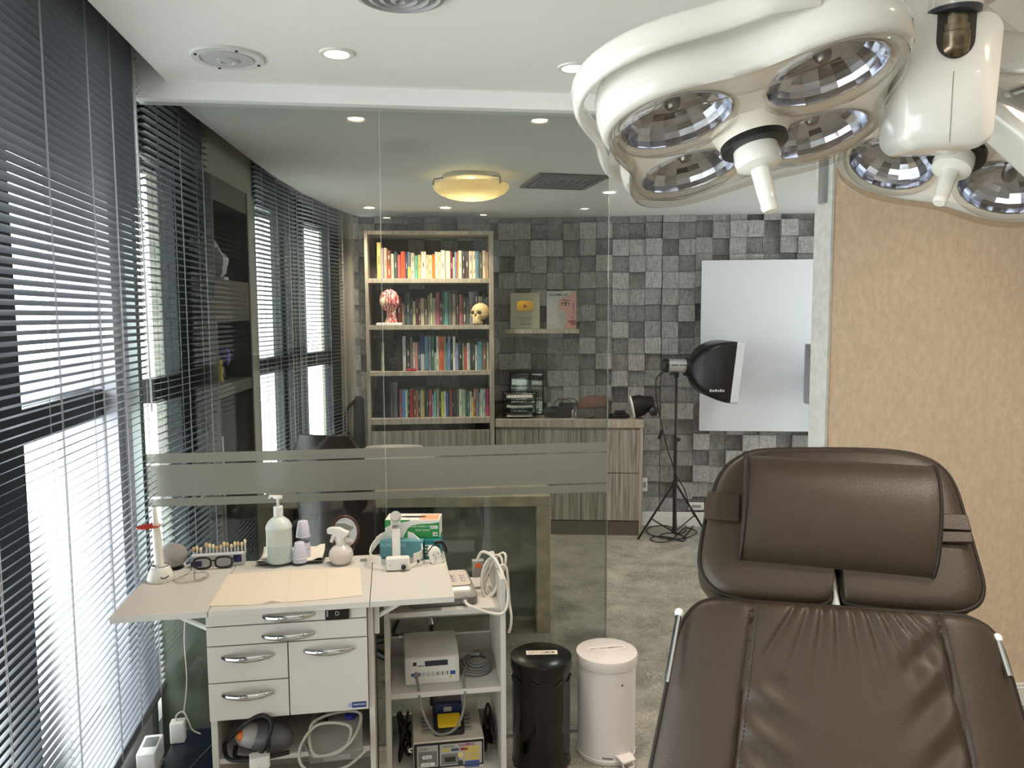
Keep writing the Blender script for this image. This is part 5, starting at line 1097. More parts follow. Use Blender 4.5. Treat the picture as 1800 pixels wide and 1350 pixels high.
# maker's plate on the door
(x0, z0), (x1, z1) = cfp(619, 1244), cfp(645, 1232)
MB().box(x0, x1 - .002, .0105, .0118, z0, z1).build('name_plate', mat('plate_blue', (38, 62, 118), .4), CT, bevel=.0004); MB().text('beckmann', .0085, Matrix.Translation((x0 + .0035, .0102, (z0 + z1) / 2 - .001)) @ Matrix.Rotation(R_(90), 4, 'X'), bold=.0001).build('lettering', M_white, CT, smooth=0)
MB().prism([(x0 - .012, (z0 + z1) / 2 - .002), (x0 - .006, z0 + .003), (x0 - .0005, z0 + .001), (x0 - .0005, z1 - .001), (x0 - .006, z1 - .003), (x0 - .012, (z0 + z1) / 2 + .002)], .001, M=Matrix.Translation((0, .0115, 0)) @ Matrix.Rotation(R_(90), 4, 'X')).build('plate_mark', mat('plate_pale', (150, 166, 196), .4), CT, smooth=0)
for px, py in ((352, 1082), (668, 1066)):
    x, z = cfp(px, py); xi = xL if px < 500 else xR + .016; xo = xi + (-.10 if px < 500 else .10)
    MB().tube([(xi + (.002 if px > 500 else -.002), .06, ZT - .075), (xo, .06, ZT - .022)], .007, 6).build('leaf_bracket', M_plw, CT)
MB().box(xR + .0165, xR + .034, .05, .066, ZT - .12, ZT - .02).build('leaf_bracket', M_plw, CT, bevel=.004)
h0 = cl_(639, 985); MB().box(h0.x - .011, h0.x + .011, h0.y - .014, h0.y + .014, ZT + .0003, ZT + .0015).build('hinge_plate', mat('hinge_grey', (150, 150, 148), .4, .5), CT)
for x, y in ((xL + .03, .07), (xR - .02, .07), (xL + .03, .38), (xR - .02, .38)):
    MB().lathe([(.03, -.012), (.03, .012)], 18, M=Matrix.Translation((x, y, .0305)) @ Matrix.Rotation(R_(90), 4, 'Y')).build('caster', M_black, CT); MB().tube([(x, y, .05), (x, y, z0c)], .01, 8).build('caster_stem', M_steel, CT)
# black call button stuck on the top drawer
(x0, z0), (x1, z1) = cfp(572, 1089), cfp(613.5, 1064)
t = thing('call_button', 'black call button with a bell symbol on the top drawer front', 'call button', Mct @ Vector(((x0 + x1) / 2, .0105, (z0 + z1) / 2)), CRZ); w, h = (x1 - x0) / 2, (z1 - z0) / 2
MB().prism(rrect(-w, w, -h, h, .006), .006, M=Matrix.Translation((0, .0, 0)) @ Matrix.Rotation(R_(90), 4, 'X')).build('body', mat('gloss_black', (8, 8, 9), .25), t, bevel=.001)
MB().tube([(-.004, -.0065, .006), (-.004, -.0065, -.006), (.0, -.0065, -.0055), (.006, -.0065, -.0015), (.006, -.0065, .0015), (.0, -.0065, .0055)], .0006, 5, closed=True).build('bell_symbol', M_white, t)
MB().text('ENOB', .0065, Matrix.Translation((-w + .004, -.0063, .009)) @ Matrix.Rotation(R_(90), 4, 'X') @ Matrix.Rotation(R_(-90), 4, 'Z')).build('lettering', M_white, t, smooth=0)

# ---------------------------------------------------------------- things on the cart top
ZI = ZT + .0006
def at(px, py, z=ZI): return oz(px, py, z)
# paper sheet
ps = [cl_(*p) for p in ((367, 1066), (440, 1064), (480, 1061), (560, 1055), (637, 1047), (633, 998), (505, 1003), (402, 1010))]
nb = MB(); nb.prism([(p.x, p.y) for p in ps], .0008, M=Mct @ Matrix.Translation((0, 0, ZI)))
for p0, p1 in (((440, 1063), (472, 1006)), ((505, 1059), (512, 1003)), ((574, 1054), (574, 1000))):
    q0, q1 = cl_(*p0), cl_(*p1); nb.tube([Mct @ Vector((q0.x, q0.y + .004, ZI + .0006)), Mct @ Vector((q1.x, q1.y - .004, ZI + .0006))], .0012, 5, flat=1)
q = cl_(478, 1061); nb.loft([[Mct @ Vector((q.x + x, q.y + .002, ZI + z)), Mct @ Vector((q.x + x * .5, q.y + .05, ZI + .0006)), Mct @ Vector((q.x + x, q.y + .002, ZI + .0004))] for x, z in ((-.03, .001), (-.015, .004), (0, .008), (.015, .004), (.03, .001))])
o = nb.build('paper_sheet', mat('napkin', (224, 210, 192), .85), smooth=0); tag(o, 'folded white paper sheet spread over the front of the cart top', 'paper')
# curing light on its stand
p = at(283, 1020); t = thing('curing_light', 'white dental curing light with an orange shield standing in its charger', 'curing light', p, R_(8)); k = .00168
MB().loft([[(.0 + rx * math.cos(a2), ry * math.sin(a2), z) for a2 in [2 * math.pi * i / 28 for i in range(28)]] for rx, ry, z in ((.038, .036, 0), (.041, .038, .006), (.038, .036, .02), (.031, .03, .035), (.027, .026, .046), (.022, .022, .048))]).build('charger_base', M_gloss, t, smooth=60)
MB().lathe([(.026, .0465), (.0255, .0495), (.022, .0495)], 28, cap0=False, cap1=False).build('base_ring', mat('ring_silver', (190, 186, 182), .25, .8), t)
Mq = Matrix.Rotation(R_(-2.5), 4, 'Y')
MB().lathe([(.0145, .04), (.0138, .09), (.0128, .14), (.0115, .165), (.0088, .175), (.0075, .20), (.0068, .232), (.0055, .236)], 24, M=Mq).build('wand', M_gloss, t, smooth=60)
MB().lathe([(.0045, .2355), (.0045, .2375)], 14, M=Mq).build('tip', mat('tip_grey', (96, 94, 92), .3), t)
sh_ = MB(); Msh = Mq @ Matrix.Translation((-.020, -.004, .174)); pr = [(.036 * math.cos(a2), .032 * math.sin(a2)) for a2 in [2 * math.pi * i / 32 for i in range(32)]]; sh_.prism(pr, .003, M=Msh); sh_.build('orange_shield', mat('orange_acrylic', (214, 70, 26), .12, trans=.35), t, smooth=30)
MB().tube([Mq @ Vector((.008, -.006, .176)), Mq @ Vector((.03, -.004, .180))], .003, 6).build('shield_tab', M_plw, t)
b = MB(); b.tube([(.012, -.037, .022), (.014, -.037, .017), (.022, -.0345, .0165), (.032, -.027, .022)], .0018, 6); b.build('logo_mark', M_ink, t)
# round fabric speaker
p = at(307, 998); t = thing('smart_speaker', 'grey fabric ball speaker behind the curing light', 'speaker', p)
MB().lathe([(.024, 0), (.03, .003)], 28).build('foot', M_black, t); MB().ball((0, 0, .042), (.042, .042, .039), 32, 20).build('fabric_body', mat('speaker_fabric', (150, 146, 142), .9, bump=.5, bscale=900), t, smooth=80)
# shade guide with tooth tabs
p = at(386, 991); t = thing('shade_guide', 'tooth shade guide, a white rack holding small tooth samples', 'shade guide', p, CRZ + R_(2))
MB().prism([(-.03, 0), (.012, 0), (.012, .028), (-.018, .044), (-.03, .040)], .166, M=Matrix.Translation((-.083, 0, 0)) @ frame((0, 0, 0), (0, 1, 0), (0, 0, 1)) @ Matrix.Scale(1, 4)).build('rack', mat('rack_grey', (196, 198, 200), .35), t, bevel=.002)
MB().box(-.084, -.05, -.0312, -.0295, .004, .022).build('blue_label', mat('label_navy', (24, 38, 84), .5), t); MB().box(.05, .075, -.0312, -.0295, .012, .036).build('blue_label', mat('label_navy', (24, 38, 84), .5), t)
rr = random.Random(4); tc = mat('tooth_ivory', (232, 216, 180), .35); tc2 = mat('tooth_ochre', (216, 178, 122), .35)
for i in range(15):
    x = -.078 + i * .0112 + (.006 if i > 2 else 0); h = .062 + rr.uniform(-.008, .008) + (.012 if i == 14 else 0); y = rr.uniform(-.012, -.002)
    MB().box(x - .0028, x + .0028, y - .001, y + .001, .036, h - .006).build('tab', mat('tab_clear', (214, 214, 210), .3), t)
    MB().ball((x, y, h), (.005, .004, .0085), 10, 8).build('tooth', tc if i % 3 else tc2, t)
# black eyeglasses
p = at(375, 1000); t = thing('eyeglasses', 'black-framed eyeglasses lying in front of the shade guide', 'glasses', p, R_(10))
for sx in (-1, 1):
    e = [(sx * .033 + .026 * math.copysign(abs(math.cos(a2)) ** .7, math.cos(a2)), 0, .021 + .018 * math.copysign(abs(math.sin(a2)) ** .7, math.sin(a2))) for a2 in [2 * math.pi * i / 24 for i in range(24)]]
    MB().tube(e, .0034, 8, closed=True).build('rim', M_black, t); MB().tube([(sx * .06, 0, .03), (sx * .064, .02, .03), (sx * .058, .09, .012), (sx * .05, .12, .006)], .0026, 6).build('temple', M_black, t)
    MB().prism([(q[0], q[2]) for q in e], .0008, M=Matrix.Rotation(R_(90), 4, 'X')).build('lens', clear('spectacle_lens', (250, 250, 250), 1.3), t)
MB().tube([(-.008, 0, .026), (0, -.002, .029), (.008, 0, .026)], .0024, 6).build('bridge', M_black, t)
# clear cheek retractor wires
t = thing('cheek_retractor', 'clear plastic cheek retractor lying right of the curing light base', 'retractor', at(335, 1020), R_(10))
b = MB(); b.tube(spline([(-.05, -.01, .005), (-.02, .03, .008), (.03, .035, .012), (.05, .01, .008), (.02, -.02, .006), (-.02, -.03, .004), (-.05, -.01, .005)], 8), .0024, 8); b.tube(spline([(-.03, .0, .004), (0, .015, .028), (.012, .0, .03), (.02, -.02, .004), (.045, .0, .006)], 8), .0024, 8); b.build('loop', clear('clear_acrylic', (236, 236, 234), 1.5, extra=.12), t)
# steel tray with lining
q4 = [at(*p_) for p_ in ((449, 998), (566, 993), (575, 972), (464, 976))]; ctr = (q4[0] + q4[1] + q4[2] + q4[3]) / 4; w = (q4[1] - q4[0]).length / 2; d = .052
t = thing('steel_tray', 'small steel tray lined with paper under the pump bottle', 'tray', ctr, CRZ - R_(1))
MB().loft([[(x, y, z) for x, y in rrect(-w + i, w - i, -d + i, d - i, .01, 4)] for z, i in ((.0, .008), (.002, .005), (.011, 0), (.0105, -.003), (.012, -.003), (.0125, .001), (.0035, .007))]).build('tray', M_steel, t, smooth=50)
ln = MB(); rg = []
for j, (y, z) in enumerate(((-d - .004, .014), (-d + .004, .0135), (-d + .014, .0075), (0, .006), (d - .014, .0075), (d - .002, .014), (d + .012, .026))): rg.append([(x, y + .002 * math.sin(x * 90 + j), z + .0012 * math.sin(x * 70 + j * 2) + (.0 if abs(x) < w - .02 else .006)) for x in [(-w + .004) + (2 * w - .008) * i / 14 for i in range(15)]])
ln.loft(rg, False, False, False); o = ln.build('paper_liner', mat('liner_paper', (232, 224, 208), .85), t, smooth=60); sd = o.modifiers.new('s', 'SOLIDIFY'); sd.thickness = .0008
# pump bottle
M_soap = mat('soap_bottle', (206, 214, 210), .3, spec=.5)
p = ctr + CU_ * -.018 + Vector((0, 0, .0085)); p = at(492, 987, ZI + .0085)
t = thing('pump_bottle', 'tall white pump bottle half full of pale gel on the steel tray', 'bottle', p, R_(-20))
MB().lathe([(.036, 0), (.041, .004), (.0415, .012), (.0415, .060)], 36, cap1=False).build('gel_level', mat('soap_gel', (188, 204, 202), .3), t, smooth=60)
MB().lathe([(.0415, .060), (.0415, .112), (.0425, .113), (.0425, .119), (.041, .124), (.034, .138), (.02, .150), (.0145, .155), (.0145, .162)], 36, cap0=False).build('bottle', M_soap, t, smooth=50)
MB().lathe([(.0155, .156), (.0155, .186), (.013, .188), (.006, .188)], 24).build('collar', M_plw, t); MB().tube([(0, 0, .187), (0, 0, .214)], .0045, 10).build('stem', M_plw, t)
b = MB(); b.prism(rrect(-.014, .014, -.008, .008, .004), .01, z0=.213); b.tube([(-.012, 0, .219), (-.03, 0, .219), (-.034, 0, .211)], .0045, 8); b.build('pump_head', M_plw, t, bevel=.002)
# plastic cups
M_cup = mat('cup_plastic', (206, 206, 222), .35)
def cupstack(px, py, n, label):
    t = thing('cup_stack', label, 'cups', at(px, py, ZI + .0085), 0, 'white plastic cups on the tray')
    for i in range(n):
        z = i * (.014 if i < n - 1 else .022) if n > 3 else i * .012
        MB().lathe([(.0245, z), (.025, z + .002), (.0235, z + .003), (.0225, z + .0125 if i < n - 1 else z + .016), (.0165, z + .052), (.014, z + .054), (.004, z + .0525)] if i == n - 1 else [(.0245, z), (.025, z + .002), (.0235, z + .003), (.0225, z + .02)], 26, cap0=False, cap1=(i == n - 1)).build('cup', M_cup, t, smooth=50)
    return t
cupstack(534, 976, 4, 'taller stack of upturned plastic cups, behind the shorter stack'); cupstack(527.5, 987, 2, 'shorter stack of upturned plastic cups in front of the taller stack')
# spray bottle
p = at(600, 990); t = thing('spray_bottle', 'small round clear spray bottle with a white trigger', 'spray bottle', p, R_(-10))
M_clearp = mat('spray_plastic', (226, 219, 213), .18, trans=.12)
MB().lathe([(.022, 0), (.03, .003), (.038, .016), (.0405, .030), (.037, .045), (.027, .057), (.016, .064), (.0145, .066)], 32).build('bottle', M_clearp, t, smooth=70)
MB().lathe([(.0155, .064), (.0165, .072), (.015, .086), (.012, .094)], 24).build('collar', M_plw, t, smooth=50)
b = MB(); b.loft([[(x, y * .011, z) for y, z in ((-1, .092), (1, .092), (1, zt2_), (-1, zt2_))] for x, zt2_ in ((-.044, .108), (-.03, .118), (.0, .123), (.022, .118), (.03, .104))]) if False else b.prism([(-.046, .113), (-.044, .100), (-.024, .098), (-.012, .088), (.014, .088), (.026, .098), (.03, .108), (.014, .114), (-.004, .122), (-.03, .122), (-.044, .119)], .02, M=Matrix.Translation((0, .01, 0)) @ Matrix.Rotation(R_(90), 4, 'X')); b.build('spray_head', M_plw, t, bevel=.004, seg=3)
MB().tube(spline([(-.022, 0, .098), (-.028, 0, .085), (-.034, 0, .07)], 6), [.006] * 12 + [.004], 8, flat=.7).build('trigger', M_plw, t)
MB().tube([(.004, 0, .012), (0, 0, .065)], .002, 6).build('dip_tube', M_plw, t)
# brown oval mirror standing at the rear edge
p = at(606, 969); t = thing('hand_mirror', 'oval stand mirror with dark red-brown frame behind the spray bottle', 'mirror', (p.x, p.y + .01, ZI), CRZ)
Mm = Matrix.Translation((0, 0, .064)) @ Matrix.Rotation(R_(-12), 4, 'X')
ring = [Mm @ Vector((.046 * math.cos(a2), 0, .056 * math.sin(a2) + .0)) for a2 in [2 * math.pi * i / 36 for i in range(36)]]
MB().tube(ring, .0055, 10, closed=True).build('frame', mat('tortoise_brown', (74, 30, 26), .2, coat=.4), t, smooth=70)
MB().prism([(.044 * math.cos(a2), .054 * math.sin(a2)) for a2 in [2 * math.pi * i / 36 for i in range(36)]], .002, M=Mm @ Matrix.Rotation(R_(90), 4, 'X')).build('mirror_glass', mat('mirror_silver', (225, 228, 228), .02, 1.0), t)
MB().tube([(0, .002, .012), (0, .04, .0035), (-.03, .04, .0035), (.03, .04, .0035)], .0035, 6).build('stand', M_steel, t); MB().lathe([(.03, 0), (.03, .004), (.006, .008)], 20).build('foot', mat('tortoise_brown', (74, 30, 26), .2), t)
# glove boxes
M_teal = mat('teal_card', (92, 150, 160), .45, var=.12, vscale=7); M_teal2 = mat('teal_card_dark', (28, 120, 124), .45)
def boxat(name, label, px0, px1, py, dep, h, m, zb=ZI, back=0.0):
    a_ = at(px0, py, zb); b_ = at(px1, py, zb); rz = math.atan2((b_ - a_).y, (b_ - a_).x); t = thing(name, label, 'box', (a_.x, a_.y, zb), rz); w = (b_ - a_).length
    MB().box(0, w, 0, dep, 0, h).build('carton', m, t, bevel=.001); return t, w
t, w = boxat('glove_box', 'pale teal glove box standing behind the headband', 668, 744, 985, .075, .066, M_teal)
MB().text('SUPERMAX', .0165, Matrix.Translation((.004, -.0006, .047)) @ Matrix.Rotation(R_(90), 4, 'X'), spacing=1.05).build('lettering', mat('teal_pale', (168, 206, 210), .5), t, smooth=0); MB().box(.006, .026, -.0006, 0, .008, .011).build('small_print', M_ink, t)
t, w = boxat('glove_box', 'dark teal glove box with white stripes right of the paler one', 746, 774, 983, .07, .066, M_teal2)
for k in range(4): MB().box(.002, w * .6, -.0006, 0, .012 + k * .011, .017 + k * .011).build('white_stripe', M_white, t)
z1 = ZI + .0672; t, w = boxat('glove_box', 'white and green glove box on top of the teal boxes', 677, 772.5, 945.5, .085, .0625, mat('card_white', (232, 226, 218), .45), z1)
F9 = Matrix.Rotation(R_(90), 4, 'X'); M_green = mat('card_green', (32, 140, 62), .45)
gw = [(w * x, .0625 * z) for x, z in ((.33, 0.0), (1, .0), (1, .88), (.86, .80), (.66, .78), (.5, .70), (.42, .52), (.38, .3))]
MB().prism(gw, .0005, M=F9 @ Matrix.Translation((0, 0, .0002))).build('green_panel', M_green, t, smooth=0)
MB().prism([(0, .0625 * .55), (.02, .0625 * .72), (.05, .0625 * .84), (.085, .0625 * .94), (.085, .0625), (0, .0625)], .0005, M=F9 @ Matrix.Translation((0, 0, .0002))).build('green_corner', M_green, t, smooth=0)
MB().text('Cuida melhor com', .0112, F9 @ Matrix.Translation((w * .44, .0375, .001)), shear=.25).build('lettering', M_white, t, smooth=0); MB().text('boas luvas!', .0112, F9 @ Matrix.Translation((w * .56, .0245, .001)), shear=.25).build('lettering', M_white, t, smooth=0)
b = MB(); b.box(w * .84, w * .97, -.0012, -.0006, .032, .043); b.box(w * .88, w * .97, -.0012, -.0006, .007, .02); b.build('white_label', M_white, t)
MB().text('100', .009, F9 @ Matrix.Translation((w * .89, .010, .0015)), bold=.0002).build('lettering', M_ink, t, smooth=0); MB().text('Multi', .008, F9 @ Matrix.Translation((w * .85, .035, .0015))).build('lettering', mat('label_navy', (24, 38, 84), .5), t, smooth=0)
o_ = MB(); o_.prism([(w * .5 + .045 * math.cos(a2) * (1 if True else 0), .04 + .012 * math.sin(a2) * (.7 + .3 * abs(math.cos(a2)))) for a2 in [2 * math.pi * i / 28 for i in range(28)]], .0006, z0=.0627); o_.build('opening', mat('slot_black', (14, 14, 14), .8), t, smooth=0)
MB().box(w * .62, w * .97, .004, .07, .0627, .0631).build('printed_hand', mat('skin_print', (222, 168, 130), .5), t)
# headband with lamp battery
p = at(697, 990); t = thing('headband_loupe', 'white headlight headband with battery block lying on the right leaf', 'headband', p, CRZ)
def bandpt(a2, z, k=1.0): return Vector((.088 * k * math.cos(a2), .068 * k * math.sin(a2), z))
def band(a0, a1, z0, z1, m, name, k=1.0, tilt=.0, n=24):
    r = []
    for i in range(n + 1):
        a2 = R_(a0 + (a1 - a0) * i / n); up_ = tilt * max(0, math.sin(a2))
        r.append([bandpt(a2, z0 + up_, k), bandpt(a2, z1 + up_, k), bandpt(a2, z1 + up_, k * .965), bandpt(a2, z0 + up_, k * .965)])
    MB().loft(r).build(name, m, t, smooth=40)
band(-50, 140, .018, .046, M_gloss, 'band', tilt=.05); band(140, 235, .016, .042, M_gloss, 'band', tilt=.05); band(235, 310, .014, .032, mat('strap_grey', (176, 174, 170), .5), 'strap', .96, .01)
band(45, 128, .030, .058, mat('strap_grey', (176, 174, 170), .5), 'strap', 1.03, .035)
MB().prism(rrect(-.038, .038, -.014, .014, .008), .042, M=Matrix.Translation((.004, -.07, .002))).build('battery_block', M_gloss, t, bevel=.004)
MB().lathe([(.007, 0), (.0075, .008), (.005, .01)], 16, M=Matrix.Translation((.022, -.084, .014)) @ Matrix.Rotation(R_(90), 4, 'X')).build('dial', M_black, t); MB().text('CE', .007, Matrix.Translation((-.026, -.0842, .018)) @ Matrix.Rotation(R_(90), 4, 'X')).build('lettering', mat('hinge_grey2', (130, 130, 128), .5), t, smooth=0)
MB().loft([[(x, y, z) for x in (-.013, .013)] + [(x, y + .002, z + .001) for x in (.013, -.013)] for y, z in ((-.06, .043), (-.03, .075), (.01, .10), (.04, .112), (.062, .112))]).build('overhead_strap', mat('strap_grey', (176, 174, 170), .5), t)
MB().prism(rrect(-.017, .017, -.004, .004, .003), .04, M=Matrix.Translation((-.0, .064, .092))).build('adjuster_plate', M_gloss, t, bevel=.002); MB().lathe([(.017, 0), (.018, .004), (.018, .014), (.016, .018)], 24, M=Matrix.Translation((0, .054, .142)) @ Matrix.Rotation(R_(60), 4, 'X')).build('adjuster_knob', mat('strap_grey', (176, 174, 170), .5), t)
for a2 in (-38, 2): MB().lathe([(.0045, 0), (.0045, .003)], 12, M=Matrix.Translation(bandpt(R_(a2), .03 + .022 * math.sin(R_(a2)), 1.0)) @ Matrix.Rotation(R_(a2 + 90), 4, 'Z') @ Matrix.Rotation(R_(90), 4, 'X')).build('rivet', M_black, t)
# loupe mount with black cable
p = at(768, 990); t = thing('loupe_mount', 'small white perforated loupe mount with a black lead, beside the teal boxes', 'loupe mount', p, R_(15))
MB().loft([[(x * k_ - .003 * i, y * k_ * .8 + .004 * i, z) for x, y in rrect(-.022, .022, -.014, .014, .008)] for i, (k_, z) in enumerate(((.75, 0), (.9, .008), (1, .03), (.9, .046), (.5, .056)))]).build('body', M_gloss, t, smooth=50)
for x, z in ((-.012, .03), (.004, .036), (.012, .024), (-.004, .02)): MB().lathe([(.003, 0), (.003, .002)], 10, M=Matrix.Translation((x, -.0125 + .004 * z / .03 + .003, z)) @ Matrix.Rotation(R_(90), 4, 'X')).build('hole', mat('strap_grey', (176, 174, 170), .5), t)
MB().tube(spline([(-.045, -.005, .02), (-.03, -.01, .045), (-.012, -.004, .062), (.008, .0, .056)], 8), .0018, 6).build('lead', M_bcable, t); MB().tube(spline([(-.005, .014, .066), (.018, .015, .066), (.03, .012, .05), (.034, .01, .03)], 8), .006, 8, flat=.6).build('pad', M_black, t)
# ================================================================== OPEN TROLLEY
T0 = oz(675, 1093, .725); TRZ = R_(8.5); TU = Vector((math.cos(TRZ), math.sin(TRZ), 0)); TV = Vector((-math.sin(TRZ), math.cos(TRZ), 0))
Mt = XY((T0.x, T0.y, 0), TRZ); Mti = Mt.inverted()
TR = thing('device_trolley', 'narrow white open trolley with shelves full of dental devices', 'trolley', (T0.x, T0.y, 0), TRZ)
def tf(px, py, back=0.0): q = Mti @ opl(px, py, T0 + TV * back, -TV); return q.x, q.z
def tz(px, py, z): return Mti @ oz(px, py, z)
tw = tf(889, 1100)[0]; zr = tf(884, 1018)[1]; th_ = .017; tdp = .30
MB().box(0, th_, 0, tdp, .06, min(zr, .838)).build('side_panel', M_lam, TR, bevel=.001); MB().box(tw - th_, tw, 0, tdp, .06, zr).build('side_panel', M_lam, TR, bevel=.001)
s1 = tf(685, 1079)[1]; s2 = tf(685, 1222)[1]; s3 = s2 - (s1 - s2) - .02
for z in (s1, s2, s3): MB().box(th_ + .0003, tw - th_ - .0003, .002, tdp - .003, z - .017, z).build('shelf', M_lam, TR, bevel=.001)
for z in (s1 - .10, s2 - .10, s2 + .035, s3 + .035): MB().box(th_ + .0003, tw - th_ - .0003, tdp - .016, tdp - .002, z - (.035 if z < s2 + .01 or True else 0), z + .03).build('back_rail', M_lam, TR, bevel=.001)
for x, y in ((.03, .04), (tw - .03, .04), (.03, tdp - .04), (tw - .03, tdp - .04)):
    MB().lathe([(.026, -.011), (.026, .011)], 18, M=Matrix.Translation((x, y, .0265)) @ Matrix.Rotation(R_(90), 4, 'Y')).build('caster', M_black, TR); MB().tube([(x, y, .04), (x, y, s3 - .018)], .008, 8).build('caster_stem', M_steel, TR)
def tthing(name, label, cat, x, y, z, rz=0.0): p = Mt @ Vector((x, y, z + .0006)); return thing(name, label, cat, p, TRZ + rz)
# silver unit with six round keys
w1 = .225; d1_ = .21
t = tthing('scaler_unit', 'silver dental unit with six round keys on the top trolley shelf', 'dental device', tf(716, 1070)[0] + .004, .022, s1, R_(3))
M_sil = mat('silver_plastic', (168, 164, 158), .35, .4)
def ringb(x0, x1, y0, y1, r, z): return [(x, y, z) for x, y in rrect(x0, x1, y0, y1, r, 5)]
MB().loft([ringb(.004, w1 - .004, .004, d1_ - .004, .02, 0), ringb(0, w1, 0, d1_, .022, .008), ringb(0, w1, 0, d1_, .022, .024)]).build('base_shell', mat('silver_dark', (118, 116, 114), .35, .4), t, smooth=50)
MB().loft([ringb(.001, w1 - .001, .001, d1_ - .001, .022, .0245), ringb(.003, w1 - .003, .006, d1_ - .004, .022, .034), ringb(.012, w1 - .012, .026, d1_ - .012, .02, .052), ringb(.02, w1 - .02, .034, d1_ - .02, .02, .055)]).build('top_shell', M_sil, t, smooth=50)
zk = .0552
MB().prism(rrect(.135, .207, .032, .182, .014), .002, z0=zk).build('key_panel', mat('panel_cream', (214, 204, 192), .35), t, bevel=.0005)
for i in range(3):
    for j in range(2):
        x = .156 + j * .03; y = .075 + i * .025
        MB().lathe([(.0078, zk + .002), (.0078, zk + .0028)], 18, M=Matrix.Translation((x, y, 0))).build('key_ring', mat('key_violet', (150, 124, 148), .4), t); MB().lathe([(.0045, zk + .0028), (.004, zk + .0036)], 14, M=Matrix.Translation((x + .001, y - .001, 0))).build('key', mat('key_pale', (226, 218, 228), .3), t)
MB().tube([(w1 * .8, -.012, .02), (w1 * .8, .004, .02)], .011, 14).build('socket', M_steel, t)
b = MB(); P = spline([(w1 * .8, -.01, .02), (w1 * .8 + .01, -.035, .012), (w1 + .03, -.05, -.012), (w1 + .075, -.055, -.01), (w1 + .09, -.03, .05), (w1 + .07, .06, .12), (w1 + .035, .12, .135), (w1 + .015, .13, .10)], 8); b.tube(P, .0048, 8)
for k in range(3):
    cx_, cy_ = w1 + .052, .085; lp = [(cx_ + (.03 + .004 * k) * math.cos(q) + .01 * k, cy_ + .02 * math.sin(q) + .012 * k - .01, .06 + (.062 + .004 * k) * math.sin(q + .4 + .3 * k)) for q in [2 * math.pi * i / 20 for i in range(20)]]; b.tube(lp, .0045, 8, closed=True)
b.build('hose', M_wcable, t, smooth=70)
MB().prism(rrect(-.02, .02, -.012, .012, .006), .06, M=Matrix.Translation((w1 + .022, .15, .04))).build('handpiece_holder', M_sil, t, bevel=.003); MB().box(w1 + .012, w1 + .032, .137, .139, .075, .09).build('orange_lamp', mat('lamp_orange', (238, 110, 40), .3), t)
t2 = thing('hanging_cable', 'white cord looping outside the right side panel of the trolley', 'cable', Mt @ Vector((tw + .012, .10, .5)), TRZ)
MB().tube(spline([(-.03, .0, zr + .004 - .5), (.004, .0, zr + .0045 - .5), (.010, -.03, .24), (.012, -.06, .20), (.008, -.07, .17), (.002, -.07, .15)], 8), .0045, 8).build('cable', M_wcable, t2)
# white implant motor with display
w2, h2, d2_ = .178, .105, .20
t = tthing('implant_motor', 'pale grey implant motor with blank display on the middle trolley shelf', 'dental device', tf(712, 1215)[0] + .001, .05, s2, R_(1))
M_mot = mat('motor_shell', (214, 208, 198), .35)
side = [(0.0, 0.0), (d2_, 0.0), (d2_, h2 - .01), (.075, h2), (.02, .082), (0.004, .01)]
MB().prism(side, w2, M=frame((0, 0, 0), (0, 1, 0), (0, 0, 1))).build('shell', M_mot, t, bevel=.005, seg=3)
ang = math.atan2(.072, .016); Mfp = frame((.0, .004, .010), (1, 0, 0), (0, math.cos(ang), math.sin(ang)))
def fpn(x0, x1, y0, y1, name, m, z=.0008, hh=.0005, r=.0): 
    MB().prism(rrect(x0, x1, y0, y1, r) if r else [(x0, y0), (x1, y0), (x1, y1), (x0, y1)], hh, M=Mfp @ Matrix.Translation((0, 0, z))).build(name, m, t, smooth=0)
fpn(.018, .165, .006, .072, 'front_panel', mat('panel_white', (222, 218, 210), .4), .0003, .0006, .006)
fpn(.065, .14, .046, .063, 'display', mat('lcd_dark', (38, 38, 54), .2), .001); fpn(.02, .05, .017, .027, 'blue_bar', mat('bar_blue', (36, 72, 150), .4), .001); fpn(.147, .164, .015, .027, 'blue_bar', mat('bar_blue', (36, 72, 150), .4), .001)
fpn(.026, .038, .05, .061, 'logo', M_ink, .001); fpn(.042, .062, .047, .0495, 'logo_line', M_ink, .001)
for k in range(6):
    x = .06 + k * .0155; MB().tube([Mfp @ Vector((x + .0064 * math.cos(q), .021 + .0064 * math.sin(q), .001)) for q in [2 * math.pi * i / 18 for i in range(18)]], .0005, 5, closed=True).build('button_ring', M_ink, t); fpn(x - .002, x + .002, .017, .025, 'button_symbol', M_ink if k > 2 else mat('panel_grey', (150, 148, 144), .5), .0008)
fpn(.143, .152, .006, .0115, 'warning_mark', mat('warn_yellow', (190, 160, 60), .5), .001)
MB().tube([Mfp @ Vector((.036, .022, 0)), Mfp @ Vector((.036, .022, .014))], .0085, 14).build('plug', M_gcable, t)
a_ = Mfp @ Vector((.036, .022, .012)); b = MB()
b.tube(spline([a_, a_ + Vector((.004, -.02, -.02)), Vector((.052, -.075, -.05)), Vector((.085, -.085, -.115)), Vector((.125, -.08, -.128)), Vector((.165, -.08, -.10)), Vector((.188, -.06, -.03)), Vector((.188, -.02, .02)), Vector((.2, .04, .03))], 10), .0042, 8); b.build('front_hose', M_gcable, t, smooth=70)
b = MB()
for k in range(5):
    b.tube([(.235 + (.058 - .007 * k) * math.cos(q) + .004 * k, .085 + (.06 - .008 * k) * math.sin(q), .007 + .006 * k + .012 * (1 + math.sin(q)) * .5 + .003 * math.sin(2 * q + k)) for q in [2 * math.pi * i / 26 for i in range(26)]], .0052, 8, closed=True)
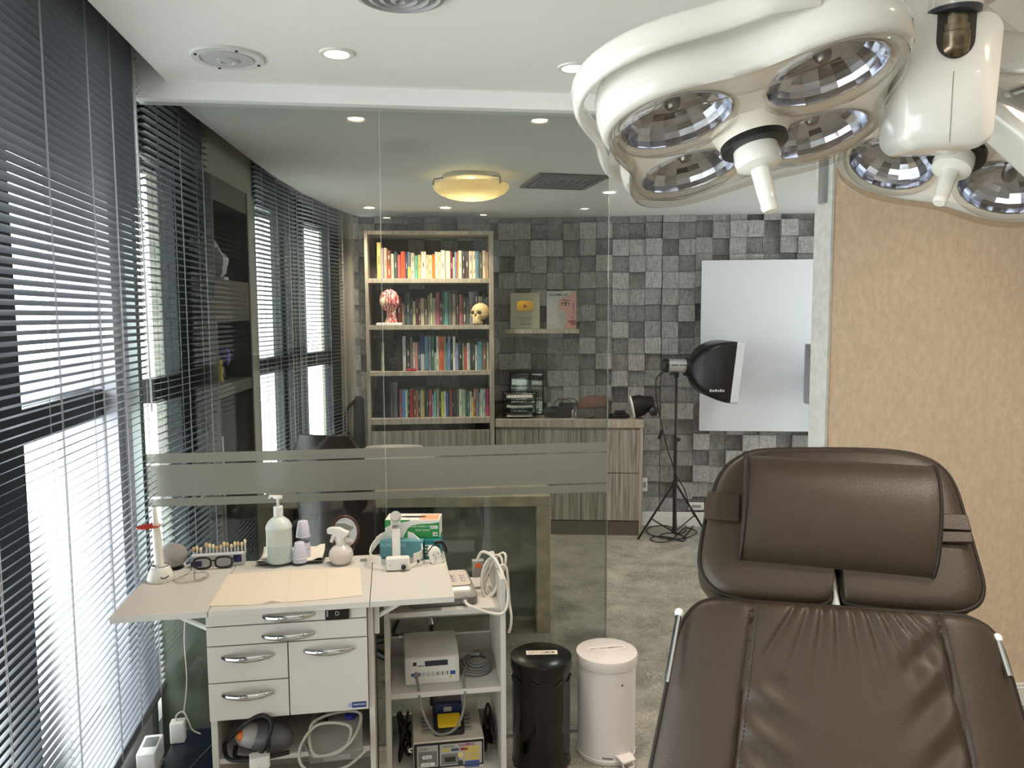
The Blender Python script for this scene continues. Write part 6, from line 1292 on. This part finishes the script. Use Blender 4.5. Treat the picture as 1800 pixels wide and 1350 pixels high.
b.tube([(.225, .10, .047), (.255, .085, .05)], .008, 8); b.build('coiled_hose', M_gcable, t, smooth=70)
# black and chrome hose arch seen behind the motor
t = tthing('suction_hose', 'black hose with a chrome bend arching behind the implant motor', 'hose', .05, tdp + .03, .0)
MB().tube(spline([(-.03, 0, .55), (.0, 0, .61), (.05, .01, .635), (.085, .01, .63), (.105, .01, .595), (.11, .01, .54), (.11, .01, .10)], 8), .009, 8).build('hose', M_bcable, t); MB().tube(spline([(.075, .008, .636), (.09, .008, .627), (.103, .008, .60), (.108, .008, .57)], 6), .0105, 10).build('chrome_bend', M_chrome, t); MB().lathe([(.03, 0), (.03, .02), (.012, .03), (.012, .11)], 16, M=Matrix.Translation((.11, .01, 0))).build('foot', M_black, t)
# electrosurgical unit on the bottom shelf
x0_ = tf(727, 1340)[0]; x1_ = tf(853, 1330)[0]; w3 = x1_ - x0_; ztop3 = tf(727, 1316)[1] + .0; h3 = ztop3 - s3; d3_ = .235
t = tthing('electrosurgery_unit', 'cream electrosurgery unit with coloured key panel on the lowest trolley shelf', 'dental device', x0_, .03, s3)
MB().box(0, w3, .0, d3_, 0, h3).build('case', mat('case_cream', (208, 198, 184), .4), t, bevel=.003)
Ff = Matrix.Rotation(R_(90), 4, 'X')
def fb(x0, x1, z0, z1, name, m, y=.001, r=.003, hh=.0006): MB().prism(rrect(x0 * w3, x1 * w3, z0, z1, r), hh, M=Ff @ Matrix.Translation((0, 0, y))).build(name, m, t, smooth=0)
fb(.01, .99, .01, h3 - .004, 'panel_frame', mat('panel_black', (30, 22, 24), .4), .0002); fb(.05, .345, .016, h3 - .012, 'socket_panel', mat('panel_silver', (176, 172, 172), .4)); fb(.37, .965, .016, h3 - .012, 'key_panel', mat('panel_silver', (176, 172, 172), .4))
fb(.07, .33, .02, h3 - .032, 'socket_field', mat('panel_mid', (118, 114, 116), .4), .0018); fb(.39, .64, .02, h3 - .045, 'display_field', mat('panel_mid', (118, 114, 116), .4), .0018)
for k, zz in enumerate((.05, .075, .10)): fb(.12 if k == 0 else .10, .26 if k == 0 else .30, h3 - zz - .006, h3 - zz + .006, 'socket', M_plw, .0026, .005)
for k, zz in enumerate((.05, .075, .10)):
    for x in (.17, .22): fb(x - .008, x + .008, h3 - zz - .0015, h3 - zz + .0015, 'socket_hole', M_ink, .0034, .001)
fb(.44, .59, h3 - .072, h3 - .056, 'display', mat('lcd_green', (48, 56, 40), .25), .0026, .001)
cols = [(206, 176, 84), (206, 176, 84), (206, 176, 84), (206, 176, 84), (58, 78, 140), (58, 78, 140)]
for k, c in enumerate(cols): fb(.72, .93, h3 - .034 - .0125 * k, h3 - .025 - .0125 * k, 'key', mat('key_%d' % (0 if k < 4 else 1), c, .4), .0018, .002)
for k, c in enumerate(((206, 176, 84), (64, 76, 104), (140, 50, 54))): fb(.40 + .13 * k, .51 + .13 * k, h3 - .037, h3 - .028, 'key', mat('keyb_%d' % k, c, .4), .0018, .002)
for zz, c in ((.052, (226, 206, 130)), (.078, (60, 60, 64))): MB().lathe([(.009, .0018), (.009, .003), (.005, .0031)], 18, M=Ff @ Matrix.Translation((.635 * w3 + .006, h3 - zz, 0))).build('round_key', mat('rk_%d' % c[0], c, .4), t)
MB().text('nanoMAX', .0135, Ff @ Matrix.Translation((.63 * w3, h3 - .0225, .002)), bold=.0003).build('lettering', mat('print_red', (150, 42, 60), .5), t, smooth=0); MB().text('WAVETRONIC', .006, Ff @ Matrix.Translation((.41 * w3, h3 - .0225, .002)), bold=.0002).build('lettering', M_ink, t, smooth=0); MB().text('LUXTEL', .008, Ff @ Matrix.Translation((.08 * w3, h3 - .026, .002))).build('lettering', M_ink, t, smooth=0)
lt = MB(); lt.box(.12 * w3, .86 * w3, .05, .17, h3 + .0002, h3 + .0006); lt.build('top_label', mat('label_grey', (176, 170, 160), .5), t); lt = MB()
for k in range(4): lt.box(.14 * w3, .24 * w3, .07 + k * .025, .074 + k * .025, h3 + .0007, h3 + .001); lt.box(.72 * w3, .83 * w3, .07 + k * .025, .074 + k * .025, h3 + .0007, h3 + .001)
lt.build('top_print', M_ink, t); MB().tube(spline([(-.001, .01, h3 * .78), (-.012, .008, h3 * .76), (-.012, .006, h3 * .70), (-.004, .004, h3 * .69)], 6), .003, 6).build('hook', M_plw, t)
# foot pedal standing on the unit
t = tthing('foot_pedal', 'blue and black foot pedal with yellow treadle on top of the cream electrosurgery unit', 'foot pedal', x0_ + w3 * .52, .13, s3 + h3 + .0012)
MB().loft([[(x, y, z) for x, y in rrect(-.05, .05, y0, .08, .012, 4)] for z, y0 in ((0, -.075), (.02, -.075), (.034, -.03))]).build('base', mat('pedal_black', (20, 22, 26), .5), t, bevel=.002)
MB().loft([[(x, y, z) for x, y in rrect(-.048, .048, .0, .08, .01, 4)] for z in (.034, .07)]).build('cover', mat('pedal_blue', (24, 40, 84), .4), t, bevel=.003)
MB().prism(rrect(-.038, .038, 0, .055, .006), .008, M=frame((0, -.066, .0225), (1, 0, 0), (0, .88, .30))).build('treadle', mat('pedal_yellow', (226, 184, 34), .45), t, bevel=.002); MB().box(-.015, .012, -.0012, -.0002, .045, .06).build('label', mat('label_grey', (176, 170, 160), .5), t)
# black cables left and right of the unit
rr = random.Random(8)
def tangle(label, cx, cy, zlo, zhi, n, ax, ay, seed):
    rr = random.Random(seed); t = tthing('cable_tangle', label, 'cable', cx, cy, s3); b = MB(); P = []
    for i in range(n):
        q = i * 1.9 + rr.uniform(-.4, .4); P.append((ax * math.cos(q) * rr.uniform(.6, 1), ay * math.sin(q * 1.3) * rr.uniform(.5, 1), zlo + (zhi - zlo) * (.5 + .5 * math.sin(q * .83 + seed)) * rr.uniform(.7, 1)))
    b.tube(spline(P, 8), .0045, 6); b.build('cable', M_bcable, t, smooth=70); return t
tangle('tangled black cables left of the electrosurgery unit', (x0_ + th_) / 2 + .006, .15, .01, h3 + .05, 16, (x0_ - th_) / 2 - .01, .09, 2)
tangle('black cables hanging right of the electrosurgery unit', (x1_ + tw - th_) / 2, .15, .01, h3 + .045, 14, (tw - th_ - x1_) / 2 - .008, .09, 5)
# inside the cart: two handheld devices
zsf = cfp(400, 1349)[1] - .01; zsf = .405
SHF = MB().box(xL + .0185, xR - .0005, .034, .399, zsf - .016, zsf).build('inner_shelf', M_lam, CT, bevel=.001)
def cthing(name, label, cat, px, py, z, rz=0.0): q = oz(px, py, z + .0006); return thing(name, label, cat, q, CRZ + rz)
t = cthing('sealing_device', 'grey and orange handheld device tangled in a black lead inside the cart', 'device', 468, 1318, zsf, R_(-20))
MB().ball((0, 0, .045), (.085, .05, .044), 28, 16, fn=lambda d: 1 - .12 * (d.x < 0) * d.x * d.x).build('body', mat('device_grey', (92, 92, 94), .45), t, smooth=80)
MB().ball((-.035, -.018, .052), (.05, .036, .036), 24, 14).build('side_shell', mat('device_pale', (166, 164, 160), .4), t, smooth=80); MB().ball((-.052, -.036, .058), (.02, .018, .02), 16, 10).build('orange_badge', mat('badge_orange', (206, 104, 44), .45), t, smooth=80)
b = MB(); b.tube(spline([(-.08, -.03, .02), (-.06, -.06, .006), (.02, -.07, .03), (.05, -.055, .11), (.02, -.05, .135), (-.03, -.06, .11), (-.09, -.05, .05), (-.11, -.04, .02), (-.07, -.075, .006), (.03, -.07, .02), (.09, -.03, .02)], 8), .006, 8); b.tube(spline([(.04, -.06, .12), (.045, -.062, .06), (.035, -.075, .005), (.03, -.11, .006)], 6), .0045, 6); b.build('lead', M_bcable, t, smooth=70)
t = cthing('white_adapter', 'small white power adapter at the front of the cart shelf', 'adapter', 457, 1347, zsf, R_(10)); MB().prism(rrect(-.028, .028, -.02, .02, .008), .035).build('body', M_plw, t, bevel=.004)
t = cthing('grey_console', 'grey console wound with its pale lead inside the cart, right side', 'device', 592, 1322, zsf, R_(2))
MB().prism([(-.05, 0), (.10, 0), (.10, .075), (.02, .075), (-.05, .028)], .15, M=Matrix.Translation((-.075, 0, 0)) @ frame((0, 0, 0), (0, 1, 0), (0, 0, 1))).build('case', mat('console_grey', (126, 122, 116), .45), t, bevel=.003)
MB().box(-.035, .04, -.052, -.0505, .006, .022).build('front_label', mat('panel_grey', (150, 148, 144), .5), t); MB().lathe([(.016, 0), (.016, .012), (.012, .014)], 20, M=Matrix.Translation((.04, .05, .0755))).build('blue_knob', mat('knob_blue', (40, 40, 120), .4), t); MB().lathe([(.016, 0), (.016, .012), (.012, .014)], 20, M=Matrix.Translation((-.04, .05, .0755))).build('dark_knob', M_black, t)
b = MB(); b.tube(spline([(-.09, .02, .02), (-.06, -.06, .03), (.0, -.07, .04), (.05, -.06, .07), (.07, .02, .1), (0, .03, .105), (-.07, .0, .09), (-.06, -.06, .035), (.02, -.07, .045), (.04, -.03, .09), (-.05, -.02, .10), (-.10, -.05, .05), (-.08, -.085, .008), (.02, -.1, .008), (.085, -.06, .03)], 8), .0045, 8); b.build('lead', mat('lead_pale', (168, 162, 150), .5), t, smooth=70)

# ================================================================== BINS
def bin_(name, label, p, r, h, m, text, letm, lidm):
    t = thing(name, label, 'bin', p, R_(6))
    MB().lathe([(r * .94, 0), (r * .965, .004), (r * .965, .018), (r * .95, .02), (r * .95, h - .05), (r * .95, h - .040)], 48).build('body', m, t, smooth=40)
    MB().lathe([(r * .97, h - .040), (r * .99, h - .039), (r, h - .036), (r, h - .006), (r * .992, h - .001), (r * .975, h), (r * .4, h + .004), (.0005, h + .0045)], 48, cap0=True).build('lid', lidm, t, smooth=40)
    return t
pb_ = Vector((.104, 2.785, 0)); zbk = .43
t = bin_('waste_bin', 'glossy black pedal bin labelled LIXO COMUM', pb_, .115, .412, mat('black_enamel', (5, 5, 5), .16, coat=.3), '', None, mat('black_lid', (12, 12, 13), .2))
def lidlabel(t, txt, w, h, z, lift, rot=0.0, x0=0, y0=0, m=None, sz=.0155, dx=.02):
    Ml_ = Matrix.Translation((x0, y0, z)) @ Matrix.Rotation(rot, 4, 'Z')
    MB().box(-w / 2, w / 2, -h / 2, h / 2, 0, .0005, M=Ml_).build('label_strip', m, t); MB().text(txt, sz, Ml_ @ Matrix.Translation((0, -sz * .58, .0009)) @ Matrix.Diagonal((1, 1.6, 1, 1)), align='CENTER', bold=.0002).build('lettering', mat('label_print', (112, 88, 72), .6), t, smooth=0)
lidlabel(t, 'LIXO COMUM', .118, .034, .412 + .0046, 0, R_(-4), .004, .01, mat('label_cream', (232, 222, 206), .6))
lp = MB(); lp.tube([(.115 * .965 * math.cos(R_(a2)), .115 * .965 * math.sin(R_(a2)), .342 + .008 * math.sin(a2 * .19) + (.008 if 240 < a2 < 275 else 0)) for a2 in range(180, 361, 6)], .004, 6); lp.build('bag_edge', mat('bag_black', (14, 14, 15), .18), t, smooth=70)
pw = Vector((.358, 2.848, 0))
wm = mat('white_enamel', (224, 216, 212), .3, coat=.3)
t = bin_('waste_bin', 'white pedal bin labelled LIXO CONTAMINADO', pw, .117, .400, wm, '', None, wm)
lidlabel(t, 'LIXO CONTAMINADO', .15, .034, .400 + .0046, 0, R_(4), 0, .01, mat('label_white', (232, 224, 220), .6), .0135)
b = MB(); b.loft([[(x * k_, y, z) for x in (-.03, .03)] + [(x * k_, y, z + .008) for x in (.03, -.03)] for y, z, k_ in ((-.095, .034, 1), (-.125, .034, 1.05), (-.15, .026, .95))]); b.tube([(-.024, -.14, .022), (-.022, -.15, .006), (.022, -.15, .006), (.024, -.14, .022)], .004, 6)
o = b.build('pedal', wm, t, bevel=.002); o.rotation_euler = (0, 0, R_(22))
MB().text('Purimax', .012, Matrix.Rotation(R_(-10), 4, 'Z') @ Matrix.Translation((-.02, -.1135, .028)) @ Matrix.Rotation(R_(90), 4, 'X'), bold=.0003).build('lettering', M_ink, t, smooth=0)
MB().ball((.035, -.106, .31), .004, 8, 6).build('rivet', M_ink, t)

# ================================================================== FLOOR CORNER LEFT OF THE CART
def floorbox(name, label, cat, pts): pass
q = oz(258, 1312, .20); t = thing('navy_box', 'dark navy box on the floor under the left leaf of the cart', 'box', (-1.10, 2.52, 0), R_(10)); MB().box(-.10, .10, -.22, .2, 0, .17).build('carton', mat('navy_card', (16, 28, 44), .35), t, bevel=.004)
MB().tube([(-.02, -.12, .1706), (.05, .1, .1706)], .0012, 5).build('scratch', mat('scratch_grey', (120, 124, 128), .6), t)
t = thing('power_adapter', 'white power adapter standing upright with its cord, next to the skirting', 'adapter', (-1.20, 2.63, .1706), R_(12)); MB().prism(rrect(-.024, .024, -.02, .02, .005), .075).build('body', M_plw, t, bevel=.003)
b = MB(); b.tube(spline([(-.006, 0, .072), (.0, -.005, .10), (.02, .0, .105), (.035, .0, .07), (.045, .01, .03), (.07, .02, .006)], 8), .003, 6); b.tube(spline([(.022, .0, .105), (.026, .05, .2), (.02, .07, .35), (.03, .08, .5), (.03, .085, .66)], 8), .0022, 6); b.build('cord', M_wcable, t, smooth=70)
t = thing('power_adapter', 'longer white power adapter lying along the skirting below the blind', 'adapter', (-1.235, 2.50, .1706), R_(12)); MB().prism(rrect(-.03, .03, -.075, .05, .006), .07).build('body', M_plw, t, bevel=.003)
MB().prism(rrect(-.02, .02, -.03, .03, .004), .002, z0=.0703).build('label', mat('hinge_grey', (150, 150, 148), .4), t)
t = thing('power_strip', 'black power strip with dark cables on the floor behind the cart', 'power strip', (-.86, 2.66, 0), R_(9)); MB().box(-.16, .16, -.03, .03, 0, .045).build('body', M_black, t, bevel=.004); MB().tube(spline([(-.1, -.03, .05), (-.02, -.035, .07), (.08, -.05, .06), (.15, -.06, .03)], 8), .006, 6).build('cable', M_gcable, t); MB().box(.02, .045, -.04, -.02, .0455, .075).build('plug', M_plw, t, bevel=.002)

# ================================================================== LIGHT, WORLD, CAMERA
W_ = bpy.data.worlds.new('sky'); S.world = W_; W_.use_nodes = True; nt = W_.node_tree; bg = nt.nodes['Background']
tcw = nt.nodes.new('ShaderNodeTexCoord'); sx = nt.nodes.new('ShaderNodeSeparateXYZ'); nt.links.new(tcw.outputs['Generated'], sx.inputs[0])
rp = nt.nodes.new('ShaderNodeValToRGB'); e = rp.color_ramp.elements; e[0].position = .0; e[0].color = (.66, .68, .66, 1); e[1].position = .62; e[1].color = (.91, .92, .95, 1)
ad = nt.nodes.new('ShaderNodeMath'); ad.operation = 'MULTIPLY_ADD'; ad.inputs[1].default_value = .5; ad.inputs[2].default_value = .5; nt.links.new(sx.outputs['Z'], ad.inputs[0]); nt.links.new(ad.outputs[0], rp.inputs[0]); nt.links.new(rp.outputs[0], bg.inputs['Color']); bg.inputs['Strength'].default_value = 4.8
for k, (t0, t1, out) in enumerate(((-.4, tpx(0, 205, O1), O1), (-3.9, -.5, O1), (-.03, tpx(1, 372, .13), .13), (-.02, tpx(2, 530, .13), .13), (-.05, tpx(3, 592, .13), .13))):
    a_, u_k, n_k, L_k = chord((0, 0, 1, 2, 3)[k], out + .05); l = bpy.data.lights.new('window_portal', 'AREA'); l.shape = 'RECTANGLE'; l.size = t1 - t0; l.size_y = 2.2; l.cycles.is_portal = True
    o = bpy.data.objects.new('window_portal', l); COL.objects.link(o); c = a_ + u_k * ((t0 + t1) / 2) + Vector((0, 0, 1.22))
    o.matrix_world = Matrix.Translation(c) @ (-n_k).to_track_quat('-Z', 'Z').to_matrix().to_4x4()
l = bpy.data.lights.new('window_portal', 'AREA'); l.shape = 'RECTANGLE'; l.size = 1.8; l.size_y = 1.8; l.cycles.is_portal = True
o = bpy.data.objects.new('window_portal', l); COL.objects.link(o); o.matrix_world = Matrix.Translation((3.82, 4.85, 1.4)) @ Vector((-1, 0, 0)).to_track_quat('-Z', 'Z').to_matrix().to_4x4()
cam = bpy.data.cameras.new('camera'); co = bpy.data.objects.new('camera', cam); COL.objects.link(co)
cam.sensor_fit = 'HORIZONTAL'; cam.sensor_width = 36; cam.lens = 36 * FPX / 1800; cam.clip_start = .02
Rm = Matrix((RT, UP, -FW)).transposed().to_4x4(); co.matrix_world = Matrix.Translation(CAM) @ Rm
S.camera = co
S.view_settings.view_transform = 'Standard'; S.view_settings.look = 'None'; S.view_settings.gamma = 1; S.view_settings.use_curve_mapping = False
S.view_settings.exposure = 1.0
S.cycles.use_denoising = True; S.cycles.max_bounces = 10; S.cycles.transparent_max_bounces = 40; S.cycles.sample_clamp_indirect = 6; S.cycles.caustics_reflective = False; S.cycles.caustics_refractive = False
